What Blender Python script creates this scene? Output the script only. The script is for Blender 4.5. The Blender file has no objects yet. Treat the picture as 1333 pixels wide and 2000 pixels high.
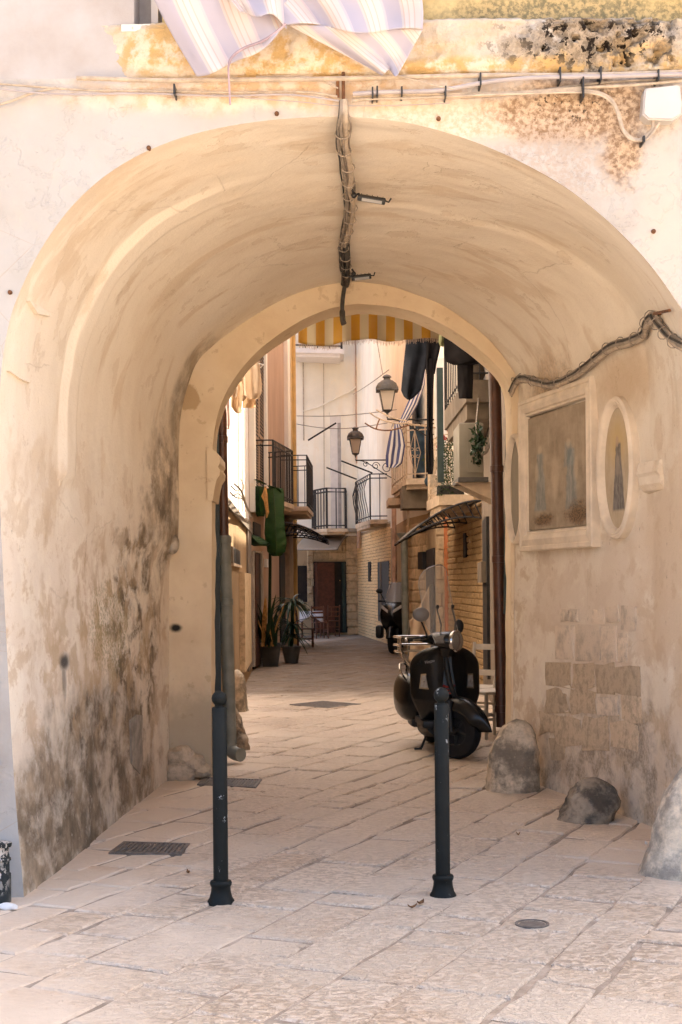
import bpy, bmesh, math, random
from mathutils import Vector, Matrix, noise
random.seed(7)
R = math.radians
sc = bpy.context.scene
COL = sc.collection

# ------------------------------------------------------------------ camera
ROLL = R(0.5)
F, CX, HY, EYE = 2777.0, 666.5, 1140.0, 1.55      # focal length, centre column and horizon row, in photo pixels
cam = bpy.data.cameras.new('camera'); camo = bpy.data.objects.new('camera', cam); COL.objects.link(camo)
camo.location = (0, 0, EYE); camo.rotation_euler = (math.pi/2, ROLL, 0)
cam.sensor_fit = 'HORIZONTAL'; cam.sensor_width = 24.0; cam.lens = F/1333*24
cam.shift_y = (HY-1000)/1333; cam.clip_end = 500
sc.camera = camo

# ------------------------------------------------------------------ light
SUN_EL, SUN_AZ = R(58), math.atan2(0.80, 0.60)     # azimuth from +Y towards +X
w = bpy.data.worlds.new('World'); sc.world = w; w.use_nodes = True
nt = w.node_tree; bg = nt.nodes['Background']
sky = nt.nodes.new('ShaderNodeTexSky'); sky.sky_type = 'NISHITA'; sky.sun_disc = False
sky.sun_elevation = SUN_EL; sky.sun_rotation = SUN_AZ
sky.air_density = 0.75; sky.dust_density = 5.0; sky.ozone_density = 0.55
nt.links.new(sky.outputs[0], bg.inputs[0]); bg.inputs[1].default_value = 0.14
sl = bpy.data.lights.new('sun', 'SUN'); sl.energy = 4.6; sl.angle = R(0.55); sl.color = (1.0, 0.91, 0.77)
so = bpy.data.objects.new('sun', sl); COL.objects.link(so)
sdir = Vector((math.sin(SUN_AZ)*math.cos(SUN_EL), math.cos(SUN_AZ)*math.cos(SUN_EL), math.sin(SUN_EL)))
so.rotation_euler = sdir.to_track_quat('Z', 'Y').to_euler(); so.location = sdir*60
vs = sc.view_settings
vs.view_transform = 'Standard'; vs.look = 'None'; vs.gamma = 1.0; vs.exposure = 2.22
cy = sc.cycles
cy.use_denoising = True
try: cy.denoiser = 'OPENIMAGEDENOISE'
except Exception: pass
cy.max_bounces = 8; cy.diffuse_bounces = 5; cy.glossy_bounces = 3; cy.transmission_bounces = 4; cy.transparent_max_bounces = 8
cy.use_adaptive_sampling = True; cy.adaptive_threshold = 0.025; cy.adaptive_min_samples = 16
cy.sample_clamp_indirect = 6.0; cy.caustics_reflective = False; cy.caustics_refractive = False

# ------------------------------------------------------------------ pixel helpers
cr, sr = math.cos(ROLL), math.sin(ROLL)
def P(px, py, Y):
    u, v = (px-CX)/F, (py-HY)/F
    return Vector(((u*cr-v*sr)*Y, Y, EYE+(-u*sr-v*cr)*Y))
def G(px, py, z=0.0):                              # point on the ground seen at that pixel
    u, v = (px-CX)/F, (py-HY)/F
    Y = (EYE-z)/(u*sr+v*cr)
    return P(px, py, Y)
def Wl(px, py, a, b, off=0.0):                     # point seen at that pixel on the vertical wall through a, b
    u, v = (px-CX)/F, (py-HY)/F
    kx = u*cr-v*sr
    d = Vector((b[0]-a[0], b[1]-a[1])); n = Vector((-d.y, d.x)).normalized()
    if n.dot(Vector((-a[0], -a[1]))) < 0: n = -n
    c = n.dot(Vector((a[0], a[1]))) + off
    Y = c/(n.x*kx+n.y)
    return P(px, py, Y)

# ------------------------------------------------------------------ mesh builder
class MB:
    def __init__(s): s.v = []; s.f = []; s.uv = None
    def add(s, vs, fs):
        o = len(s.v); s.v += [tuple(p) for p in vs]; s.f += [tuple(i+o for i in f) for f in fs]; return s
    def box(s, c, size, rot=None, taper=1.0):
        hx, hy, hz = size[0]/2, size[1]/2, size[2]/2
        pts = []
        for z in (-hz, hz):
            t = taper if z > 0 else 1.0
            for x, y in ((-hx, -hy), (hx, -hy), (hx, hy), (-hx, hy)): pts.append(Vector((x*t, y*t, z)))
        if rot is not None: pts = [rot @ p for p in pts]
        c = Vector(c)
        return s.add([p+c for p in pts], [(3, 2, 1, 0), (4, 5, 6, 7), (0, 1, 5, 4), (1, 2, 6, 5), (2, 3, 7, 6), (3, 0, 4, 7)])
    def rbox(s, c, size, b, rot=None):               # box with bevelled edges
        bm = bmesh.new(); bmesh.ops.create_cube(bm, size=1.0)
        for v in bm.verts: v.co = Vector((v.co.x*size[0], v.co.y*size[1], v.co.z*size[2]))
        bmesh.ops.bevel(bm, geom=bm.edges[:], offset=b, segments=2, affect='EDGES', profile=0.5)
        bm.verts.index_update()
        vs = [(rot @ v.co if rot is not None else v.co)+Vector(c) for v in bm.verts]
        s.add(vs, [[v.index for v in f.verts] for f in bm.faces]); bm.free(); return s
    def tube(s, pts, r, n=8, caps=True, closed=False):
        pts = [Vector(p) for p in pts]; m = len(pts)
        rs = r if isinstance(r, (list, tuple)) else [r]*m
        o = len(s.v); prev = None
        for i, p in enumerate(pts):
            if closed: t = pts[(i+1) % m]-pts[i-1]
            else: t = pts[min(i+1, m-1)]-pts[max(i-1, 0)]
            if t.length < 1e-9: t = Vector((0, 0, 1))
            t.normalize()
            if prev is None:
                a = Vector((0, 0, 1)) if abs(t.z) < 0.9 else Vector((1, 0, 0))
                u = t.cross(a).normalized()
            else:
                u = (prev - t*prev.dot(t))
                u = u.normalized() if u.length > 1e-6 else t.cross(Vector((0.3, 0.5, 0.8))).normalized()
            prev = u; w_ = t.cross(u)
            for k in range(n):
                a = 2*math.pi*k/n
                s.v.append(tuple(p+(u*math.cos(a)+w_*math.sin(a))*rs[i]))
        rng = m if closed else m-1
        for i in range(rng):
            j = (i+1) % m
            for k in range(n):
                k2 = (k+1) % n
                s.f.append((o+i*n+k, o+i*n+k2, o+j*n+k2, o+j*n+k))
        if caps and not closed:
            s.f.append(tuple(o+k for k in range(n-1, -1, -1))); s.f.append(tuple(o+(m-1)*n+k for k in range(n)))
        return s
    def lathe(s, prof, n=20, c=(0, 0, 0), rot=None, a0=0.0, a1=2*math.pi):
        o = len(s.v); full = abs(a1-a0-2*math.pi) < 1e-6; k_n = n if full else n+1
        for r, z in prof:
            for k in range(k_n):
                a = a0+(a1-a0)*k/n
                p = Vector((r*math.cos(a), r*math.sin(a), z))
                if rot is not None: p = rot @ p
                s.v.append(tuple(p+Vector(c)))
        for i in range(len(prof)-1):
            for k in range(n):
                k2 = (k+1) % k_n
                s.f.append((o+i*k_n+k, o+i*k_n+k2, o+(i+1)*k_n+k2, o+(i+1)*k_n+k))
        return s
    def prism(s, poly, vec):
        vec = Vector(vec); n = len(poly); a = [Vector(p) for p in poly]
        return s.add(a+[p+vec for p in a], [tuple(range(n-1, -1, -1)), tuple(range(n, 2*n))]+[(i, (i+1) % n, n+(i+1) % n, n+i) for i in range(n)])
    def grid(s, fn, nu, nv, uvfn=None, wrap=False):
        o = len(s.v)
        first_uv = len(s.f)
        for j in range(nv+1):
            for i in range(nu+1): s.v.append(tuple(fn(i/nu, j/nv)))
        W = nu+1
        for j in range(nv):
            for i in range(nu): s.f.append((o+j*W+i, o+j*W+i+1, o+(j+1)*W+i+1, o+(j+1)*W+i))
        if s.uv is None: s.uv = {}
        for j in range(nv+1):
            for i in range(nu+1): s.uv[o+j*W+i] = uvfn(i/nu, j/nv) if uvfn else (i/nu, j/nv)
        return s
    def sphere(s, c, r, n=12, m=8, sc_=(1, 1, 1), rot=None):
        pr = [(r*math.sin(math.pi*i/m), -r*math.cos(math.pi*i/m)) for i in range(m+1)]
        o = len(s.v); s.lathe(pr, n)
        for i in range(o, len(s.v)):
            p = Vector(s.v[i]); p = Vector((p.x*sc_[0], p.y*sc_[1], p.z*sc_[2]))
            if rot is not None: p = rot @ p
            s.v[i] = tuple(p+Vector(c))
        return s
    def mesh(s, name, mat, smooth=False, ang=None):
        me = bpy.data.meshes.new(name); me.from_pydata(s.v, [], s.f)
        if s.uv:
            lay = me.uv_layers.new(name='UVMap')
            for l in me.loops: lay.data[l.index].uv = s.uv.get(l.vertex_index, (0, 0))
        me.validate(); me.update()
        bm = bmesh.new(); bm.from_mesh(me)
        if not s.uv: bmesh.ops.remove_doubles(bm, verts=bm.verts, dist=1e-5)
        bmesh.ops.recalc_face_normals(bm, faces=bm.faces)
        if smooth:
            lim = R(ang if ang else 40)
            for f in bm.faces: f.smooth = True
            for e in bm.edges:
                if len(e.link_faces) == 2 and e.calc_face_angle(0) > lim: e.smooth = False
        bm.to_mesh(me); bm.free()
        if mat is not None: me.materials.append(mat)
        return me

def tag(o, label=None, cat=None, group=None, kind=None):
    if label: o['label'] = label
    if cat: o['category'] = cat
    if group: o['group'] = group
    if kind: o['kind'] = kind
    return o
def thing(name, label, cat, loc=(0, 0, 0), group=None):
    o = bpy.data.objects.new(name, None); COL.objects.link(o); o.location = loc
    o.empty_display_size = 0.2
    return tag(o, label, cat, group)
def wloc(o):                                         # world translation of an unrotated chain
    return o.matrix_parent_inverse.translation + o.location + (wloc(o.parent) if o.parent else Vector((0, 0, 0)))
def adopt(o, parent):
    o.parent = parent
    o.matrix_parent_inverse = Matrix.Translation(-wloc(parent))
def part(name, mb, mat, parent=None, smooth=False, ang=None, label=None):
    me = mb if isinstance(mb, bpy.types.Mesh) else mb.mesh(name, mat, smooth, ang)
    o = bpy.data.objects.new(name, me); COL.objects.link(o)
    if parent is not None: adopt(o, parent)
    if label: o['label'] = label
    return o
def lpart(name, mb, mat, parent, smooth=False, ang=None):   # part whose vertices are in its thing's own frame
    o = bpy.data.objects.new(name, mb.mesh(name, mat, smooth, ang)); COL.objects.link(o); o.parent = parent
    return o
def solo(name, mb, mat, label, cat, group=None, smooth=False, ang=None):
    return tag(part(name, mb, mat, None, smooth, ang), label, cat, group)
def struct(name, mb, mat, smooth=False, ang=None):
    o = part(name, mb, mat, None, smooth, ang); o['kind'] = 'structure'; return o
def solidify(o, t, off=0.0):
    m = o.modifiers.new('thickness', 'SOLIDIFY'); m.thickness = t; m.offset = off; return o
def copy_tree(o, parent=None):
    c = o.copy(); COL.objects.link(c)
    if parent is not None: c.parent = parent
    for ch in [x for x in bpy.data.objects if x.parent == o]: copy_tree(ch, c)
    return c
def lerp(a, b, t): return a+(b-a)*t
def catmull(pts, per=8):
    pts = [Vector(p) for p in pts]; out = []
    for i in range(len(pts)-1):
        p0, p1, p2, p3 = pts[max(i-1, 0)], pts[i], pts[i+1], pts[min(i+2, len(pts)-1)]
        for k in range(per):
            t = k/per
            out.append(0.5*((2*p1)+(p2-p0)*t+(2*p0-5*p1+4*p2-p3)*t*t+(3*p1-p0-3*p2+p3)*t**3))
    out.append(pts[-1]); return out
def resample(pts, n):
    L = [0.0]
    for i in range(1, len(pts)): L.append(L[-1]+(pts[i]-pts[i-1]).length)
    out = []; j = 0
    for k in range(n+1):
        d = L[-1]*k/n
        while j < len(L)-2 and L[j+1] < d: j += 1
        t = (d-L[j])/max(L[j+1]-L[j], 1e-9)
        out.append(pts[j].lerp(pts[j+1], min(max(t, 0), 1)))
    return out
def nz(p, s, seed=0.0): return noise.noise(Vector((p[0]*s+seed, p[1]*s+seed*1.7, p[2]*s-seed)))
def fr(p, s, oct=4, seed=0.0): return noise.fractal(Vector((p[0]*s+seed, p[1]*s+seed*1.7, p[2]*s-seed)), 1.0, 2.0, oct)
def sm(a, b, x):
    t = min(max((x-a)/(b-a), 0), 1); return t*t*(3-2*t)

# ------------------------------------------------------------------ materials
class NT:
    def __init__(s, name):
        s.m = bpy.data.materials.new(name); s.m.use_nodes = True
        s.t = s.m.node_tree; s.b = s.t.nodes['Principled BSDF']
        s.obj = None
    def n(s, ty, **kw):
        nd = s.t.nodes.new(ty)
        for k, v in kw.items(): setattr(nd, k, v)
        return nd
    def L(s, a, b): s.t.links.new(a, b)
    def put(s, sock, v):
        if isinstance(v, bpy.types.NodeSocket): s.L(v, sock)
        elif isinstance(v, (tuple, list)) and len(v) == 3 and sock.type == 'RGBA': sock.default_value = (*v, 1)
        else: sock.default_value = v
    def co(s):
        if s.obj is None: s.obj = s.n('ShaderNodeTexCoord').outputs['Object']
        return s.obj
    def uv(s): return s.n('ShaderNodeTexCoord').outputs['UV']
    def rnd(s): return s.n('ShaderNodeObjectInfo').outputs['Random']
    def map(s, vec=None, scale=(1, 1, 1), rot=(0, 0, 0), loc=(0, 0, 0)):
        nd = s.n('ShaderNodeMapping'); s.L(vec or s.co(), nd.inputs[0])
        nd.inputs['Scale'].default_value = scale; nd.inputs['Rotation'].default_value = rot; nd.inputs['Location'].default_value = loc
        return nd.outputs[0]
    def noise(s, scale=5, detail=4, rough=0.55, vec=None, dist=0.0, col=False):
        nd = s.n('ShaderNodeTexNoise'); s.L(vec or s.co(), nd.inputs['Vector'])
        nd.inputs['Scale'].default_value = scale; nd.inputs['Detail'].default_value = detail
        nd.inputs['Roughness'].default_value = rough; nd.inputs['Distortion'].default_value = dist
        return nd.outputs['Color' if col else 'Fac']
    def voro(s, scale=5, vec=None, feat='F1', out='Distance'):
        nd = s.n('ShaderNodeTexVoronoi', feature=feat); s.L(vec or s.co(), nd.inputs['Vector'])
        nd.inputs['Scale'].default_value = scale; return nd.outputs[out]
    def math(s, op, a, b=0.0, clamp=False):
        nd = s.n('ShaderNodeMath', operation=op, use_clamp=clamp); s.put(nd.inputs[0], a); s.put(nd.inputs[1], b); return nd.outputs[0]
    def step(s, x, a, b, lo=0.0, hi=1.0):
        nd = s.n('ShaderNodeMapRange', interpolation_type='SMOOTHSTEP'); s.put(nd.inputs[0], x)
        for i, v in enumerate((a, b, lo, hi)): s.put(nd.inputs[i+1], v)
        return nd.outputs[0]
    def mix(s, f, a, b, mode='MIX'):
        nd = s.n('ShaderNodeMix', data_type='RGBA', blend_type=mode); s.put(nd.inputs[0], f); s.put(nd.inputs[6], a); s.put(nd.inputs[7], b)
        return nd.outputs[2]
    def ramp(s, x, stops, interp='LINEAR'):
        nd = s.n('ShaderNodeValToRGB'); s.put(nd.inputs[0], x); e = nd.color_ramp; e.interpolation = interp
        while len(e.elements) < len(stops): e.elements.new(0.5)
        for el, (p, c) in zip(e.elements, stops): el.position = p; el.color = (*c, 1)
        return nd.outputs[0]
    def xyz(s, vec=None):
        nd = s.n('ShaderNodeSeparateXYZ'); s.L(vec or s.co(), nd.inputs[0]); return nd.outputs
    def blob(s, c, r, edge=0.35, amt=0.5, nscale=6.0, vec=None):  # soft-edged, ragged patch: 1 inside
        v = s.n('ShaderNodeVectorMath', operation='SUBTRACT'); s.L(vec or s.co(), v.inputs[0]); v.inputs[1].default_value = c
        d = s.n('ShaderNodeVectorMath', operation='DIVIDE'); s.L(v.outputs[0], d.inputs[0]); d.inputs[1].default_value = r
        l = s.n('ShaderNodeVectorMath', operation='LENGTH'); s.L(d.outputs[0], l.inputs[0])
        nn = s.noise(nscale, 5, 0.65, vec)
        dd = s.math('ADD', l.outputs['Value'], s.math('MULTIPLY', s.math('SUBTRACT', nn, 0.5), amt*2))
        return s.step(dd, 1.0-edge, 1.0+edge, 1.0, 0.0)
    def bump(s, h, strength=0.3, dist=0.02, prev=None):
        nd = s.n('ShaderNodeBump'); s.put(nd.inputs['Height'], h); nd.inputs['Strength'].default_value = strength; nd.inputs['Distance'].default_value = dist
        if prev is not None: s.L(prev, nd.inputs['Normal'])
        return nd.outputs[0]
    def done(s, col=None, rough=None, bump=None, metal=None, spec=None):
        if col is not None: s.put(s.b.inputs['Base Color'], col)
        if rough is not None: s.put(s.b.inputs['Roughness'], rough)
        if metal is not None: s.put(s.b.inputs['Metallic'], metal)
        if spec is not None: s.put(s.b.inputs['Specular IOR Level'], spec)
        if bump is not None: s.L(bump, s.b.inputs['Normal'])
        return s.m
def sc3(c, k): return tuple(min(x*k, 1) for x in c)
def simple(name, c, rough=0.7, var=0.2, scale=6, bump=0.15, bscale=40, metal=0.0, spec=0.4, rnd=0.0, bdist=0.004):
    m = NT(name)
    f = m.noise(scale, 5, 0.6)
    col = m.mix(m.step(f, 0.3, 0.7), sc3(c, 1-var), sc3(c, 1+var))
    if rnd: col = m.mix(m.math('MULTIPLY', m.rnd(), rnd), col, sc3(c, 0.55))
    rg = m.math('ADD', rough-0.08, m.math('MULTIPLY', m.noise(scale*3, 3), 0.16))
    bp = m.bump(m.noise(bscale, 4, 0.6), bump, bdist) if bump else None
    return m.done(col, rg, bp, metal, spec)
# ------------------------------------------------------------------ surface materials
def mat_facade():
    m = NT('whitewashed_facade')
    n1 = m.noise(1.4, 6, 0.6); n2 = m.noise(9, 6, 0.65)
    col = m.ramp(n1, [(0.25, (0.37, 0.32, 0.27)), (0.42, (0.445, 0.415, 0.375)), (0.6, (0.47, 0.45, 0.42))])
    col = m.mix(m.step(n2, 0.52, 0.75, 0, 0.35), col, (0.60, 0.48, 0.37))
    fine = m.noise(38, 5, 0.7)
    tan = m.math('MULTIPLY', m.blob((0.62, 7.1, 3.86), (0.75, 2, 0.10), 0.5, 0.6, 5), 0.75)
    col = m.mix(tan, col, m.mix(m.step(fine, 0.35, 0.65), (0.62, 0.42, 0.25), (0.76, 0.62, 0.47)))
    band = m.math('MULTIPLY', m.blob((-0.2, 7.1, 4.02), (1.15, 2, 0.10), 0.5, 0.6, 7), 0.8)
    col = m.mix(band, col, m.mix(m.step(n2, 0.4, 0.6), (0.66, 0.44, 0.24), (0.78, 0.66, 0.52)))
    br = m.blob((1.22, 7.1, 3.90), (0.45, 2, 0.16), 0.45, 0.9, 6)
    br = m.math('MAXIMUM', br, m.blob((1.42, 7.1, 3.74), (0.10, 2, 0.20), 0.4, 0.8, 9))
    col = m.mix(m.math('MULTIPLY', br, 0.92), col, m.mix(m.step(fine, 0.38, 0.62), (0.23, 0.135, 0.07), (0.58, 0.42, 0.27)))
    gr = m.math('MULTIPLY', m.blob((1.05, 7.1, 3.62), (0.30, 2, 0.20), 0.6, 0.8, 7), m.step(fine, 0.38, 0.6))
    col = m.mix(m.math('MULTIPLY', gr, 0.75), col, (0.40, 0.32, 0.26))
    sp = m.math('MULTIPLY', m.blob((1.20, 7.1, 3.93), (0.26, 2, 0.08), 0.5, 0.7, 9), m.step(m.noise(55, 4, 0.7), 0.56, 0.63))
    col = m.mix(sp, col, (0.05, 0.035, 0.025))
    halo = m.math('MULTIPLY', m.blob((1.62, 7.1, 3.2), (0.12, 2, 0.5), 0.6, 0.8, 8), 0.4)
    col = m.mix(halo, col, (0.62, 0.50, 0.40))
    crack = m.step(m.voro(1.7, m.map(None, (1, 1, 1.6)), 'DISTANCE_TO_EDGE'), 0.0, 0.006, 1, 0)
    crack = m.math('MULTIPLY', crack, m.step(m.noise(2.0, 3), 0.5, 0.6))
    col = m.mix(m.math('MULTIPLY', crack, 0.45), col, (0.42, 0.30, 0.2))
    flake = m.step(m.noise(3.0, 7, 0.7), 0.50, 0.53)
    h = m.math('ADD', m.math('MULTIPLY', n2, 0.5), m.math('ADD', m.math('MULTIPLY', flake, 0.25), m.math('MULTIPLY', fine, m.math('ADD', 0.12, m.math('MULTIPLY', br, 0.9)))))
    return m.done(col, 0.9, m.bump(h, 0.55, 0.02), spec=0.2)

def mat_vault():
    m = NT('limewashed_vault_plaster')
    X, Y, Z = m.xyz()
    n1 = m.noise(0.9, 6, 0.6); n2 = m.noise(4.5, 7, 0.62); fine = m.noise(45, 4, 0.65)
    st = m.noise(2.6, 8, 0.66, m.map(None, (1.2, 0.6, 0.75)), 0.25)          # runs of water down the wall
    st2 = m.noise(4.6, 8, 0.68, m.map(None, (1.2, 0.62, 0.85)), 0.25)
    sw = m.noise(2.6, 5, 0.6, m.map(None, (0.30, 1.6, 0.30)))            # trowel sweeps across the ceiling
    col = m.ramp(n1, [(0.28, (0.76, 0.64, 0.485)), (0.5, (0.82, 0.725, 0.585)), (0.72, (0.85, 0.77, 0.645))])
    col = m.mix(m.step(sw, 0.42, 0.62, 0, 0.35), col, (0.87, 0.78, 0.64))
    patch = m.step(m.noise(1.7, 8, 0.6, m.map(None, (0.6, 1.5, 0.8), (0, 0, 0.3)), 0.4), 0.55, 0.63, 0, 0.36)
    col = m.mix(patch, col, (0.58, 0.42, 0.255))
    # pale skim on the lower half of both walls
    low = m.step(Z, 2.6, 1.5)
    pale = m.math('MULTIPLY', low, m.step(st, 0.44, 0.52))
    col = m.mix(m.math('MULTIPLY', pale, 0.7), col, m.mix(n2, (0.70, 0.58, 0.45), (0.80, 0.70, 0.58)))
    tanm = m.math('MULTIPLY', low, m.step(st2, 0.5, 0.58))
    col = m.mix(m.math('MULTIPLY', tanm, 0.55), col, (0.53, 0.375, 0.225))
    # damp on the left wall
    def area(c, r, a, ns=3.5): return m.blob(c, r, 0.30, a, ns, None)
    d = area((-1.5, 8.95, 0.30), (1.0, 1.75, 0.66), 0.7, 2.2)
    d = m.math('MAXIMUM', d, m.math('MULTIPLY', area((-1.4, 10.1, 1.15), (1, 0.75, 0.85), 0.7), m.step(st2, 0.40, 0.60)))
    d = m.math('MAXIMUM', d, m.math('MULTIPLY', area((-1.35, 10.9, 2.2), (1, 0.62, 0.62), 0.6), m.step(st, 0.40, 0.56, 0, 0.9)))
    d = m.math('MAXIMUM', d, m.math('MULTIPLY', area((-1.35, 11.3, 3.0), (1, 0.35, 0.55), 0.5), 0.7))
    leftonly = m.step(X, -0.7, -0.95)
    d = m.math('MULTIPLY', m.math('MULTIPLY', d, leftonly), m.step(st2, 0.34, 0.60, 0.35, 1.0))
    dcol = m.mix(m.step(n2, 0.34, 0.70), (0.095, 0.072, 0.048), (0.31, 0.235, 0.155))
    col = m.mix(m.math('MULTIPLY', d, 0.93), col, dcol)
    mid = m.math('MULTIPLY', m.math('MULTIPLY', area((-1.5, 9.3, 1.25), (1, 1.5, 0.55), 0.8), leftonly), m.step(n2, 0.48, 0.58))
    col = m.mix(m.math('MULTIPLY', mid, 0.6), col, (0.47, 0.335, 0.19))
    green = m.math('MULTIPLY', m.math('MULTIPLY', area((-1.5, 9.3, 1.25), (1, 0.5, 0.3), 0.8, 7), leftonly), m.step(fine, 0.45, 0.6, 0, 0.6))
    col = m.mix(green, col, (0.22, 0.20, 0.07))
    # foot of the right wall
    rightonly = m.step(X, 0.9, 1.2)
    e = m.math('MULTIPLY', area((1.8, 9.7, 0.25), (1.2, 1.35, 0.55), 0.75), rightonly)
    e = m.math('MULTIPLY', e, m.step(n2, 0.40, 0.62, 0.2, 1))
    col = m.mix(m.math('MULTIPLY', e, 0.8), col, m.mix(m.step(fine, 0.35, 0.65), (0.20, 0.155, 0.11), (0.46, 0.36, 0.26)))
    wr = m.math('MULTIPLY', m.math('MULTIPLY', area((1.7, 10.05, 1.3), (1.2, 0.95, 0.65), 0.5), rightonly), m.step(st, 0.38, 0.5, 0.3, 0.8))
    col = m.mix(wr, col, (0.72, 0.60, 0.47))
    tr = m.math('MULTIPLY', m.math('MULTIPLY', area((2.1, 8.3, 1.5), (1.2, 0.85, 0.9), 0.5), rightonly), m.step(st, 0.40, 0.5, 0.2, 0.6))
    col = m.mix(tr, col, (0.66, 0.50, 0.335))
    # brown bloom over the right cable, spray marks on the left
    b1 = m.blob((1.42, 10.6, 2.95), (0.5, 0.5, 0.25), 0.7, 0.8, 5)
    col = m.mix(m.math('MULTIPLY', b1, 0.7), col, m.mix(m.step(fine, 0.4, 0.6), (0.20, 0.10, 0.04), (0.46, 0.29, 0.14)))
    b2 = m.math('MULTIPLY', m.blob((1.75, 9.2, 2.85), (0.5, 0.5, 0.22), 0.6, 0.9, 4), 0.55)
    col = m.mix(b2, col, (0.44, 0.28, 0.13))
    q = Wl(127, 1300, (-1.66, 7.11), (-1.34, 11.4))
    sp = m.blob((q.x, q.y, q.z+0.02), (0.3, 0.09, 0.045), 0.6, 0.3, 14)
    sp = m.math('MAXIMUM', sp, m.math('MULTIPLY', m.blob((q.x, q.y-0.02, q.z-0.08), (0.3, 0.045, 0.10), 0.5, 0.4, 14), 0.6))
    col = m.mix(m.math('MULTIPLY', sp, 0.9), col, (0.03, 0.03, 0.03))
    wv = m.n('ShaderNodeMix', data_type='VECTOR'); wv.inputs[0].default_value = 0.12; m.L(m.co(), wv.inputs[4]); m.L(m.noise(3.5, 4, 0.6, None, 0.0, True), wv.inputs[5])
    ck = m.step(m.voro(1.15, wv.outputs[1], 'DISTANCE_TO_EDGE'), 0.0, 0.006, 1, 0)
    ck = m.math('MULTIPLY', ck, m.step(m.noise(1.3, 3), 0.50, 0.58))
    col = m.mix(m.math('MULTIPLY', ck, 0.18), col, (0.28, 0.19, 0.11))
    fl = m.step(m.noise(2.4, 8, 0.62, m.map(None, (1, 1.2, 1), (0, 0, 0), (5, 2, 1))), 0.595, 0.605)
    col = m.mix(m.math('MULTIPLY', fl, 0.25), col, (0.58, 0.44, 0.29))
    grain = m.noise(110, 3, 0.75)
    col = m.mix(m.step(grain, 0.56, 0.74, 0, 0.30), col, (0.30, 0.205, 0.125))
    col = m.mix(m.step(grain, 0.40, 0.26, 0, 0.30), col, (0.86, 0.76, 0.62))
    chips = m.math('MULTIPLY', m.step(m.noise(20, 5, 0.7, m.map(None, (1, 1, 0.5))), 0.64, 0.69), m.math('MULTIPLY', low, 0.55))
    col = m.mix(chips, col, (0.74, 0.64, 0.52))
    dk = m.math('MULTIPLY', m.step(m.noise(24, 4, 0.75, m.map(None, (1, 1, 0.35))), 0.66, 0.71), m.step(Z, 3.0, 2.0, 0.1, 0.6))
    col = m.mix(dk, col, (0.20, 0.13, 0.07))
    h = m.math('ADD', m.math('MULTIPLY', n2, 0.8), m.math('ADD', m.math('MULTIPLY', fine, 0.22), m.math('ADD', m.math('MULTIPLY', m.math('ADD', m.math('MULTIPLY', fl, 0.8), m.math('MULTIPLY', ck, 0.5)), -0.4), m.math('ADD', m.math('MULTIPLY', d, -0.3), m.math('MULTIPLY', chips, 0.4)))))
    return m.done(col, 0.92, m.bump(h, 0.5, 0.02), spec=0.15)

def mat_rear():
    m = NT('cream_rear_arch_plaster')
    n1 = m.noise(2.2, 6, 0.6); n2 = m.noise(9, 6, 0.65); fine = m.noise(50, 4)
    col = m.ramp(n1, [(0.3, (0.68, 0.52, 0.34)), (0.55, (0.77, 0.62, 0.425)), (0.75, (0.80, 0.66, 0.485))])
    col = m.mix(m.step(n2, 0.61, 0.66, 0, 0.4), col, (0.48, 0.33, 0.18))
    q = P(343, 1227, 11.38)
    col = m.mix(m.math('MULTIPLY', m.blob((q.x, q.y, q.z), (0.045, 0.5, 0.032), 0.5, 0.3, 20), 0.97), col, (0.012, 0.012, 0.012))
    low = m.math('MULTIPLY', m.blob((-1.2, 11.4, 0.2), (0.3, 1, 0.5), 0.4, 0.7, 4), 0.6)
    col = m.mix(low, col, (0.36, 0.29, 0.2))
    g = P(370, 1100, 11.38)
    col = m.mix(m.math('MULTIPLY', m.blob((g.x, g.y, 3.05), (0.09, 1, 0.10), 0.12, 0.5, 9), 0.7), col, (0.40, 0.26, 0.13))
    return m.done(col, 0.9, m.bump(m.math('ADD', n2, m.math('MULTIPLY', fine, 0.3)), 0.35, 0.012), spec=0.15)

def mat_ledge():
    m = NT('crumbling_painted_ledge')
    n1 = m.noise(3.0, 6, 0.6); fine = m.noise(34, 6, 0.7); mid = m.noise(10, 6, 0.65)
    col = m.ramp(n1, [(0.3, (0.50, 0.40, 0.28)), (0.5, (0.58, 0.50, 0.40)), (0.7, (0.62, 0.57, 0.50))])
    och = m.math('MAXIMUM', m.blob((-0.35, 7, 4.22), (0.85, 3, 0.16), 0.35, 0.7, 4), m.blob((0.6, 7, 4.10), (1.6, 3, 0.055), 0.5, 0.6, 6))
    och = m.math('MAXIMUM', och, m.math('MULTIPLY', m.blob((1.55, 7, 4.17), (0.5, 3, 0.07), 0.5, 0.6, 6), 0.9))
    ocol = m.mix(m.step(mid, 0.42, 0.58), (0.58, 0.385, 0.165), (0.72, 0.61, 0.46))
    ocol = m.mix(m.step(fine, 0.5, 0.7, 0, 0.5), ocol, (0.62, 0.43, 0.20))
    col = m.mix(och, col, ocol)
    pit = m.blob((1.30, 7, 4.23), (0.48, 3, 0.13), 0.5, 0.8, 5)
    grim = m.math('MULTIPLY', pit, m.step(mid, 0.38, 0.52))
    col = m.mix(m.math('MULTIPLY', grim, 0.85), col, m.mix(m.step(fine, 0.4, 0.6), (0.12, 0.085, 0.05), (0.40, 0.31, 0.21)))
    blk = m.math('MULTIPLY', pit, m.step(m.noise(17, 5, 0.7), 0.52, 0.57))
    col = m.mix(blk, col, (0.02, 0.014, 0.01))
    return m.done(col, 0.92, m.bump(m.math('ADD', mid, m.math('MULTIPLY', fine, 0.6)), 0.8, 0.03), spec=0.12)

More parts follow.
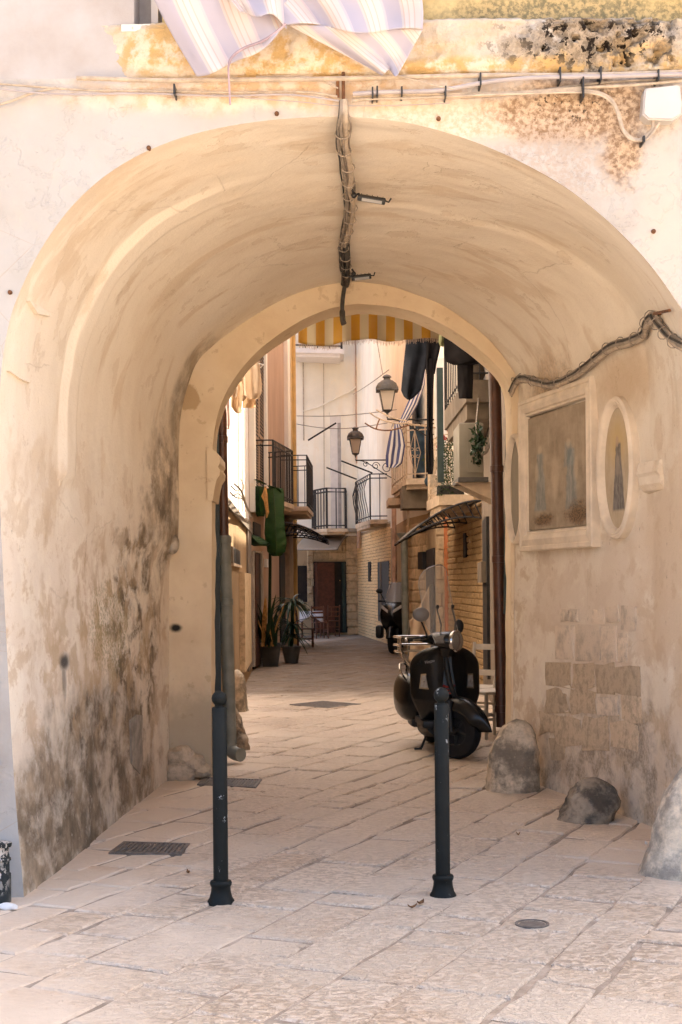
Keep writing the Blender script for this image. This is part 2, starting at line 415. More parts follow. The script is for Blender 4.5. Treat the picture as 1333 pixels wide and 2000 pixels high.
def mat_upper():
    m = NT('ochre_upper_wall')
    n1 = m.noise(3.0, 6, 0.6); fine = m.noise(40, 5, 0.7)
    X, Y, Z = m.xyz()
    och = m.ramp(n1, [(0.3, (0.52, 0.37, 0.14)), (0.7, (0.66, 0.52, 0.26))])
    g = m.math('MULTIPLY', m.blob((1.15, 7.1, 4.38), (0.75, 2, 0.12), 0.6, 0.6, 6), 0.9)
    och = m.mix(g, och, m.mix(m.step(fine, 0.4, 0.6), (0.12, 0.11, 0.07), (0.40, 0.30, 0.15)))
    wht = m.ramp(n1, [(0.3, (0.40, 0.355, 0.32)), (0.6, (0.46, 0.435, 0.42))])
    col = m.mix(m.step(m.math('ADD', X, m.math('MULTIPLY', n1, 0.3)), -0.85, -0.75), wht, och)
    return m.done(col, 0.9, m.bump(m.math('ADD', n1, m.math('MULTIPLY', fine, 0.3)), 0.4, 0.015), spec=0.15)

def mat_paving():
    m = NT('worn_chiselled_limestone')
    rv = m.rnd()
    base = m.ramp(rv, [(0.0, (0.60, 0.435, 0.30)), (0.35, (0.68, 0.52, 0.37)), (0.7, (0.66, 0.515, 0.385)), (1.0, (0.73, 0.59, 0.45))])
    n1 = m.noise(1.1, 5, 0.6); n2 = m.noise(7, 6, 0.65); fine = m.noise(60, 4, 0.7)
    X, Y, Z = m.xyz()
    ch = m.noise(30, 3, 0.6, m.map(None, (0.75, 1.15, 1), (0, 0, R(8))), 0.6)     # chisel strokes
    ch2 = m.noise(64, 3, 0.6, m.map(None, (0.8, 1.2, 1), (0, 0, R(-6))), 0.5)
    chis = m.math('ADD', m.step(ch, 0.40, 0.62), m.math('MULTIPLY', m.step(ch2, 0.4, 0.65), 0.5))
    wear = m.step(m.math('ADD', m.math('MULTIPLY', m.math('ABSOLUTE', m.math('SUBTRACT', X, 0.25)), 0.42), n1), 0.75, 1.2, 1.0, 0.15)
    dust = m.step(m.math('ADD', n1, m.math('MULTIPLY', n2, 0.35)), 0.52, 0.80, 0.0, 0.75)
    col = m.mix(m.step(n2, 0.35, 0.65, 0, 0.4), base, (0.80, 0.65, 0.51))
    col = m.mix(m.math('MULTIPLY', m.step(ch, 0.53, 0.43), m.math('MULTIPLY', wear, 0.62)), col, (0.30, 0.21, 0.14))
    col = m.mix(m.math('MULTIPLY', m.step(chis, 0.8, 1.35), m.math('MULTIPLY', wear, 0.6)), col, (0.76, 0.64, 0.53))
    col = m.mix(dust, col, (0.62, 0.515, 0.405))
    col = m.mix(m.step(fine, 0.62, 0.74, 0, 0.22), col, (0.30, 0.22, 0.16))
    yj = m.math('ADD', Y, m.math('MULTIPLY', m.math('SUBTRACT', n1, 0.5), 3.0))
    col = m.mix(m.step(yj, 7.5, 9.5, 0.0, 0.30), col, (0.76, 0.59, 0.42))  # reflected street light painted in: stones paler from the archway inward
    lane = m.step(yj, 18.5, 21.0, 0.0, 0.90)  # shade of the narrow lane painted into the stone colour
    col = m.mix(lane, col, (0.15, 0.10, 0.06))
    h = m.math('ADD', m.math('MULTIPLY', chis, m.math('MULTIPLY', wear, 0.6)), m.math('ADD', m.math('MULTIPLY', n2, 0.5), m.math('MULTIPLY', fine, 0.10)))
    rg = m.math('ADD', 0.24, m.math('ADD', m.math('MULTIPLY', n2, 0.22), m.math('ADD', m.math('MULTIPLY', dust, 0.3), m.step(wear, 0.2, 0.9, 0.22, 0.0))))
    return m.done(col, rg, m.bump(h, 0.8, 0.018), spec=0.55)

def mat_mortar():
    m = NT('dusty_joint_sand')
    n2 = m.noise(6, 6, 0.65); fine = m.noise(90, 4, 0.7)
    X, Y, Z = m.xyz()
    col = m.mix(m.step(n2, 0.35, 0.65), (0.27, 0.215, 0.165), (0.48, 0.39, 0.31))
    col = m.mix(m.step(Y, 2.4, 1.2, 0, 0.85), col, (0.64, 0.54, 0.43))  # unseen ground before the arch, paled to bounce sunlight onto vault and facade
    col = m.mix(m.step(Y, 7.5, 9.5, 0, 0.35), col, (0.17, 0.115, 0.075))  # interior shade painted into the joint colour beyond the archway
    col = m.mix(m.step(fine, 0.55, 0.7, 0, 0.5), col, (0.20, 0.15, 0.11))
    return m.done(col, 0.9, m.bump(fine, 0.5, 0.006), spec=0.2)

def mat_stripes(name, bands, n_rep, dirt=0.1, trans=0.35):
    m = NT(name); U = m.xyz(m.uv())[0]
    f = m.math('FRACT', m.math('MULTIPLY', U, n_rep))
    col = m.ramp(f, bands, 'CONSTANT')
    weave = m.noise(220, 2, 0.5)
    col = m.mix(m.step(m.noise(6, 4), 0.3, 0.7, 0, dirt), col, (0.5, 0.42, 0.36))
    m.done(col, 0.85, m.bump(weave, 0.25, 0.002), spec=0.1)
    tr = m.n('ShaderNodeBsdfTranslucent'); m.L(col, tr.inputs[0])
    mx = m.n('ShaderNodeMixShader'); mx.inputs[0].default_value = trans
    m.L(m.b.outputs[0], mx.inputs[1]); m.L(tr.outputs[0], mx.inputs[2])
    m.L(mx.outputs[0], m.t.nodes['Material Output'].inputs[0]); return m.m

def mat_fabric(name, c, var=0.25, trans=0.2):
    m = NT(name); col = m.mix(m.step(m.noise(5, 5), 0.3, 0.7), sc3(c, 1-var), sc3(c, 1+var))
    m.done(col, 0.9, m.bump(m.noise(160, 3), 0.2, 0.002), spec=0.1)
    tr = m.n('ShaderNodeBsdfTranslucent'); m.L(col, tr.inputs[0])
    mx = m.n('ShaderNodeMixShader'); mx.inputs[0].default_value = trans
    m.L(m.b.outputs[0], mx.inputs[1]); m.L(tr.outputs[0], mx.inputs[2])
    m.L(mx.outputs[0], m.t.nodes['Material Output'].inputs[0]); return m.m

def mat_block(name, c, var=0.28, scale=14):
    m = NT(name); rv = m.rnd()
    col = m.mix(rv, sc3(c, 1-var), sc3(c, 1+var))
    n2 = m.noise(scale, 6, 0.7); fine = m.noise(70, 4)
    col = m.mix(m.step(n2, 0.42, 0.66, 0, 0.6), col, sc3(c, 0.5))
    col = m.mix(m.step(fine, 0.62, 0.72, 0, 0.5), col, sc3(c, 0.3))
    return m.done(col, 0.92, m.bump(m.math('ADD', n2, m.math('MULTIPLY', fine, 0.4)), 0.7, 0.02), spec=0.12)

def mat_street(name, c, stain, brick=None):
    m = NT(name); n1 = m.noise(0.8, 6, 0.6); n2 = m.noise(5, 6, 0.65)
    st = m.noise(2.5, 6, 0.6, m.map(None, (1.5, 1.5, 0.2)))
    col = m.ramp(n1, [(0.3, sc3(c, 0.86)), (0.7, sc3(c, 1.06))])
    col = m.mix(m.step(st, 0.50, 0.66, 0, 0.55), col, stain)
    col = m.mix(m.step(n2, 0.58, 0.66, 0, 0.5), col, stain)
    return m.done(col, 0.9, m.bump(m.math('ADD', n2, m.noise(40, 3)), 0.35, 0.012), spec=0.15)

def mat_glass(name, c=(0.9, 0.93, 0.93), rough=0.04, alpha=0.25):
    m = NT(name); m.b.inputs['Transmission Weight'].default_value = 0.0
    m.done(c, rough, None, 0.0, 0.6); m.b.inputs['Alpha'].default_value = alpha
    return m.m

def mat_oldpaint(name, c, chip=(0.55, 0.56, 0.56), amt=0.64, rough=0.5):
    m = NT(name); n2 = m.noise(7, 5, 0.6); fine = m.noise(45, 5, 0.7)
    col = m.mix(m.step(n2, 0.3, 0.7), sc3(c, 0.75), sc3(c, 1.3))
    big = m.math('MULTIPLY', m.step(m.noise(26, 5, 0.65, m.map(None, (1, 1, 0.6))), amt, amt+0.03), m.step(m.noise(3, 3), 0.42, 0.55))
    col = m.mix(big, col, chip)
    col = m.mix(m.step(fine, 0.68, 0.74, 0, 0.5), col, sc3(chip, 0.5))
    return m.done(col, m.math('ADD', rough-0.1, m.math('MULTIPLY', n2, 0.3)), m.bump(m.math('SUBTRACT', m.math('MULTIPLY', fine, 0.3), big), 0.3, 0.003), spec=0.16)

def mat_picture(kind):
    m = NT('faded_fresco_'+kind); U, V, _ = m.xyz(m.uv())
    cu = m.n('ShaderNodeCombineXYZ'); m.L(U, cu.inputs[0]); m.L(V, cu.inputs[1]); v = cu.outputs[0]
    n1 = m.noise(5, 6, 0.65, v); fine = m.noise(55, 4, 0.7, v); st = m.noise(7, 5, 0.6, m.map(v, (1.6, 0.3, 1)))
    def robe(cu, vt, vb, wt, wb):                    # ragged standing figure, wider at the hem
        t = m.step(V, vb, vt); w_ = m.math('ADD', wb, m.math('MULTIPLY', m.math('DIVIDE', m.math('SUBTRACT', V, vb), vt-vb), wt-wb))
        dx = m.math('ADD', m.math('ABSOLUTE', m.math('SUBTRACT', U, cu)), m.math('MULTIPLY', m.math('SUBTRACT', m.noise(9, 5, 0.6, v), 0.5), 0.09))
        inside = m.step(m.math('SUBTRACT', dx, w_), -0.02, 0.02, 1.0, 0.0)
        return m.math('MULTIPLY', inside, m.math('MULTIPLY', m.step(V, vb-0.015, vb+0.02), m.step(V, vt-0.01, vt+0.02, 1.0, 0.0)))
    if kind == 'panel':
        col = m.ramp(n1, [(0.25, (0.24, 0.185, 0.125)), (0.5, (0.36, 0.285, 0.20)), (0.75, (0.47, 0.375, 0.265))])
        col = m.mix(m.step(st, 0.5, 0.66, 0, 0.45), col, (0.50, 0.40, 0.285))
        for args, k in (((0.22, 0.66, 0.16, 0.05, 0.10), 0.6), ((0.74, 0.64, 0.14, 0.05, 0.095), 0.6), ((0.70, 0.70, 0.50, 0.05, 0.09), 0.5)):
            col = m.mix(m.math('MULTIPLY', robe(*args), k), col, m.mix(m.step(m.noise(12, 4, 0.7, m.map(v, (2, 0.5, 1))), 0.4, 0.6), (0.15, 0.20, 0.21), (0.30, 0.33, 0.31)))
        for c, r in (((0.22, 0.70, 0), (0.035, 0.035, 1)), ((0.70, 0.70, 0), (0.035, 0.035, 1)), ((0.16, 0.50, 0), (0.03, 0.09, 1)), ((0.82, 0.48, 0), (0.035, 0.10, 1)), ((0.48, 0.46, 0), (0.07, 0.16, 1))):
            col = m.mix(m.math('MULTIPLY', m.blob(c, r, 0.4, 0.4, 11, v), 0.55), col, (0.56, 0.44, 0.31))
        col = m.mix(m.math('MULTIPLY', m.math('MAXIMUM', m.blob((0.28, 0.08, 0), (0.16, 0.05, 1), 0.5, 0.8, 12, v), m.blob((0.84, 0.10, 0), (0.18, 0.09, 1), 0.5, 0.8, 12, v)), 0.85), col, m.mix(m.step(fine, 0.4, 0.6), (0.05, 0.03, 0.015), (0.24, 0.13, 0.055)))
        col = m.mix(m.step(fine, 0.60, 0.70, 0, 0.45), col, (0.16, 0.12, 0.085))
    else:
        col = m.ramp(n1, [(0.3, (0.44, 0.345, 0.225)), (0.7, (0.58, 0.48, 0.345))])
        if kind == 'figure':
            col = m.mix(m.math('MULTIPLY', m.blob((0.5, 0.72, 0), (0.34, 0.18, 1), 0.7, 0.3, 6, v), 0.7), col, (0.56, 0.40, 0.18))
            dark = robe(0.51, 0.70, 0.15, 0.085, 0.22)
            col = m.mix(m.math('MULTIPLY', dark, 0.85), col, m.mix(m.step(m.noise(16, 4, 0.7, m.map(v, (2, 0.5, 1))), 0.4, 0.6), (0.07, 0.07, 0.075), (0.22, 0.205, 0.19)))
            col = m.mix(m.math('MULTIPLY', robe(0.49, 0.60, 0.44, 0.05, 0.10), 0.6), col, (0.34, 0.28, 0.22))
            col = m.mix(m.math('MULTIPLY', m.blob((0.47, 0.72, 0), (0.055, 0.045, 1), 0.3, 0.2, 10, v), 0.8), col, (0.45, 0.32, 0.22))
        else:
            col = m.mix(0.7, col, (0.22, 0.20, 0.16))
    return m.done(col, 0.8, m.bump(fine, 0.2, 0.003), spec=0.2)

MT = dict(
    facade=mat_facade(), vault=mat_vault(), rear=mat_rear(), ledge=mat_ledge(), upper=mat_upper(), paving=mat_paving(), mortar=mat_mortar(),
    moulding=simple('cream_stone_moulding', (0.73, 0.615, 0.475), 0.85, 0.12, 5, 0.3, 40, bdist=0.006),
    paleblock=mat_block('pale_patched_block', (0.74, 0.61, 0.47), 0.08, 7), brownblock=mat_block('weathered_tufa_block', (0.62, 0.485, 0.34), 0.10),
    rock=mat_block('grey_guard_stone', (0.42, 0.36, 0.30), 0.12, 6), darkrock=mat_block('dark_guard_stone', (0.25, 0.21, 0.165), 0.1, 6),
    cable=simple('dusty_beige_cable', (0.46, 0.37, 0.275), 0.7, 0.2, 20, 0.1), cablegrey=simple('weathered_grey_cable', (0.29, 0.24, 0.19), 0.75, 0.25, 20, 0.1), cabledark=simple('dark_cable', (0.07, 0.06, 0.05), 0.8, 0.3, 20, 0.1), cableviolet=simple('lilac_grey_conduit', (0.40, 0.35, 0.335), 0.6, 0.1),
    tie=simple('black_cable_tie', (0.03, 0.03, 0.03), 0.5), rust=simple('rusted_iron', (0.16, 0.07, 0.03), 0.85, 0.4, 30, 0.4),
    bollard=mat_oldpaint('chipped_bollard_paint', (0.010, 0.0115, 0.0105), (0.42, 0.43, 0.42)), iron=simple('black_wrought_iron', (0.022, 0.018, 0.016), 0.55, 0.3, 20, 0.15), ironwarm=simple('tan_painted_iron', (0.50, 0.38, 0.26), 0.55, 0.2, 20, 0.1),
    irongrey=simple('grey_painted_steel', (0.075, 0.065, 0.055), 0.5, 0.2, 20, 0.1), castiron=simple('cast_iron_cover', (0.15, 0.125, 0.105), 0.6, 0.3, 25, 0.3), greenmetal=simple('dark_green_frame', (0.03, 0.05, 0.045), 0.5, 0.2),
    brownpipe=simple('brown_painted_pipe', (0.095, 0.036, 0.018), 0.38, 0.25, 9, 0.1, spec=0.5), greypipe=simple('grey_green_pipe', (0.22, 0.22, 0.18), 0.5, 0.2, 6, 0.1), tealstrip=simple('dark_teal_board', (0.045, 0.06, 0.065), 0.6, 0.2), orangepipe=simple('orange_drain_pipe', (0.52, 0.17, 0.055), 0.5, 0.15, 6, 0.1), pinkpipe=simple('salmon_drain_pipe', (0.50, 0.31, 0.20), 0.6, 0.2, 6, 0.1), ochrepipe=simple('ochre_drain_pipe', (0.62, 0.40, 0.14), 0.6, 0.12, 4, 0.1),
    whitewall=mat_street('white_house_plaster', (0.80, 0.74, 0.68), (0.62, 0.52, 0.44)), mauvewall=mat_street('mauve_plaster', (0.52, 0.36, 0.255), (0.47, 0.31, 0.21)), creamwall=mat_street('cream_house_plaster', (0.93, 0.86, 0.73), (0.89, 0.77, 0.60)), tanwall=mat_street('tan_stone_plaster', (0.48, 0.34, 0.20), (0.30, 0.20, 0.115)), greywall=mat_street('grey_render', (0.25, 0.20, 0.155), (0.17, 0.13, 0.10)), oldwall=mat_street('old_brown_masonry', (0.36, 0.24, 0.13), (0.22, 0.14, 0.075)),
    ashlar=mat_block('tan_ashlar_block', (0.60, 0.435, 0.26), 0.14, 8), brick=mat_block('small_tufa_brick', (0.70, 0.475, 0.25), 0.3, 20), slab=simple('balcony_slab_stone', (0.56, 0.43, 0.30), 0.85, 0.2, 5, 0.3), slabgrey=simple('grey_concrete_slab', (0.17, 0.13, 0.09), 0.9, 0.2, 5, 0.3),
    doordark=simple('dark_doorway_wood', (0.018, 0.014, 0.012), 0.6, 0.3), doorred=simple('oxblood_door_wood', (0.085, 0.026, 0.014), 0.5, 0.25, 12, 0.15), doorframe=simple('pale_door_frame', (0.45, 0.37, 0.29), 0.7), shutter=simple('brown_louvred_shutter', (0.36, 0.235, 0.135), 0.7, 0.2), shutterdark=simple('shutter_gap', (0.025, 0.018, 0.013), 0.8),
    windowwhite=simple('white_window_reveal', (0.72, 0.66, 0.61), 0.7, 0.05), windowgrey=simple('grey_shutter_board', (0.38, 0.34, 0.31), 0.7, 0.15), glassdark=simple('dark_window_glass', (0.05, 0.055, 0.06), 0.1, 0.2, 3, 0),
    acwhite=simple('yellowed_unit_casing', (0.19, 0.165, 0.12), 0.5, 0.1, 4, 0.05), plasticwhite=simple('white_plastic_box', (0.52, 0.49, 0.455), 0.5, 0.05, 4, 0.05),
    pot=simple('grey_plastic_pot', (0.075, 0.068, 0.058), 0.6, 0.2, 5, 0.1), terracotta=simple('dark_soil', (0.035, 0.025, 0.018), 0.95, 0.3, 40, 0.6),
    leaf=None, wood=simple('red_brown_chair_wood', (0.13, 0.045, 0.02), 0.5, 0.25, 12, 0.1), whitewood=simple('white_painted_wood', (0.52, 0.46, 0.385), 0.6, 0.12, 8, 0.1), tablecloth=mat_fabric('white_table_cloth', (0.66, 0.62, 0.62), 0.08, 0.1), canvas=mat_fabric('sand_parasol_canvas', (0.58, 0.45, 0.31), 0.12, 0.15),
    glass=mat_glass('acrylic_sheet', (0.60, 0.58, 0.54), 0.05, 0.17), frost=mat_glass('smoked_canopy_sheet', (0.30, 0.235, 0.17), 0.35, 0.8), lampglass=mat_fabric('milky_lamp_glass', (0.94, 0.87, 0.78), 0.02, 0.75),
    blackpaint=simple('gloss_black_scooter_paint', (0.007, 0.007, 0.007), 0.24, 0.2, 3, 0, spec=0.4), blackplastic=simple('black_scooter_plastic', (0.014, 0.014, 0.014), 0.5, 0.2, 6, 0.1), rubber=simple('tyre_rubber', (0.013, 0.012, 0.012), 0.8, 0.2, 20, 0.2), chrome=simple('chrome', (0.55, 0.53, 0.5), 0.16, 0.1, 5, 0, metal=1.0), seat=simple('seat_vinyl', (0.014, 0.012, 0.012), 0.5, 0.2, 20, 0.1), lens=simple('clear_indicator_lens', (0.32, 0.30, 0.27), 0.2, 0.2, 30, 0.1), redlens=simple('dark_red_grille', (0.17, 0.012, 0.008), 0.4, 0.2), silver=simple('silver_plastic', (0.30, 0.29, 0.28), 0.35, 0.1), bluebadge=simple('pale_blue_badge', (0.10, 0.17, 0.20), 0.3, 0.1),
    denim=mat_fabric('dark_navy_cloth', (0.022, 0.025, 0.032), 0.3, 0.05), blackcloth=mat_fabric('black_cloth', (0.014, 0.012, 0.012), 0.3, 0.03), beigecloth=mat_fabric('beige_cloth', (0.50, 0.36, 0.24), 0.12, 0.2), tancloth=mat_fabric('tan_cloth', (0.50, 0.33, 0.19), 0.15, 0.2), pinkcloth=mat_fabric('faded_pink_cloth', (0.62, 0.45, 0.38), 0.1, 0.2), greencloth=mat_fabric('sage_cloth', (0.22, 0.22, 0.11), 0.1, 0.2), bluecloth=mat_fabric('slate_blue_tarpaulin', (0.045, 0.07, 0.09), 0.3, 0.1),
    flower=simple('red_flower', (0.40, 0.02, 0.015), 0.6, 0.2), white=simple('white_debris', (0.75, 0.73, 0.70), 0.7, 0.05), leafbrown=simple('dry_leaf', (0.16, 0.075, 0.03), 0.8, 0.4, 30), orangeleaf=simple('withered_orange_leaf', (0.42, 0.20, 0.05), 0.7, 0.4, 14),
    awning=mat_stripes('yellow_white_awning', [(0, (0.46, 0.25, 0.035)), (0.5, (0.48, 0.40, 0.27))], 8, 0.1, 0.35),
    bedspread=mat_stripes('lilac_cream_stripes', [(0, (0.60, 0.565, 0.63)), (0.40, (0.72, 0.675, 0.645)), (0.46, (0.74, 0.60, 0.52)), (0.49, (0.80, 0.74, 0.70)), (0.60, (0.74, 0.62, 0.55)), (0.63, (0.82, 0.76, 0.72)), (0.75, (0.74, 0.62, 0.56)), (0.78, (0.80, 0.74, 0.70)), (0.93, (0.74, 0.66, 0.68))], 4.2, 0.03, 0.4),
    towel=mat_stripes('blue_white_stripes', [(0, (0.10, 0.11, 0.24)), (0.5, (0.78, 0.72, 0.68))], 3.3, 0.1, 0.35),
    piping=simple('mauve_edge_piping', (0.40, 0.30, 0.32), 0.8),
)
def mat_leaf(name, c, c2):
    m = NT(name); V = m.xyz(m.uv())[1]
    vein = m.step(m.noise(3, 2, 0.5, m.map(m.uv(), (1, 26, 1))), 0.4, 0.6, 0, 0.4)
    col = m.mix(vein, c, c2); m.done(col, 0.38, None, spec=0.4)
    tr = m.n('ShaderNodeBsdfTranslucent'); m.L(m.mix(0.5, col, c2), tr.inputs[0])
    mx = m.n('ShaderNodeMixShader'); mx.inputs[0].default_value = 0.3
    m.L(m.b.outputs[0], mx.inputs[1]); m.L(tr.outputs[0], mx.inputs[2]); m.L(mx.outputs[0], m.t.nodes['Material Output'].inputs[0]); return m.m
MT['leaf'] = mat_leaf('banana_leaf', (0.022, 0.062, 0.014), (0.045, 0.10, 0.02))
MT['leafdark'] = mat_leaf('palm_leaf', (0.014, 0.035, 0.012), (0.03, 0.06, 0.02))
MT['leafgreen'] = mat_leaf('balcony_leaf', (0.03, 0.055, 0.014), (0.05, 0.075, 0.02))
MT['screenblue'] = mat_glass('tinted_short_screen', (0.30, 0.33, 0.36), 0.1, 0.6)
MT['greypatch'] = simple('grey_cement_patch', (0.30, 0.26, 0.21), 0.9, 0.25, 12, 0.4, 40)
MT['mirrorgrey'] = simple('grey_mirror_shell', (0.16, 0.15, 0.145), 0.3, 0.1, 5, 0)
# ------------------------------------------------------------------ gateway building
YF, YR, YB = 7.10, 11.40, 11.90
RW_A, RW_B = (1.384+0.233*(YR-7.0), 7.0), (1.384, YR)        # foot line of the right passage wall
LW_A, LW_B = (-1.60, 7.11), (-1.34, 11.4)                     # and of the left
def halves(pts, Y, n, apex):
    v = [P(x, y, Y) for x, y in pts]
    i = pts.index(apex)
    return resample(catmull(v[:i+1]), n), resample(catmull(v[i:]), n)
front_px = [(47, 1752), (26, 1500), (10, 1200), (0, 980), (-3, 850), (3, 720), (20, 622), (46, 553), (85, 478), (138, 405), (200, 347), (270, 303), (350, 270), (430, 249), (520, 235), (600, 229), (660, 227),
            (730, 231), (800, 240), (875, 259), (950, 285), (1030, 322), (1100, 362), (1150, 399), (1200, 442), (1250, 493), (1290, 542), (1333, 604), (1395, 690), (1450, 780), (1500, 890), (1540, 1020), (1570, 1250), (1585, 1500), (1598, 1752)]
rear_px = [(331, 1517), (330, 1400), (330, 1250), (331, 1110), (336, 1085), (347, 1060), (350, 1000), (349, 930), (350, 850), (357, 793), (382, 714), (415, 676), (460, 641), (520, 602), (580, 573), (640, 556), (700, 550),
           (760, 558), (815, 576), (865, 596), (920, 633), (960, 668), (992, 708), (1012, 745), (1012, 800), (1008, 950), (1005, 1200), (1003, 1380), (1003, 1517)]
open_px = [(413, 1530), (413, 1300), (414, 1100), (414, 980), (414, 920), (416, 870), (424, 815), (440, 770), (468, 725), (500, 689), (530, 664), (560, 643), (600, 620), (650, 601), (700, 593),
           (760, 598), (810, 609), (860, 631), (900, 655), (940, 685), (970, 713), (990, 740), (998, 775), (1000, 850), (999, 1000), (999, 1250), (998, 1530)]
NH = 90
fl, frr = halves(front_px, YF, NH, (660, 227)); rl, rrr = halves(rear_px, YR, NH, (700, 550)); ol, orr = halves(open_px, YR, NH, (700, 593))
front = fl+frr[1:]; rear = rl+rrr[1:]; opening = ol+orr[1:]
for prof in (front, rear, opening):
    prof[0].z = -0.03; prof[-1].z = -0.03
gate = thing('gateway_building', 'whitewashed stone building pierced by a broad vaulted archway over the lane', 'building', (0, YF, 0))

# vault and walls of the passage: one continuous plastered skin
MV = 130
VM = 0.42; YM = lerp(YF, YR, VM); xw = RW_B[0]+0.233*(YR-YM)      # a section part-way in, where the right wall stands upright below the springing
ell = [Vector((0.1+(xw-0.02-0.1)*math.sin(a)**0.9, YM, 2.78+1.16*math.cos(a)**0.9)) for a in [R(90)*k/40 for k in range(41)]]
mr = resample(ell+[Vector((xw, YM, z)) for z in (2.0, 1.2, 0.5, -0.03)], NH)
midp = [a.lerp(b, VM) for a, b in zip(fl, rl)]
apx = midp[-1].copy(); mr = [p+(apx-mr[0])*(1-k/NH)**2 for k, p in enumerate(mr)]
midp = midp+mr[1:]
skin = MB()
def section(k, v):
    a, b, c = front[k], midp[k], rear[k]
    if v < VM: q = a.lerp(b, sm(-0.6, 1.0, v/VM)*1.0 if False else 1-(1-v/VM)**1.6)
    else: q = b.lerp(c, (v-VM)/(1-VM))
    return Vector((q.x, lerp(YF, YR, v), q.z))
def vault_pt(u, v):
    i = u*(len(front)-1); k = min(int(i), len(front)-2); t = i-k
    p = section(k, v).lerp(section(k+1, v), t); Y = p.y
    inward = Vector((0.12-p.x, 0, 1.9-p.z))
    if p.z < 1.9: inward.z = 0
    inward.normalize()
    edge = sm(0, 0.03, v)*sm(0, 0.02, 1-v)*sm(0.0, 0.05, p.z+0.03)
    d = 0.018*fr(p, 0.9, 3, 3.1)+0.007*fr(p, 4.5, 3, 9.0)
    if u < 0.5:                                   # plaster rib springing from a small corbel
        rib = sm(8.02, 8.05, Y-0.06*sm(0.2, 0.5, u))*(1-sm(8.28, 8.34, Y-0.06*sm(0.2, 0.5, u)))
        d += 0.034*rib*sm(2.14, 2.16, p.z)*(1-sm(0.36, 0.47, u))
    else:
        d += 0.012*sm(8.9, 8.95, Y+0.25*nz(p, 1.2, 5))*sm(2.4, 3.0, p.z)
    p = p+inward*d*edge
    return p
vs_u = 2*NH
skin.grid(vault_pt, vs_u, MV)
part('vault', skin, MT['vault'], gate, smooth=True, ang=60)

# front wall: facade sheet with rounded arris cut by the arch
fw = MB()
pts = [Vector((p.x, YF, p.z)) for p in front]
zt = 4.085
outer = [Vector((-7, YF, -0.03))]+pts+[Vector((7, YF, -0.03)), Vector((7, YF, zt)), Vector((-7, YF, zt))]
from mathutils.geometry import tessellate_polygon
tri = tessellate_polygon([[Vector((p.x, p.z, 0)) for p in outer]])
fw.add(outer, [tuple(t) for t in tri])
part('front_wall', fw, MT['facade'], gate)

# rear arch: face towards the camera, soffit, and back face
ra = MB()
out2 = []
for p in rear:
    d = Vector((p.x-0.1, 0, max(p.z-2.2, 0))); d.normalize(); out2.append(p+d*0.5)
prev_rows = [out2, rear, opening]
rows = [[Vector((p.x, YR, p.z)) for p in out2]]
for k in range(1, 9):
    row = []
    for a, b in zip(rear, opening):
        q = a.lerp(b, (k-1)/7); row.append(Vector((q.x, YR+0.012*fr(q, 3, 3, 2)*(0 if k == 8 else 1), q.z)))
    rows.append(row)
rows.append([Vector((p.x, YR+0.02, p.z))+0.012*(Vector((p.x-0.1, 0, p.z-2.4)).normalized()) for p in opening])
for k in range(1, 7):
    row = []
    for p in opening:
        q = Vector((p.x, lerp(YR, YB, k/6), p.z)); n_ = Vector((p.x-0.1, 0, max(p.z-2.4, 0))).normalized()
        row.append(q+n_*(0.014+0.012*fr(q, 3, 3, 6)))
    rows.append(row)
rows.append([Vector((p.x, YB, p.z)) for p in out2])
o0 = 0
W = len(rear)
vv = [p for r_ in rows for p in r_]
ra.add(vv, [(j*W+i, j*W+i+1, (j+1)*W+i+1, (j+1)*W+i) for j in range(len(rows)-1) for i in range(W-1)])
part('rear_arch', ra, MT['rear'], gate, smooth=True, ang=38)
# impost moulding on the left jamb of the rear arch
imp = MB()
q = P(413, 905, YR)
prof = [(0.0, -0.30), (0.015, -0.20), (0.03, -0.14), (0.055, -0.10), (0.06, -0.06), (0.045, -0.03), (0.06, 0.0), (0.055, 0.05), (0.02, 0.10), (0.0, 0.11)]
pl = [Vector((q.x-0.03, YR-0.035, q.z-0.30))]+[Vector((q.x+0.012+a, YR-0.035, q.z+b)) for a, b in prof]+[Vector((q.x-0.03, YR-0.035, q.z+0.11))]
imp.prism(pl, (0, YB-YR+0.05, 0))
part('impost', imp, MT['rear'], gate, smooth=True, ang=30)
# rounded end of the thick upper plaster at the left rear corner
bl = MB(); q = P(343, 1062, 11.25)
bl.sphere((q.x-0.03, 11.27, q.z), 0.085, 14, 10, (0.7, 1.5, 1.0))
part('plaster_bulge', bl, MT['vault'], gate, smooth=True)
# corbel under the rib
cb = MB(); a = Wl(95, 935, LW_A, LW_B)
cx = -1.60
cb.prism([(cx-0.08, 8.03, 2.15), (cx+0.025, 8.03, 2.15), (cx-0.005, 8.03, 2.06), (cx-0.03, 8.03, 1.98), (cx-0.08, 8.03, 1.94)], (0, 0.29, 0))
part('corbel', cb, MT['vault'], gate, smooth=True, ang=30)
# small plaster ledges left in the wall
for px, py, w_, a_, b_ in ((66, 598, 0.30, LW_A, LW_B),):
    pass
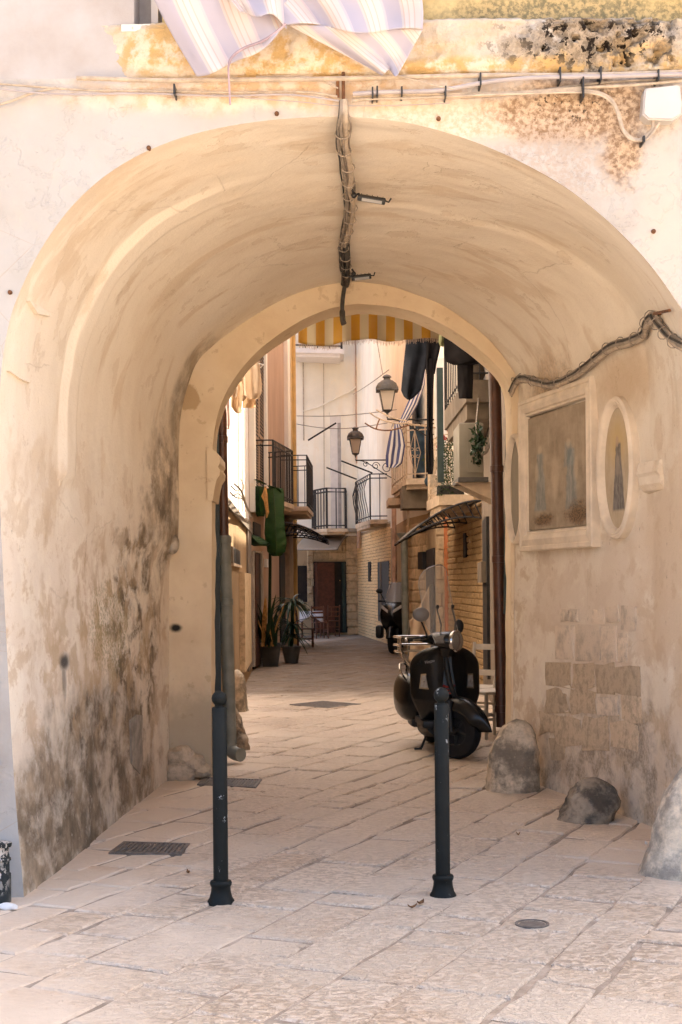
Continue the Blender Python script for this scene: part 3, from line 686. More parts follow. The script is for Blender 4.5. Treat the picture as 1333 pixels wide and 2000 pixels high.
# masonry behind the skin and the storeys above
ms = MB()
ms.box((-4.5, 9.5, 2.2), (5.0, 4.7, 4.4)); part('side_wall', ms, MT['whitewall'], gate)
ms = MB(); ms.box((5.0, 9.5, 2.2), (4.4, 4.7, 4.4)); part('side_wall', ms, MT['whitewall'], gate)
up = MB()
wx0, wx1 = P(262, 30, YF).x, P(316, 30, YF).x
zz = 4.345; top = 11.5
up.box(((-7+wx0)/2, YF+0.15, (zt+top)/2), (wx0+7, 0.30, top-zt))
up.box(((7+wx1)/2, YF+0.16, (zz-0.05+top)/2), (7-wx1, 0.28, top-zz+0.05))
up.box(((wx0+wx1)/2, YF+0.16, (5.6+top)/2), (wx1-wx0, 0.28, top-5.6))
part('upper_wall', up, MT['upper'], gate)
rf = MB(); rf.box((0, (YF+YB)/2+0.2, 4.46), (14, YB-YF-0.1, 0.16)); part('floor_slab', rf, MT['whitewall'], gate)
rf = MB(); rf.box((0, YB-0.12, (4.3+top)/2), (14, 0.22, top-4.3)); part('rear_wall', rf, MT['whitewall'], gate)
rf = MB(); rf.box((0, (YF+YB)/2, top+0.1), (14.2, YB-YF+0.4, 0.2)); part('roof', rf, MT['slab'], gate)
# window at the left end of the ledge
wn = MB(); wn.box(((wx0+wx1)/2, YF+0.22, 4.95), (wx1-wx0+0.02, 0.06, 1.30)); win = part('window', wn, MT['windowgrey'], gate)
ws = MB(); ws.box(((wx0+wx1)/2+0.02, YF+0.08, 4.325), (wx1-wx0+0.16, 0.22, 0.035)); part('sill', ws, MT['windowwhite'], win)
wf = MB(); wf.box((wx1-0.05, YF+0.14, 4.95), (0.035, 0.05, 1.24)); part('window_frame', wf, MT['windowwhite'], win)
# ledge: thick crumbling band
lx0 = P(165, 100, YF).x
lg = MB()
def ledge_pt(u, v):
    x = lerp(lx0, 3.4, u); s = v
    prof = [(0.0, 4.07), (0.055, 4.085), (0.075, 4.11), (0.07, 4.2), (0.075, 4.29), (0.08, 4.335), (0.05, 4.352), (-0.02, 4.356)]
    i = s*(len(prof)-1); k = min(int(i), len(prof)-2); t = i-k
    d = lerp(prof[k][0], prof[k+1][0], t); z = lerp(prof[k][1], prof[k+1][1], t)
    p = Vector((x, 7, z))
    rough = 0.010+0.028*sm(0.6, 1.2, x)
    dd = d*sm(0, 0.12, u+0.02*nz(p, 9, 1)) + (rough*fr(p, 9, 4, 4)+0.008*fr(p, 30, 3, 8))*sm(0, 0.15, v)*sm(0, 0.15, 1-v)
    pit = max(0.0, fr(p, 13, 3, 21)-0.18)*sm(0.85, 1.05, x)*(1-sm(1.65, 1.85, x))*sm(0.2, 0.4, v)*sm(0, 0.2, 1-v)
    blocks = 0.010*(1 if nz((x*2.6+0.3*nz(p, 3, 1), 0, int(v*3)*3.7), 1.0, 2) > 0 else 0)*sm(0.2, 0.3, v)*sm(0, 0.2, 1-v)
    return Vector((x, YF+0.02-dd-blocks+min(pit*0.22, 0.06), z+0.006*nz(p, 4, 7)))
lg.grid(ledge_pt, 300, 40)
part('ledge', lg, MT['ledge'], gate, smooth=True, ang=50)

# the right wall's actual surface, for pieces bedded in it
_rc = {}
def skin_x(Y, z):
    k = round(Y, 2)
    if k not in _rc:
        v_ = (k-YF)/(YR-YF); _rc[k] = [vault_pt(0.5+0.5*i/120, v_) for i in range(40, 121)]
    best = min(_rc[k], key=lambda p: abs(p.z-z)); return best.x
def onskin(px, py, off):
    p = Wl(px, py, RW_A, RW_B); 
    for _ in range(3):
        x = skin_x(min(max(p.y, YF), YR), p.z); d = (x-p.x); p = Wl(px, py, RW_A, RW_B, -d)
    return p+Vector((-off, -off*0.24, 0))
# exposed blocks on the right passage wall, each one its own piece
def wall_block(x0, y0, x1, y1, mat, proud, jit=2.5):
    rnd_ = random.Random(int(x0*7+y0*13))
    c = [(x0, y0), ((x0+x1)/2, y0), (x1, y0), (x1, (y0+y1)/2), (x1, y1), ((x0+x1)/2, y1), (x0, y1), (x0, (y0+y1)/2)]
    c = [(x+rnd_.uniform(-jit, jit)*0.6, y+rnd_.uniform(-jit, jit)) for x, y in c]
    mx, my = (x0+x1)/2, (y0+y1)/2
    base = [onskin(x, y, -0.04) for x, y in c]
    rim = [onskin(x, y, proud*0.75) for x, y in c]
    topf = [onskin(lerp(x, mx, 0.10), lerp(y, my, 0.10), proud) for x, y in c]
    mb = MB().add(base+rim+topf, [(i, (i+1) % 8, 8+(i+1) % 8, 8+i) for i in range(8)]+[(8+i, 8+(i+1) % 8, 16+(i+1) % 8, 16+i) for i in range(8)]+[tuple(range(16, 24))])
    return part('stone_block', mb, mat, gate, smooth=True, ang=50)
pale = [(1087, 1220, 1124, 1287), (1126, 1221, 1174, 1290), (1176, 1223, 1206, 1292), (1209, 1246, 1227, 1293), (1097, 1191, 1112, 1214), (1114, 1190, 1131, 1216), (1158, 1190, 1182, 1217), (1186, 1183, 1209, 1215), (1216, 1184, 1244, 1232), (1210, 1235, 1228, 1243), (1168, 1361, 1210, 1397)]
for b in pale: wall_block(*b, MT['paleblock'], 0.009)
brown = [(1068, 1290, 1118, 1341), (1120, 1294, 1162, 1345), (1165, 1296, 1201, 1356), (1204, 1298, 1252, 1356), (1066, 1344, 1112, 1388), (1115, 1348, 1164, 1396), (1214, 1360, 1256, 1408),
         (1056, 1392, 1086, 1434), (1084, 1402, 1136, 1460), (1139, 1400, 1190, 1462), (1193, 1411, 1246, 1464), (1075, 1437, 1104, 1480)]
for b in brown: wall_block(*b, MT['brownblock'], 0.006, 6)

# repair patch and raised plaster marks on the left wall
def skin_left(px, py, off):
    best = None
    for k in range(90):
        v_ = k/89; Y = lerp(YF, YR, v_); p = P(px, py, Y)
        row = [section(i, v_) for i in range(0, NH, 2)]
        q_ = min(row, key=lambda s_: abs(s_.z-p.z)); d = abs(q_.x-p.x)
        if best is None or d < best[0]: best = (d, Y)
    p = P(px, py, best[1]); u_ = min((abs(vault_pt(i/360, (best[1]-YF)/(YR-YF)).z-p.z), i) for i in range(0, 150))[1]
    s_ = vault_pt(u_/360, (best[1]-YF)/(YR-YF)); return Vector((s_.x+off, p.y, p.z))
for poly, off, m_ in (([(250, 1408), (262, 1396), (274, 1397), (272, 1440), (275, 1480), (270, 1512), (256, 1492), (252, 1450)], 0.010, 'greypatch'), ([(46, 588), (88, 610), (86, 618), (66, 612)], 0.02, 'vault'), ([(14, 724), (50, 742), (50, 748), (30, 740)], 0.02, 'vault')):
    fr0 = [skin_left(x, y, off) for x, y in poly]; bk = [p+Vector((-0.06, 0, 0)) for p in fr0]; n = len(poly)
    part('plaster_patch', MB().add(fr0+bk, [tuple(range(n))]+[(i, (i+1) % n, n+(i+1) % n, n+i) for i in range(n)]), MT[m_], gate)
# framed fresco and two oval medallions: built into the wall, each with its moulding
def rw(px, py, off=0.0): return Wl(px, py, RW_A, RW_B, off)
fx0, fx1 = rw(1028, 900), rw(1172, 900)
du = (fx1-fx0); du.z = 0; Lf = du.length; du.normalize()
LIFT = 0.0
nin = Vector((-du.y, du.x, 0))
if nin.x > 0: nin = -nin
zt_, zb_ = rw(1100, 759).z, rw(1100, 1073).z
def wp(s, z, off): return Vector((fx0.x, fx0.y, 0))+du*s+Vector((0, 0, z))+nin*(off+LIFT)
def plane_lift(s0, s1, z0, z1):                    # how far the uneven plaster stands proud of the plane there
    m_ = 0.0
    for i in range(9):
        for j in range(9):
            q_ = wp(lerp(s0, s1, i/8), lerp(z0, z1, j/8), 0); Yq = min(max(q_.y, YF), YR)
            m_ = max(m_, (q_.x-skin_x(Yq, q_.z))*0.97)
    return m_
fr_t = thing('framed_fresco', 'faded rectangular wall painting in a broad cream plaster frame', 'fresco', wp(Lf/2, zb_, 0))
LIFT = plane_lift(0.1, Lf-0.1, zb_+0.1, zt_-0.1)
pic = MB(); pic.grid(lambda u, v: wp(lerp(0.12, Lf-0.14, u), lerp(zb_+0.16, zt_-0.15, v), 0.012), 8, 8)
part('picture', pic, mat_picture('panel'), fr_t)
fprof = [(0.0, -0.12), (0.0, 0.042), (0.008, 0.050), (0.030, 0.050), (0.036, 0.040), (0.075, 0.052), (0.105, 0.040), (0.112, 0.026), (0.128, 0.028), (0.135, 0.0)]
def frame_side(c0, c1, d0, d1):           # mitred length of moulding; c outer corners, d inward directions (s,z)
    mb = MB(); n = len(fprof); a = []; b = []
    for t, h in fprof:
        a.append(wp(c0[0]+d0[0]*t, c0[1]+d0[1]*t, h)); b.append(wp(c1[0]+d1[0]*t, c1[1]+d1[1]*t, h))
    mb.add(a+b, [(i, i+1, n+i+1, n+i) for i in range(n-1)])
    return mb
A, B, C, D = (0, zb_), (Lf, zb_), (Lf, zt_), (0, zt_)
for nm, s in (('frame_bottom', frame_side(A, B, (1, 1.15), (-1, 1.15))), ('frame_side', frame_side(B, C, (-1, 1.15), (-1, -1))), ('frame_top', frame_side(C, D, (-1, -1), (1, -1))), ('frame_side', frame_side(D, A, (1, -1), (1, 1.15)))):
    part(nm, s, MT['moulding'], fr_t, smooth=True, ang=25)
def medallion(pxc, pyc, rs, rz, kind, label):
    c = rw(pxc, pyc); s0 = (c-Vector((fx0.x, fx0.y, 0))).dot(du); z0 = c.z
    global LIFT
    LIFT = 0.0; LIFT = plane_lift(s0-rs*0.8, s0+rs*0.8, z0-rz*0.8, z0+rz*0.8)
    t = thing('oval_medallion', label, 'fresco', wp(s0, z0-rz, 0))
    pr = [(1.0, -0.12), (1.0, 0.035), (0.95, 0.05), (0.90, 0.045), (0.88, 0.05), (0.83, 0.042), (0.80, 0.03), (0.785, 0.034), (0.76, 0.022), (0.74, 0.006)]
    mb = MB(); n = 56
    vs_ = [wp(s0+math.cos(2*math.pi*k/n)*(rs-(1-r_)*rs), z0+math.sin(2*math.pi*k/n)*(rz-(1-r_)*rs), h) for r_, h in pr for k in range(n)]
    mb.add(vs_, [(i*n+k, i*n+(k+1) % n, (i+1)*n+(k+1) % n, (i+1)*n+k) for i in range(len(pr)-1) for k in range(n)])
    part('moulding', mb, MT['moulding'], t, smooth=True, ang=35)
    pm = MB(); pm.grid(lambda u, v: wp(s0+(rs*0.75)*v*math.cos(2*math.pi*u), z0+(rz-0.25*rs)*v*math.sin(2*math.pi*u), 0.010), 40, 8, lambda u, v: (0.5+0.5*v*math.cos(2*math.pi*u), 0.5+0.5*v*math.sin(2*math.pi*u)))
    part('picture', pm, mat_picture(kind), t)
    return t
medallion(1217, 914, 0.285, 0.47, 'figure', 'oval painting of a dark robed figure in a ringed cream plaster frame')
medallion(1013, 955, 0.20, 0.44, 'plain', 'oval painting gone dark in cream frame beside the dark lane pipe')
# little stone corbel beside the ovals
LIFT = 0.0
cb = MB(); c = rw(1290, 930, 0.0); s0 = (c-Vector((fx0.x, fx0.y, 0))).dot(du); z0 = c.z
LIFT = plane_lift(s0-0.1, s0+0.1, z0-0.05, z0+0.05)
pl = [wp(s0-0.14, z0+a, b) for a, b in ((0.09, -0.1), (0.09, 0.03), (0.02, 0.05), (0.0, 0.035), (-0.05, 0.03), (-0.09, 0.0), (-0.12, -0.1))]
cb.prism(pl, du*0.30); part('corbel', cb, MT['vault'], gate, smooth=True, ang=30)
# rubble plinth in the left rear corner
for px, py, s in ((352, 1478, 0.10), (378, 1490, 0.09), (350, 1510, 0.12), (392, 1505, 0.08), (366, 1500, 0.07)):
    mb = MB(); q = P(px, py, 11.33); mb.sphere((q.x, 11.33, max(q.z, 0.02)), s*1.1, 9, 6, (1.1, 0.7, 0.8))
    for i, v in enumerate(mb.v): mb.v[i] = tuple(Vector(v)+0.025*noise.noise_vector(Vector(v)*11))
    part('rubble_stone', mb, MT['brownblock'], gate, smooth=True, ang=35)
# iron tie bolts in the facade
for px, py in ((291, 289), (541, 222), (857, 232), (1277, 452), (20, 571)):
    q = P(px, py, YF); mb = MB(); rot = Matrix.Rotation(R(90), 4, 'X').to_3x3()
    mb.lathe([(0, 0.018), (0.008, 0.018), (0.011, 0.012), (0.012, -0.01)], 10, (q.x, YF, q.z), rot)
    part('anchor_bolt', mb, MT['rust'], gate, smooth=True)

# ------------------------------------------------------------------ paving
pave = MB(); pave.add([(-60, -60, -0.009), (60, -60, -0.009), (60, 120, -0.009), (-60, 120, -0.009)], [(0, 1, 2, 3)])
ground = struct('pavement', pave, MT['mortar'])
ANG = R(24)
ud = Vector((math.sin(ANG), math.cos(ANG), 0)); vd = Vector((math.cos(ANG), -math.sin(ANG), 0))
def street_x(Y):
    if Y < 7.0: return -5.5, 5.5
    if Y < 11.9: return -1.62, 2.45-(Y-7)*0.23
    if Y < 25: return -1.1-(Y-12)*0.05, 1.6+(Y-12)*0.06
    return -1.75, 2.3-(Y-25)*0.05
rs = random.Random(3)
stones = []
v = -16.0
while v < 9:
    wv = rs.uniform(0.21, 0.42); u = -6+rs.uniform(0, 0.5)
    while u < 52:
        lu = rs.choice((rs.uniform(0.22, 0.45), rs.uniform(0.35, 0.62), rs.uniform(0.5, 0.85)))
        c = ud*(u+lu/2)+vd*(v+wv/2)
        a, b = street_x(c.y)
        if 0.5 < c.y < 46 and a-0.15 < c.x < b+0.15: stones.append((c.copy(), lu, wv))
        u += lu
    v += wv
def stone_geo(c, lu, wv, rr):
    g = rr.uniform(0.003, 0.011); a, b = lu/2-g, wv/2-g*0.8; j = 0.026; c = c+vd*rr.uniform(-0.012, 0.012)
    out = []
    for su, sv in ((-1, -1), (-0.35, -1), (0.35, -1), (1, -1), (1, 0), (1, 1), (0.35, 1), (-0.35, 1), (-1, 1), (-1, 0)):
        out.append((su*a+rr.uniform(-j, j)*0.6, sv*b+rr.uniform(-j, j)*0.5))
    zt = rr.uniform(-0.003, 0.003); tu, tv = rr.uniform(-0.0035, 0.0035), rr.uniform(-0.0035, 0.0035)
    n = len(out)
    def pt(x, y, z): return c+ud*x+vd*y+Vector((0, 0, z+tu*x/a+tv*y/b))
    vs_ = [pt(x, y, -0.03) for x, y in out]+[pt(x*0.995, y*0.99, zt-0.008) for x, y in out]+[pt(x-math.copysign(0.014, x)*(abs(x) > 0.05), y-math.copysign(0.012, y)*(abs(y) > 0.03), zt) for x, y in out]+[pt(0, 0, zt+rr.uniform(-0.002, 0.003))]
    fs = [(i, (i+1) % n, n+(i+1) % n, n+i) for i in range(n)]+[(n+i, n+(i+1) % n, 2*n+(i+1) % n, 2*n+i) for i in range(n)]+[(2*n+i, 2*n+(i+1) % n, 3*n) for i in range(n)]
    return vs_, fs
def inview(c):
    return c.y > 4.4 and abs(c.x) < 0.255*c.y+0.3
cand = sorted([s for s in stones if inview(s[0])], key=lambda s: s[0].y)[:298]
ids = {id(s) for s in cand}
rest = MB()
for s in stones:
    vs_, fs = stone_geo(*s, rs)
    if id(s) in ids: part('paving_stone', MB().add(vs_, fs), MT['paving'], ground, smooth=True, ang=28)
    else: rest.add(vs_, fs)
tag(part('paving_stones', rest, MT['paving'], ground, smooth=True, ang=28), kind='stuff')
# ------------------------------------------------------------------ bollards
def bollard(loc, label, hh=1.03):
    t = thing('bollard', label, 'bollard', loc, 'iron bollards across the archway')
    x, y, _ = loc; c = (x, y, 0)
    r = 0.0365
    part('base', MB().lathe([(0.0, -0.01), (0.068, -0.01), (0.066, 0.006), (0.056, 0.022), (0.049, 0.05), (0.047, 0.075), (0.052, 0.083), (0.054, 0.094), (0.050, 0.104), (0.039, 0.108), (0.0, 0.108)], 28, c), MT['bollard'], t, True, 50)
    part('post', MB().lathe([(0, 0.10), (r, 0.10), (r, 0.30), (r*0.99, hh-0.085), (r*0.9, hh-0.078), (0.018, hh-0.074), (0, hh-0.074)], 28, c), MT['bollard'], t, True, 50)
    part('ball', MB().sphere((x, y, hh-0.036), 0.038, 24, 14), MT['bollard'], t, True).data
    part('neck', MB().lathe([(0.0, hh-0.078), (0.02, hh-0.078), (0.02, hh-0.062), (0, hh-0.062)], 16, c), MT['bollard'], t, True)
    return t
bollard(G(432, 1762), 'dark iron ball-topped bollard with white paint chips, beside the damp-stained passage wall')
bollard(G(866, 1750), 'dark iron ball-topped bollard standing in front of the parked black scooter')
# stump of old downpipe at the corner of the facade
q = G(4, 1762); t = thing('pipe_stump', 'peeling black and white pipe stump at the facade corner', 'pipe', q)
mbo = mat_oldpaint('peeling_stump_paint', (0.025, 0.03, 0.03), (0.62, 0.55, 0.47), 0.5)
part('pipe', MB().lathe([(0.0, 0.0), (0.045, 0.0), (0.045, 0.14), (0.038, 0.145), (0.038, 0.20), (0.046, 0.205), (0.046, 0.215), (0.038, 0.22), (0.036, 0.27), (0.05, 0.272), (0.052, 0.29), (0.03, 0.297), (0, 0.297)], 20, (q.x, q.y, 0)), mbo, t, True, 40)
mb = MB(); d = G(16, 1776); mb.sphere((d.x, d.y, 0.012), 0.05, 10, 6, (1.0, 0.5, 0.35))
for i, v in enumerate(mb.v): mb.v[i] = tuple(Vector(v)+0.01*noise.noise_vector(Vector(v)*30))
solo('paper_scrap', mb, MT['white'], 'crumpled white scrap lying by the pipe stump', 'litter', smooth=True)

# ------------------------------------------------------------------ guard stones
def rock(name, label, px, pyb, w_, d_, h_, mat, seed, top=0.55, lean=0.0, cat='stone', yshift=0.0, amp=0.04, pointy=1.0, dome=6.0):
    q = G(px, pyb); mb = MB(); n, m = 40, 28
    cx_, cy_ = q.x, q.y+d_*0.45+yshift
    for j in range(m+1):
        s = j/m
        z = h_*s
        k = (1-s**dome)**0.5*lerp(1, top, s**pointy) if s < 1 else 0.0
        for i in range(n):
            a = 2*math.pi*i/n
            ca, sa = math.cos(a), math.sin(a)
            e = 0.8; x = math.copysign(abs(ca)**e, ca)*w_/2*k; y = math.copysign(abs(sa)**e, sa)*d_/2*k
            p = Vector((cx_+x+lean*s, cy_+y, z-0.03))
            dd = amp*1.2*fr(p, 3.5, 4, seed)+amp*0.55*fr(p, 11, 4, seed+5)-amp*1.0*max(0, nz(p, 6, seed+9)-0.15)
            mb.v.append(tuple(p+Vector((ca, sa, 0.2)).normalized()*dd*(0.4 if s > 0.97 else 1)))
    for j in range(m):
        for i in range(n): mb.f.append((j*n+i, j*n+(i+1) % n, (j+1)*n+(i+1) % n, (j+1)*n+i))
    return solo(name, mb, mat, label, cat, smooth=True, ang=55)
def mat_rock(name, c, z0, z1, dark):
    m = NT(name); X, Y, Z = m.xyz(); n2 = m.noise(7, 7, 0.7); fine = m.noise(42, 5, 0.7)
    col = m.mix(m.step(n2, 0.35, 0.65), sc3(c, 0.7), sc3(c, 1.25))
    col = m.mix(m.math('MULTIPLY', m.step(m.noise(4.5, 6, 0.65, m.map(None, (1, 1, 1), (0, 0, 0), (3, 1, z0))), 0.45, 0.6), 0.8), col, dark)
    col = m.mix(m.step(fine, 0.56, 0.72, 0, 0.3), col, sc3(c, 1.35)); col = m.mix(m.step(m.noise(90, 4, 0.75), 0.60, 0.74, 0, 0.35), col, sc3(c, 0.45))
    return m.done(col, 0.85, m.bump(m.math('ADD', n2, m.math('MULTIPLY', fine, 0.5)), 0.7, 0.025), spec=0.2)
rk1 = mat_rock('pale_guard_stone', (0.62, 0.50, 0.355), 0.0, 0.2, (0.16, 0.13, 0.095)); rk2 = mat_rock('dark_brown_stone', (0.38, 0.295, 0.205), 1, 1, (0.07, 0.055, 0.042)); rk3 = mat_rock('cream_guard_stone', (0.70, 0.58, 0.43), 2, 2, (0.28, 0.24, 0.2))
rock('guard_stone', 'tall rounded guard stone at the inner corner, beside the brown downpipe', 1006, 1549, 0.41, 0.42, 0.56, rk1, 2.0, 0.74, 0.04, amp=0.022, dome=5)
rock('guard_stone', 'low lumpy dark boulder at the foot of the patched passage wall', 1155, 1610, 0.40, 0.32, 0.31, rk2, 7.0, 0.72, 0.05, yshift=0.02, amp=0.035, dome=4)
rock('guard_stone', 'large pale guard stone at the outer corner of the passage', 1396, 1722, 0.72, 0.46, 0.68, rk3, 12.0, 0.52, 0.02, amp=0.022, pointy=1.0, dome=4)
rock('guard_stone', 'rounded guard stone beside the white house, next to the grey lane post', 462, 1392, 0.26, 0.34, 0.55, rk1, 21.0, 0.8, 0.0, amp=0.025)
rock('guard_stone', 'leaning dark guard stone at the foot of the grey downpipe', 463, 1468, 0.24, 0.30, 0.47, rk2, 31.0, 0.4, -0.05, amp=0.03)

# ------------------------------------------------------------------ covers in the paving
def rect_cover(name, label, corners, bars, kind='long'):
    p = [G(*c) for c in corners]; c = sum(p, Vector())/4
    t = thing(name, label, 'drain cover', (c.x, c.y, 0))
    def q(u, v, z): r_ = p[0].lerp(p[1], u).lerp(p[3].lerp(p[2], u), v); return Vector((r_.x, r_.y, z))
    fm = MB(); e = 0.05
    for (u0, v0, u1, v1) in ((0, 0, 1, e*1.6), (0, 1-e*1.6, 1, 1), (0, e*1.6, e, 1-e*1.6), (1-e, e*1.6, 1, 1-e*1.6)):
        fm.prism([q(u0, v0, -0.02), q(u1, v0, -0.02), q(u1, v1, -0.02), q(u0, v1, -0.02)], (0, 0, 0.029))
    part('frame', fm, MT['castiron'], t)
    part('plate', MB().prism([q(e, e*1.6, -0.02), q(1-e, e*1.6, -0.02), q(1-e, 1-e*1.6, -0.02), q(e, 1-e*1.6, -0.02)], (0, 0, 0.0225)), MT['castiron'], t)
    for k in range(bars):
        u = e+(1-2*e)*(k+0.5)/bars; d = (1-2*e)/bars*0.28
        if kind == 'long': pl = [q(u-d, 0.12, 0.001), q(u+d, 0.12, 0.001), q(u+d, 0.88, 0.001), q(u-d, 0.88, 0.001)]
        else:
            v = 0.1+0.8*(k+0.5)/bars; dv = 0.8/bars*0.28
            pl = [q(0.07, v-dv, 0.001), q(0.93, v-dv, 0.001), q(0.93, v+dv, 0.001), q(0.07, v+dv, 0.001)]
        part('grate_bar', MB().prism(pl, (0, 0, 0.008)), MT['castiron'], t)
    return t
rect_cover('drain_cover', 'flat dark rectangular manhole cover beside the damp-stained passage wall', [(212, 1668), (354, 1671), (371, 1650), (242, 1646)], 14)
rect_cover('drain_cover', 'narrow ribbed drain grate lying behind the chipped bollard', [(385, 1534), (500, 1540), (512, 1524), (398, 1520)], 18)
rect_cover('drain_cover', 'wide rectangular manhole cover in the middle of the lane', [(566, 1377), (640, 1384), (706, 1376), (630, 1370)], 8)
q = G(1040, 1806); t = thing('valve_cover', 'small round iron valve cover set in the paving', 'drain cover', (q.x, q.y, 0))
part('rim', MB().lathe([(0.078, -0.02), (0.078, 0.006), (0.066, 0.008), (0.064, -0.004), (0.0, -0.004)], 24, (q.x, q.y, 0)), MT['castiron'], t, True, 40)
part('lid', MB().lathe([(0.058, -0.003), (0.058, 0.003), (0.045, 0.004), (0.02, 0.002), (0, 0.003)], 20, (q.x, q.y, 0)), MT['castiron'], t, True, 40)
# fallen leaves and scraps
for px, py, s, mt, lab in ((822, 1768, 0.03, 'leafbrown', 'larger curled brown leaf lying close by the bollard foot'), (806, 1776, 0.025, 'leafbrown', 'smaller dry leaf between the bollard foot and a paving joint'), (368, 1708, 0.02, 'leafbrown', 'small dry leaf on bare paving'), (1013, 1633, 0.012, 'leafbrown', 'tiny leaf scrap beside the dark boulder'), (1263, 1652, 0.018, 'white', 'tiny white paper scrap near the large pale stone')):
    q = G(px, py); mb = MB(); a = random.uniform(0, 3)
    mb.grid(lambda u, v: Vector((q.x+math.cos(a)*(u-0.5)*2*s-math.sin(a)*(v-0.5)*s*math.sin(math.pi*u), q.y+math.sin(a)*(u-0.5)*2*s+math.cos(a)*(v-0.5)*s*math.sin(math.pi*u), 0.006+0.014*(2*u-1)**2+0.012*abs(v-0.5))), 6, 4)
    solidify(solo('fallen_leaf' if mt == 'leafbrown' else 'paper_scrap', mb, MT[mt], lab, 'litter'), 0.002)

# ------------------------------------------------------------------ cables
def pcurve(pts, Yf, per=6): return catmull([P(x, y, Yf(x, y) if callable(Yf) else Yf) for x, y in pts], per)
def wob(pts, a, s, seed): return [p+a*noise.noise_vector(p*s+Vector((seed, seed, 0))) for p in pts]
cb = thing('facade_cable_run', 'beige cables and conduits clipped along the facade under the ledge', 'cables', (0, YF-0.03, 3.9))
runs = [([(-60, 158), (80, 170), (200, 176), (340, 178), (480, 181), (600, 180), (660, 188)], 0.006, 'cable', 0.035), ([(-60, 168), (100, 182), (260, 182), (420, 186), (560, 184), (662, 196)], 0.005, 'cableviolet', 0.05),
        ([(150, 152), (400, 156), (640, 152), (800, 150), (1000, 147), (1200, 145), (1400, 138)], 0.012, 'cable', 0.06), ([(690, 182), (760, 178), (860, 176), (960, 160), (1060, 151), (1200, 149), (1400, 143)], 0.011, 'cableviolet', 0.075),
        ([(690, 188), (760, 184), (880, 184), (1000, 179), (1120, 172), (1250, 166), (1400, 150)], 0.008, 'cable', 0.05), ([(688, 196), (760, 188), (900, 187), (1040, 180), (1140, 176), (1188, 190), (1207, 220), (1220, 258), (1248, 275), (1274, 256), (1276, 238)], 0.010, 'cable', 0.045), ([(700, 192), (850, 189), (1020, 183), (1150, 180), (1196, 200), (1212, 240), (1228, 268), (1262, 272), (1288, 240)], 0.006, 'cable', 0.06),
        ([(900, 190), (1000, 184), (1120, 168), (1240, 156), (1400, 152)], 0.006, 'cablegrey', 0.04), ([(760, 144), (850, 166), (885, 172)], 0.004, 'cable', 0.09), ([(660, 172), (600, 150), (500, 149)], 0.004, 'cable', 0.05), ([(400, 180), (500, 192), (600, 200), (660, 206), (760, 206), (880, 200)], 0.0025, 'cableviolet', 0.03), ([(-40, 215), (20, 197), (60, 182), (110, 170)], 0.007, 'cable', 0.03)]
for k, (pp, r, mt, off) in enumerate(runs):
    part('cable', MB().tube(wob(pcurve(pp, YF-off-r), 0.006, 2.2, k*3.3), r, 8), MT[mt], cb, True)
for px, py, h_ in ((342, 178, 0.05), (728, 184, 0.05), (737, 182, 0.05), (785, 181, 0.04), (870, 182, 0.05), (938, 158, 0.06), (1093, 149, 0.07), (1138, 174, 0.10), (1172, 148, 0.07), (1284, 150, 0.05), (1256, 275, 0.03)):
    q = P(px, py, YF-0.06); part('cable_tie', MB().box((q.x, YF-0.05, q.z), (0.008, 0.10, h_)), MT['tie'], cb)
for px, y0, y1 in ((671, 140, 200), (660, 150, 190)):
    a, b = P(px, y0, YF-0.045), P(px, y1, YF-0.02); part('rusty_bracket', MB().tube([a, b], 0.009, 7), MT['rust'], cb, True)
# bundle dropping over the arch and running along the crown of the vault
vb = thing('vault_cable_bundle', 'thick bound cable bundle running along the crown of the vault', 'cables', P(668, 300, 8))
def crown_z(Y): return lerp(P(660, 227, YF).z, P(700, 550, YR).z, (Y-YF)/(YR-YF))-0.03
def crown_curve(dx, dz, seed, amp=0.02):
    pts = [P(672+dx*200, 195, YF-0.03), P(672+dx*260, 222, YF-0.03)]
    px_row = [(670, 243), (673, 300), (684, 380), (680, 440), (672, 480), (676, 540), (676, 550)]
    out = list(pts)
    for k in range(15):
        Y = lerp(YF+0.08, YR-0.03, k/14); z = crown_z(Y)
        py = HY-(z-EYE)/Y*F
        x_px = 0
        for (xa, ya), (xb, yb) in zip(px_row, px_row[1:]):
            if ya <= py <= yb: x_px = lerp(xa, xb, (py-ya)/(yb-ya))
        if not x_px: x_px = 671 if py < 300 else 676
        p = P(x_px, py, Y); out.append(Vector((p.x+dx, Y, z+dz))+amp*noise.noise_vector(Vector((Y*2.3, seed, 0))))
    return catmull(out, 5)
for k, (dx, dz, r, mt) in enumerate(((0.012, -0.008, 0.015, 'cable'), (-0.022, 0.0, 0.010, 'cablegrey'), (-0.006, -0.012, 0.007, 'cablegrey'), (-0.012, 0.012, 0.011, 'cablegrey'), (0.030, 0.01, 0.006, 'cablegrey'), (-0.034, 0.004, 0.005, 'cabledark'))):
    pts = crown_curve(dx, dz, k*5.1)
    n = len(pts); cut = int(n*0.70)
    part('cable', MB().tube(pts[:cut+1], r, 8), MT[mt], vb, True)
    part('dark_cable_end', MB().tube(pts[cut:], r*1.08, 8), MT['cabledark'], vb, True)  # last stretch of each crown cable is darker
for k in range(13):
    pts = crown_curve(0, -0.01, 0.0); p = pts[min(12+k*5, len(pts)-1)]
    part('cable_tie', MB().tube([p+Vector((math.cos(a)*0.038, 0, math.sin(a)*0.028)) for a in [i*math.pi/5 for i in range(10)]], 0.0035, 5, closed=True), MT['cablegrey'], vb, True)
pts = catmull([P(676, 545, YR-0.04), P(671, 575, YR-0.05), P(669, 600, YR-0.05), P(670, 625, YR-0.05), P(673, 634, YR-0.05)], 6)
part('hanging_end', MB().tube(pts, [0.017]*14+[0.024]*(len(pts)-15)+[0.014], 10), MT['cabledark'], vb, True)
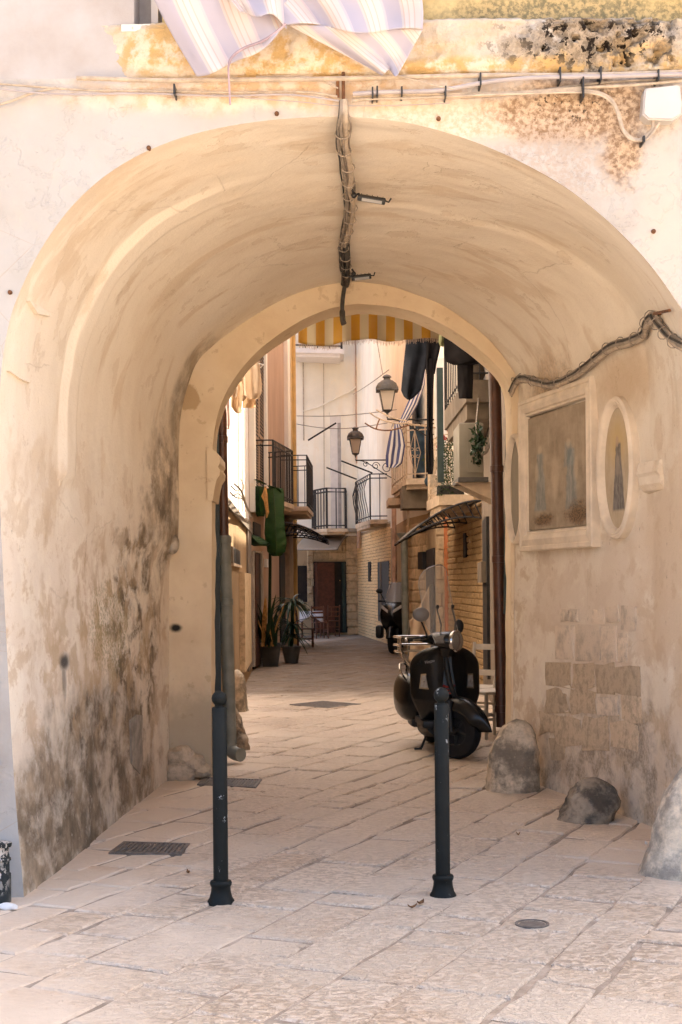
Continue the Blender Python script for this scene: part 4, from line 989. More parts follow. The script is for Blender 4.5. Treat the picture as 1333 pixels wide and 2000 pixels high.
# right-hand swag of bound cables
sw = thing('right_cable_swag', 'dusty cable bundle sagging along the right passage wall above the frescoes', 'cables', rw(1100, 745))
swpx = [(1345, 676), (1318, 660), (1300, 640), (1284, 620), (1272, 632), (1266, 652), (1240, 666), (1205, 676), (1178, 695), (1150, 718), (1120, 738), (1090, 751), (1060, 747), (1030, 739), (1015, 745), (1004, 768)]
def vault_hit(px, py):                             # nearest point of the passage skin seen at that pixel
    lo, hi = 7.15, 11.35; best = None
    for k in range(120):
        Y = lerp(lo, hi, k/119); p = P(px, py, Y); v_ = (Y-YF)/(YR-YF)
        d = 1e9
        for i in range(NH+4, 2*NH, 2):
            qq = section(i, v_); d = min(d, (qq.x-p.x)**2+(qq.z-p.z)**2)
        if best is None or d < best[0]: best = (d, Y)
    return P(px, py, best[1])
swp = [vault_hit(x, y) for x, y in swpx]
base_c = catmull(swp, 6)
for k, (dz, dn, r, mt) in enumerate(((0.0, 0.03, 0.013, 'cablegrey'), (0.022, 0.025, 0.011, 'cablegrey'), (-0.018, 0.025, 0.014, 'cable'), (0.010, 0.045, 0.007, 'cabledark'), (-0.03, 0.02, 0.006, 'cablegrey'))):
    part('cable', MB().tube([p+Vector((-dn, -dn*0.3, dz))+0.008*noise.noise_vector(p*5+Vector((k*7, 0, 0))) for p in base_c], r, 8), MT[mt], sw, True)
for k in range(4, len(base_c)-2, 5):
    p = base_c[k]+Vector((-0.035, -0.01, 0.0)); t_ = (base_c[k+1]-base_c[k-1]).normalized(); u_ = t_.cross(Vector((0, 0, 1))).normalized(); w_ = t_.cross(u_)
    part('cable_tie', MB().tube([p+(u_*math.cos(a)*0.034+w_*math.sin(a)*0.040) for a in [i*math.pi/5 for i in range(10)]], 0.003, 5, closed=True), MT['cablegrey'], sw, True)
part('wall_hook', MB().tube([swp[3]+Vector((0.05, 0, 0.02)), vault_hit(1300, 612)+Vector((-0.06, 0, 0)), vault_hit(1316, 606)+Vector((-0.02, 0, 0))], 0.009, 6), MT['rust'], sw, True)
# conduit falling from the swag to the floor of the lane beyond the arch
cd = [P(1000, 765, 11.95), P(997, 800, 12.0), P(992, 860, 12.0), P(990, 1000, 12.0), P(988, 1200, 12.0)]
solo('wall_conduit', MB().tube(catmull(cd, 6), 0.018, 8), MT['greenmetal'], 'dark green conduit dropping behind the brown downpipe', 'conduit', smooth=True)

# floodlights on the vault crown
def lampY(py, drop):
    best = min((abs(HY-(crown_z(y_)-drop-EYE)/y_*F-py), y_) for y_ in [7.2+0.01*k for k in range(420)]); return best[1]
for (px, py, w_, label, tilt) in ((726, 389, 0.165, 'slim black floodlight reaching out from the vault cables on an arm', 10), (706, 541, 0.15, 'black floodlight close under the far end of the vault', -6)):
    Y = lampY(py, 0.08); c = P(px, py, Y); t = thing('floodlight', label, 'floodlight', c)
    rot = Matrix.Rotation(R(tilt), 3, 'Y') @ Matrix.Rotation(R(25), 3, 'X')
    part('housing', MB().rbox(c, (w_, 0.05, 0.034), 0.006, rot), MT['blackplastic'], t, True, 30)
    part('glass', MB().box(c+rot @ Vector((0.004, -0.026, -0.004)), (w_*0.72, 0.006, 0.018), rot), MT['silver'], t)
    for k in range(5): part('cooling_fin', MB().box(c+rot @ Vector((-w_/2+0.02+k*w_/5.2, 0.03, 0.004)), (0.004, 0.02, 0.03), rot), MT['blackplastic'], t)
    root = Vector((P(688, py, Y).x, Y, crown_z(Y)-0.02))
    part('arm', MB().tube(catmull([root, root+Vector((0.015, 0, -0.035)), c+rot @ Vector((-w_/2-0.015, 0, 0.012)), c+rot @ Vector((-w_/2+0.01, 0, 0.02))], 5), 0.007, 7), MT['blackplastic'], t, True)
    part('joint', MB().sphere(root+Vector((0.012, 0, -0.035)), 0.018, 10, 7), MT['blackplastic'], t, True)
    part('tail_bracket', MB().tube([c+rot @ Vector((w_/2-0.004, 0, 0.005)), c+rot @ Vector((w_/2+0.02, 0, 0.0)), c+rot @ Vector((w_/2+0.03, 0, 0.025))], 0.005, 6), MT['blackplastic'], t, True)
# white junction box on the facade
q = P(1292, 205, YF-0.05); t = thing('junction_box', 'white plastic junction box fixed to the facade below the pitted ledge', 'junction box', q)
pl = [(-0.098, -0.055), (-0.088, 0.065), (-0.08, 0.075), (0.07, 0.09), (0.088, 0.085), (0.098, 0.0), (0.095, -0.055), (0.05, -0.085), (-0.07, -0.08)]
part('casing', MB().prism([(q.x+a, YF+0.0, q.z+b) for a, b in pl], (0, -0.075, 0)), MT['plasticwhite'], t)
part('lid', MB().prism([(q.x+a*0.93, YF-0.073, q.z+b*0.93) for a, b in pl], (0, -0.012, 0)), MT['plasticwhite'], t)

# ------------------------------------------------------------------ bedspread hung out over the arch
bs = thing('striped_bedspread', 'lilac and cream striped bedspread hanging in folds over the archway', 'bedspread', P(560, 60, 6.8))
def quadsurf(TL, TR, BR, BL, Y, amp, nf, ph, bot=0.0, skew=0.0):
    def fn(u, v):
        a = (lerp(TL[0], TR[0], u), lerp(TL[1], TR[1], u)); b = (lerp(BL[0], BR[0], u), lerp(BL[1], BR[1], u)+bot*math.sin(math.pi*u))
        x, y = lerp(a[0], b[0], v), lerp(a[1], b[1], v)
        y += 7*math.sin(2*math.pi*(u*1.3+ph))*v; x += skew*math.sin(math.pi*v)
        fold = amp*(math.sin(2*math.pi*(u*nf+0.25*v+ph))+0.5*math.sin(2*math.pi*(u*nf*1.7-0.4*v+ph*3)))*(0.25+0.75*v)
        return P(x, y, Y+fold+0.06*v*math.sin(3*v+ph))
    return fn
o = part('left_fold', MB().grid(quadsurf((270, -70), (520, -70), (556, 48), (385, 142), 6.83, 0.035, 1.6, 0.2, 26, -6), 44, 40, lambda u, v: (u*0.62, v)), MT['bedspread'], bs, True); solidify(o, 0.003)
o = part('right_fold', MB().grid(quadsurf((420, -70), (802, -70), (826, 62), (560, 50), 6.86, 0.045, 1.9, 0.55, 0, 10), 60, 40, lambda u, v: (u*0.95, v)), MT['bedspread'], bs, True); solidify(o, 0.003)
o = part('hanging_corner', MB().grid(lambda u, v: quadsurf((558, 46), (826, 58), (778, 140), (742, 138), 6.88, 0.03, 1.4, 0.1, 4, 0)(u, v), 40, 24, lambda u, v: (0.1+lerp(u, 0.2+u*0.35, v)*0.85, v)), MT['bedspread'], bs, True); solidify(o, 0.003)
o = part('tuck', MB().grid(quadsurf((395, -70), (560, -70), (560, 52), (470, 30), 6.80, 0.05, 1.2, 0.8, -14, 0), 30, 24, lambda u, v: (u*0.4+0.1, v)), MT['bedspread'], bs, True); solidify(o, 0.003)
part('edge_piping', MB().tube(catmull([P(558, 46, 6.80), P(540, 62, 6.80), P(512, 80, 6.80), P(478, 93, 6.81), P(456, 108, 6.82), P(447, 128, 6.82), P(448, 165, 6.84), P(450, 204, 6.85)], 6), [0.007]*30+[0.005]*13, 7), MT['piping'], bs, True)
cl = thing('clothesline', 'rope clothesline strung on two iron arms above the archway', 'clothesline', P(560, -70, 6.83))
a, b = P(230, -68, 6.84), P(860, -68, 6.84)
part('rope', MB().tube([a, a.lerp(b, 0.5)+Vector((0, 0, -0.01)), b], 0.006, 6), MT['cable'], cl, True)
for e in (a, b): part('arm', MB().tube([e, Vector((e.x, YF+0.12, e.z+0.02))], 0.010, 7), MT['rust'], cl, True)

# ------------------------------------------------------------------ downpipes just beyond the rear arch
def downpipe(label, px0, py0, px1, py1, Y, r, mat, name='downpipe', elbow_top=None, collars=(), foot=False, loc=None, strap='rust'):
    a, b = P(px0, py0, Y), P(px1, py1, Y)
    t = thing(name, label, 'downpipe', (b.x, Y, b.z))
    pts = [a, b]
    if elbow_top: pts = catmull([P(x, y, Y+dy) for x, y, dy in elbow_top]+[a], 5)+[b]
    part('pipe', MB().tube(pts, r, 16), mat, t, True)
    for k in collars:
        c = a.lerp(b, k); part('collar', MB().lathe([(r, -0.03), (r*1.14, -0.028), (r*1.14, 0.028), (r, 0.03)], 16, c), mat, t, True, 40)
    if foot:
        part('shoe', MB().tube(catmull([b, b+Vector((0, -0.01, -0.05)), b+Vector((0.05, -0.05, -0.085)), b+Vector((0.10, -0.10, -0.09))], 4), r*1.05, 14), mat, t, True)
    return t
p0 = 12.35
downpipe('brown downpipe with an elbow, fixed above the grey pipe at the left', 433, 822, 437, 1050, p0, 0.046, MT['brownpipe'], elbow_top=[(395, 765, 0.25), (418, 780, 0.1), (431, 798, 0)], collars=(0.16,))
bq = G(449, 1466)
downpipe('thick grey green downpipe standing at the left of the lane mouth', 438, 1046, 450, 1452, p0, 0.056, MT['greypipe'], collars=(0.02, 0.32), foot=True)
downpipe('glossy brown downpipe at the right of the lane mouth', 966, 700, 982, 1420, 12.6, 0.055, MT['brownpipe'], collars=(0.30, 0.545, 0.95))
st = MB(); a, b = P(419, 790, 12.2), P(424, 1480, 12.2)
st.box(((a.x+b.x)/2, 12.25, (a.z+b.z)/2), (0.07, 0.05, a.z-b.z)); solo('jamb_board', st, MT['tealstrip'], 'narrow dark teal board behind the grey downpipe', 'board')
# ------------------------------------------------------------------ houses along the lane
def seg(a, b, z0, z1, th, side, proud=0.0):       # wall slab along a-b; thickness away from the lane (side=+1: towards +x)
    a, b = Vector((a[0], a[1], 0)), Vector((b[0], b[1], 0)); d = (b-a).normalized(); n = Vector((d.y, -d.x, 0))
    if n.x*side < 0: n = -n
    a, b = a-n*proud, b-n*proud
    return MB().prism([a+Vector((0, 0, z0)), b+Vector((0, 0, z0)), b+n*th+Vector((0, 0, z0)), a+n*th+Vector((0, 0, z0))], (0, 0, z1-z0))
def onw(a, b, x0, y0, x1, y1, t0, t1):            # box on wall a-b covering the pixel rectangle, from depth t0 to t1 in front of it
    ps = [Wl(x0, y1, a, b, 0), Wl(x1, y1, a, b, 0)]
    zt_ = Wl((x0+x1)/2, y0, a, b, 0).z; zb_ = Wl((x0+x1)/2, y1, a, b, 0).z
    A, B = Vector((ps[0].x, ps[0].y, 0)), Vector((ps[1].x, ps[1].y, 0)); d = (B-A).normalized(); n = Vector((-d.y, d.x, 0))
    if n.dot(-A) < 0: n = -n
    z = Vector((0, 0, zb_))
    return MB().prism([A+n*t0+z, B+n*t0+z, B+n*t1+z, A+n*t1+z], (0, 0, zt_-zb_))
def courses(a, b, z0, z1, bh, bl, parent, mat, name='stone_block', proud=0.03, joined=False, seed=1, gap=0.012, jit=0.25, skip=None):
    rr = random.Random(seed); A, B = Vector((a[0], a[1], 0)), Vector((b[0], b[1], 0)); L_ = (B-A).length; d = (B-A)/L_; n = Vector((-d.y, d.x, 0))
    if n.dot(-A) < 0: n = -n
    z = z0; al = MB(); row = 0
    while z < z1-bh*0.4:
        h = bh*rr.uniform(1-jit*0.4, 1+jit*0.4); s = -bl*rr.random()
        while s < L_:
            l = bl*rr.uniform(1-jit, 1+jit); s0, s1 = max(s, 0)+gap/2, min(s+l, L_)-gap/2
            if s1-s0 > bl*0.15 and not (skip and skip((s0+s1)/2, z+h/2)):
                t = proud*rr.uniform(0.5, 1.3); e = min(h, s1-s0)*0.14; top = min(z+h-gap, z1)
                def q(s_, z_, o_): return A+d*s_+n*o_+Vector((0, 0, z_))
                j = lambda: rr.uniform(-0.006, 0.006)
                vs_ = [q(s0, z, -0.02), q(s1, z, -0.02), q(s1, top, -0.02), q(s0, top, -0.02)]+[q(s0+j(), z+j(), t*0.6), q(s1+j(), z+j(), t*0.6), q(s1+j(), top+j(), t*0.6), q(s0+j(), top+j(), t*0.6)]+[q(s0+e, z+e, t), q(s1-e, z+e, t), q(s1-e, top-e, t), q(s0+e, top-e, t)]
                fs = [(i, (i+1) % 4, 4+(i+1) % 4, 4+i) for i in range(4)]+[(4+i, 4+(i+1) % 4, 8+(i+1) % 4, 8+i) for i in range(4)]+[(8, 9, 10, 11)]
                if joined: al.add(vs_, fs)
                else: part(name, MB().add(vs_, fs), mat, parent)
            s += l
        z += h; row += 1
    if joined: tag(part(name, al, mat, parent), kind='stuff')
def balcony(parent, poly, zs, th, rail, nb, mat_slab, mat_iron=None, r=0.011, belly=0.0, mids=(0.09,)):
    mat_iron = mat_iron or MT['iron']              # poly: plan points wall, outer corners..., wall
    pp = [Vector((x, y, 0)) for x, y in poly]; c = sum(pp, Vector())/len(pp)
    big = [p+(p-c).normalized()*0.05 for p in pp]
    b = part('balcony', MB().prism([p+Vector((0, 0, zs-th)) for p in big], (0, 0, th)), mat_slab, parent)
    lo = [p+(p-c)*-0.10 for p in pp]
    part('slab_underside', MB().prism([p+Vector((0, 0, zs-th*1.7)) for p in lo], (0, 0, th*0.72)), mat_slab, b)
    ins = [p+(c-p).normalized()*0.03 for p in pp]
    for nm, h_ in [('top_rail', rail)]+[('rail', rail*(1-m_)) for m_ in mids]+[('bottom_rail', 0.09)]:
        part(nm, MB().tube([p+Vector((0, 0, zs+h_)) for p in ins], r*1.25, 6), mat_iron, b)
    L_ = [(ins[i+1]-ins[i]).length for i in range(len(ins)-1)]; T = sum(L_)
    for i in range(len(ins)-1):
        k = max(2, round(nb*L_[i]/T))
        dn = Vector(((ins[i+1]-ins[i]).y, -(ins[i+1]-ins[i]).x, 0)).normalized()
        if dn.dot(ins[i]-c) < 0: dn = -dn
        for q_ in range(k+1):
            if q_ == k and i < len(ins)-2: continue
            p = ins[i].lerp(ins[i+1], q_/k); rr = r*(1.7 if q_ == 0 else 0.9)
            if belly and q_: pts = [p+dn*belly*math.sin(math.pi*min(1, s*1.25)**0.7 if s < .8 else 0)*1.0+Vector((0, 0, zs+rail*(1-s))) for s in (1, 0.85, 0.7, 0.5, 0.3, 0.0)]
            else: pts = [p+Vector((0, 0, zs)), p+Vector((0, 0, zs+rail))]
            part('railing_bar', MB().tube(pts, rr, 5), mat_iron, b)
    return b
def door(parent, a, b, x0, y0, x1, y1, mat, frame=None, name='door', handle=True, leaf=0.03):
    d = part(name, onw(a, b, x0, y0, x1, y1, -0.02, leaf), mat, parent)
    if frame:
        w_ = (x1-x0)*0.10+1.0
        part('frame', onw(a, b, x0-w_, y0-2.5, x0, y1, -0.02, leaf+0.03), frame, d); part('frame', onw(a, b, x1, y0-2.5, x1+w_, y1, -0.02, leaf+0.03), frame, d)
        part('lintel', onw(a, b, x0, y0-2.5, x1, y0, -0.02, leaf+0.03), frame, d)
    return d

# ---- white house (left, nearest)
L1a, L1b = (-1.20, 12.1), (-1.62, 25.2)
wh = thing('white_house', 'white plastered house with stone lower storey on the left of the lane', 'house', (-1.3, 18, 0))
part('wall', seg(L1a, L1b, 2.5, 11.0, 0.35, -1), MT['whitewall'], wh)
part('lower_wall', seg(L1a, L1b, -0.05, 2.5, 0.35, -1, 0.02), MT['oldwall'], wh)
part('end_wall', MB().box((-3.0, 25.05, 5.5), (2.5, 0.3, 11)), MT['whitewall'], wh)
part('string_course', seg(L1a, L1b, 2.44, 2.54, 0.2, -1, 0.06), MT['slabgrey'], wh)
part('door_jamb', onw(L1a, L1b, 466, 1120, 480, 1303, 0.0, 0.10), MT['ashlar'], wh); part('door_jamb', onw(L1a, L1b, 481, 1020, 488, 1306, 0.0, 0.05), MT['greywall'], wh)
nb = part('niche', onw(L1a, L1b, 448, 1072, 464, 1102, 0.0, 0.045), MT['slabgrey'], wh); part('niche_sill', onw(L1a, L1b, 449, 1102, 466, 1107, 0.0, 0.05), MT['slab'], nb); part('niche_recess', onw(L1a, L1b, 451, 1074, 462, 1101, 0.045, 0.05), MT['doordark'], nb)
for k, px in enumerate((466, 473, 478)): part('wall_cable', MB().tube([Wl(px, 800, L1a, L1b, 0.02), Wl(px+1, 1000, L1a, L1b, 0.02)], 0.008, 5), MT['cable'], wh)

# ---- mauve house (left, beyond)
L2a, L2b = (-1.62, 25.25), (-1.30, 37.0)
mv = thing('mauve_house', 'mauve plastered house with brown louvred shutters and ochre corner pilaster', 'house', (-1.45, 31, 0))
part('wall', seg(L2a, L2b, 2.75, 16, 0.4, -1), MT['mauvewall'], mv)
part('lower_wall', seg(L2a, L2b, -0.05, 2.75, 0.4, -1, 0.0), MT['mauvewall'], mv)
for x0, x1, m_ in ((488.0, 490.5, 'creamwall'), (512.5, 515.5, 'creamwall'), (557, 562, 'creamwall'), (562.5, 567.5, 'ochrepipe')):
    part('pilaster', onw(L2a, L2b, x0, 540, x1, 1000, 0.0, 0.10), MT[m_], mv)
part('pilaster', onw(L2a, L2b, 559, 1005, 567, 1245, 0.0, 0.10), MT['slab'], mv)
part('pilaster', MB().tube([(-1.20, 36.6, 0.0), (-1.20, 36.6, 12.3)], 0.085, 14), MT['ochrepipe'], mv, True)
for k, (x0, x1) in enumerate(((491, 500.5), (501, 511.5))):
    for y0, y1, nl in ((690, 858, 30), (866, 1004, 24)):
        if y0 == 690: y0 = 640
        sh = part('shutter', onw(L2a, L2b, x0, y0, x1, y1, 0.01, 0.05), MT['shutter'], mv)
        gaps = MB(); xa, xb = lerp(x0, x1, 0.18), lerp(x0, x1, 0.84)
        for i in range(nl):
            ya, yb = lerp(y0+4, y1-4, i/nl), lerp(y0+4, y1-4, (i+0.55)/nl)
            g = onw(L2a, L2b, xa, ya, xb, yb, 0.05, 0.056); gaps.add(g.v, g.f)
        tag(part('slats', gaps, MT['shutterdark'], sh), kind='stuff')
B1 = balcony(mv, [(-1.59, 25.9), (-1.22, 25.9), (-0.93, 28.1), (-1.53, 28.5)], 3.12, 0.09, 1.06, 22, MT['slab'])
d = door(mv, L2a, L2b, 493, 1080, 508, 1302, MT['doordark'], MT['doorframe']); part('fanlight', onw(L2a, L2b, 494, 1022, 507, 1062, 0.0, 0.03), MT['doordark'], d)
part('door', onw(L2a, L2b, 495, 1082, 501, 1300, 0.03, 0.06), MT['doorred'], d) if False else part('leaf', onw(L2a, L2b, 495, 1082, 501, 1300, 0.03, 0.06), MT['doorred'], d)
part('doorbell', onw(L2a, L2b, 516, 1092, 519, 1108, 0.0, 0.06), MT['white'], mv)
door(mv, L2a, L2b, 547, 1072, 556, 1262, MT['doordark'], None)
B2 = balcony(mv, [(-1.40, 33.2), (-0.77, 33.2), (-0.70, 36.2), (-1.30, 36.4)], 3.36, 0.10, 1.2, 20, MT['slab'])

# ---- cream house closing the lane
L3a, L3b = (-3.2, 42.2), (0.52, 43.4)
cr_ = thing('cream_house', 'tall cream plastered house with rusticated stone ground floor closing the lane', 'house', (-0.6, 43, 0))
part('wall', seg(L3a, L3b, 2.95, 14, 0.5, -1) if False else MB().prism([(-3.2, 42.2, 2.95), (0.52, 43.4, 2.95), (0.52, 44.4, 2.95), (-3.2, 44.4, 2.95)], (0, 0, 11)), MT['creamwall'], cr_)
part('lower_wall', MB().prism([(-3.2, 42.2, -0.05), (0.52, 43.4, -0.05), (0.52, 44.4, -0.05), (-3.2, 44.4, -0.05)], (0, 0, 2.99)), MT['tanwall'], cr_)
d0 = Vector((L3b[0]-L3a[0], L3b[1]-L3a[1], 0)).normalized()
def l3(px): q = Wl(px, 1140, L3a, L3b); return (q.x, q.y)
courses(l3(676), l3(702), 0.0, 3.1, 0.232, 0.62, cr_, MT['ashlar'], proud=0.06, seed=4, jit=0.1)
courses(l3(600), l3(613), 0.55, 2.9, 0.232, 0.4, cr_, MT['ashlar'], proud=0.06, seed=6, jit=0.1)
courses(l3(613.5), l3(675.5), 2.28, 2.9, 0.232, 0.5, cr_, MT['ashlar'], proud=0.05, seed=8, jit=0.2)
part('string_course', seg(l3(600), l3(704), 2.98, 3.08, 0.2, -1, 0.10) if False else onw(L3a, L3b, 600, 1032, 704, 1039, 0.0, 0.12), MT['slab'], cr_)
d = door(cr_, L3a, L3b, 613, 1097, 680, 1236, MT['doordark'], None); part('leaf', onw(L3a, L3b, 615, 1099, 649, 1235, 0.03, 0.30), MT['doorred'], d); part('leaf', onw(L3a, L3b, 668, 1099, 674, 1235, 0.03, 0.10), MT['greenmetal'], d); part('handle', onw(L3a, L3b, 661, 1133, 663, 1135, 0.03, 0.12), MT['chrome'], d)
door(cr_, L3a, L3b, 581, 1105, 600, 1176, MT['doordark'], None, 'window')
wdw = part('window', onw(L3a, L3b, 647, 812, 668, 1035, 0.0, 0.02), MT['windowwhite'], cr_); part('pane', onw(L3a, L3b, 661, 826, 667, 1033, 0.02, 0.03), MT['windowgrey'], wdw); part('window_frame', onw(L3a, L3b, 643, 806, 669, 812, 0.0, 0.06), MT['creamwall'], wdw); part('window_frame', onw(L3a, L3b, 667.5, 812, 670, 1033, 0.0, 0.05), MT['creamwall'], wdw)
for px, y0, y1, r, m_ in ((697, 560, 905, 0.055, 'pinkpipe'), (632, 600, 1000, 0.012, 'cable'), (592, 660, 860, 0.02, 'cable'), (715, 600, 930, 0.012, 'cablegrey')):
    part('wall_pipe', MB().tube([Wl(px, y0, L3a, L3b, 0.06), Wl(px+2, y1, L3a, L3b, 0.06)], r, 8), MT[m_], cr_, True)
part('wall_conduit', MB().tube([Wl(592, 803, L3a, L3b, 0.05), Wl(620, 796, L3a, L3b, 0.05), Wl(688, 762, L3a, L3b, 0.05), Wl(703, 748, L3a, L3b, 0.05), Wl(742, 728, L3a, L3b, 0.05)], 0.03, 6), MT['creamwall'], cr_, True)
B3 = balcony(cr_, [(-0.86, 42.9), (-0.78, 42.5), (-0.40, 41.6), (0.17, 41.8), (0.20, 43.3)], 3.17, 0.10, 1.18, 13, MT['slab'], r=0.02)
B8 = balcony(cr_, [(-1.36, 42.7), (-1.36, 41.5), (0.10, 41.8), (0.10, 43.2)], 8.45, 0.14, 1.1, 12, MT['windowwhite'], r=0.02)

# ---- brick house on the bend
R3a, R3b = (1.25, 35.5), (0.52, 43.4)
bh = thing('brick_house', 'brown masonry house with a narrow slit window at the bend of the lane', 'house', (0.9, 39, 0))
part('wall', seg(R3a, R3b, 3.05, 12.8, 0.5, 1), MT['creamwall'], bh); part('lower_wall', seg(R3a, R3b, -0.05, 3.1, 0.5, 1, 0.0), MT['oldwall'], bh)
courses(R3a, R3b, 0.0, 3.0, 0.085, 0.20, bh, MT['brick'], 'bricks', 0.022, True, 5, 0.014)
door(bh, R3a, R3b, 741, 1097, 763, 1215, MT['doordark'], None); part('door_post', onw(R3a, R3b, 747, 1099, 748.5, 1215, 0.03, 0.06), MT['greywall'], bh)
part('slit_window', onw(R3a, R3b, 722, 1097, 727, 1136, 0.0, 0.04), MT['doordark'], bh)
part('downpipe', MB().tube([Wl(702, 1020, R3a, R3b, 0.1), Wl(701, 1070, R3a, R3b, 0.1)], 0.06, 10), MT['pinkpipe'], bh, True)
B4 = balcony(bh, [(0.47, 40.0), (0.42, 39.0), (0.76, 36.1), (1.26, 36.1)], 3.17, 0.11, 1.16, 11, MT['slab'], r=0.013, belly=0.10)

# ---- tan stone house (right)
th_ = thing('tan_stone_house', 'tan stone house with laden balconies along the right of the lane', 'house', (1.8, 28, 0))
RS = [((2.14, 20.9), (1.95, 26.0)), ((1.95, 26.0), (1.74, 26.05)), ((1.74, 26.05), (1.72, 28.2)), ((1.72, 28.2), (1.42, 30.2)), ((1.42, 30.2), (1.25, 35.5))]
lowm = ['oldwall', 'tanwall', 'tanwall', 'tanwall', 'tanwall']
for (a, b), m_, ht in zip(RS, lowm, (9.2, 9.2, 12.8, 12.8, 12.8)):
    part('lower_wall', seg(a, b, -0.05, 2.92, 0.45, 1), MT[m_], th_); part('wall', seg(a, b, 2.92, ht, 0.45, 1), MT['creamwall'], th_)
courses(*RS[0], 0.0, 2.75, 0.10, 0.26, th_, MT['brick'], 'bricks', 0.025, True, 11, 0.016)
courses(*RS[1], 0.0, 2.8, 0.27, 0.30, th_, MT['ashlar'], proud=0.04, seed=12, jit=0.2)
courses(*RS[3], 0.0, 2.8, 0.24, 0.42, th_, MT['ashlar'], proud=0.04, seed=13, jit=0.35)
door(th_, *RS[2], 836, 1072, 852, 1262, MT['doordark'], None); part('sign_board', onw(*RS[3], 826, 1078, 836, 1112, 0.0, 0.10), MT['doordark'], th_)
part('slit_window', onw(*RS[0], 911, 1041, 916, 1089, 0.0, 0.05), MT['doordark'], th_)
part('drain_pipe', MB().tube([P(770, 975, 33.5), P(772, 1245, 33.5)], 0.06, 10), MT['pinkpipe'], th_, True)
dp = thing('downpipe', 'grey lane pillar pipe with a funnel head under the right balconies', 'downpipe', (1.44, 29.6, 0))
part('pipe', MB().tube([P(790, 1052, 29.6), P(793, 1240, 29.6)], 0.075, 12), MT['greypipe'], dp, True); q = P(790, 1050, 29.6); part('funnel', MB().lathe([(0.07, -0.06), (0.15, 0.06), (0.16, 0.09), (0.10, 0.10)], 8, q), MT['greypipe'], dp, True)
dp = thing('downpipe', 'bright orange drain pipe on the tan stone pier', 'downpipe', (1.9, 25.8, 0))
part('pipe', MB().tube([P(873, 985, 25.8), P(876, 1270, 25.8)], 0.058, 12), MT['orangepipe'], dp, True); part('collar', MB().tube([P(874.3, 1065, 25.8), P(874.4, 1071, 25.8)], 0.066, 12), MT['orangepipe'], dp, True)
part('conduit', MB().tube([P(884, 985, 25.6), P(888, 1290, 25.6)], 0.022, 8), MT['greypipe'], th_, True); part('conduit', MB().tube([P(798, 980, 30), P(800, 1110, 30)], 0.03, 8), MT['slab'], th_, True)
B5 = balcony(th_, [(1.95, 26.3), (1.24, 26.6), (1.08, 29.6), (1.55, 29.9)], 3.50, 0.11, 1.0, 12, MT['slab'], MT['ironwarm'], r=0.012)
for k, (px0, px1) in enumerate(((799, 822),)):       # diamond scroll panel
    Y = 26.52; c0, c1 = P(px0, 830, Y).x, P(px1, 830, Y).x; cx_ = (c0+c1)/2; zc = 3.98
    for s in (-1, 1): part('diamond_scroll', MB().tube([(cx_, Y, zc+0.42), (cx_+s*0.105, Y, zc), (cx_, Y, zc-0.42)], 0.007, 5), MT['ironwarm'], B5)
    for s in (-1, 1):
        for e in (-1, 1):
            part('scroll', MB().tube([(cx_+s*(0.05+0.04*math.cos(a)*(1-a/9)), Y, zc+e*(0.06+0.04*math.sin(a)*(1-a/9))) for a in [i*0.5 for i in range(12)]], 0.006, 5), MT['ironwarm'], B5)
    part('panel_post', MB().tube([(cx_, Y, 3.52), (cx_, Y, 4.5)], 0.014, 6), MT['ironwarm'], B5)
part('corbel', MB().box((1.55, 27.4, 3.18), (0.75, 0.9, 0.42)), MT['slabgrey'], th_)
part('slab_corbel', MB().prism([(1.55, 29.0, 3.2), (1.02, 30.2, 3.2), (1.02, 31.4, 3.2), (1.42, 31.4, 3.2)], (0, 0, 0.16)), MT['slab'], th_)
B6 = balcony(th_, [(2.08, 22.3), (1.56, 22.3), (1.48, 24.0), (2.02, 24.2)], 2.93, 0.16, 0.95, 14, MT['slab'], MT['ironwarm'], r=0.008)
part('window', onw((1.95, 26.0), (1.74, 26.05), 853, 700, 876, 930, 0, 0.05), MT['windowwhite'], th_)
pw = part('window', MB().box((1.52, 28.9, 4.6), (0.03, 1.1, 2.2)), MT['doordark'], th_)

# ---- grey house (right, nearest)
R1a, R1b = (1.5, 12.0), (2.07, 20.6)
gh = thing('grey_house', 'grey rendered house with a thick balcony slab, nearest on the right of the lane', 'house', (1.8, 16, 0))
part('wall', seg(R1a, R1b, -0.05, 8.8, 0.4, 1), MT['greywall'], gh); part('end_wall', MB().box((2.6, 20.45, 4.4), (1.1, 0.3, 8.8)), MT['greywall'], gh)
part('corner_strip', MB().box((2.12, 20.3, 1.6), (0.08, 0.5, 3.2)), MT['slab'], gh)
part('meter_box', onw(R1a, R1b, 947, 1098, 956, 1138, 0.0, 0.10), MT['slabgrey'], gh); part('wall_panel', onw(R1a, R1b, 951, 1010, 959, 1320, 0.0, 0.04), MT['doordark'], gh)
B7 = balcony(gh, [(1.83, 16.8), (1.50, 16.8), (1.47, 19.8), (2.02, 20.0)], 3.94, 0.26, 1.0, 14, MT['slabgrey'], r=0.010)
part('door', MB().box((2.0, 19.2, 4.9), (0.05, 1.0, 2.0)), MT['doordark'], gh)
part('shop_board', MB().box((1.50, 21.2, 3.9), (0.09, 0.14, 1.7)), MT['greenmetal'], th_)

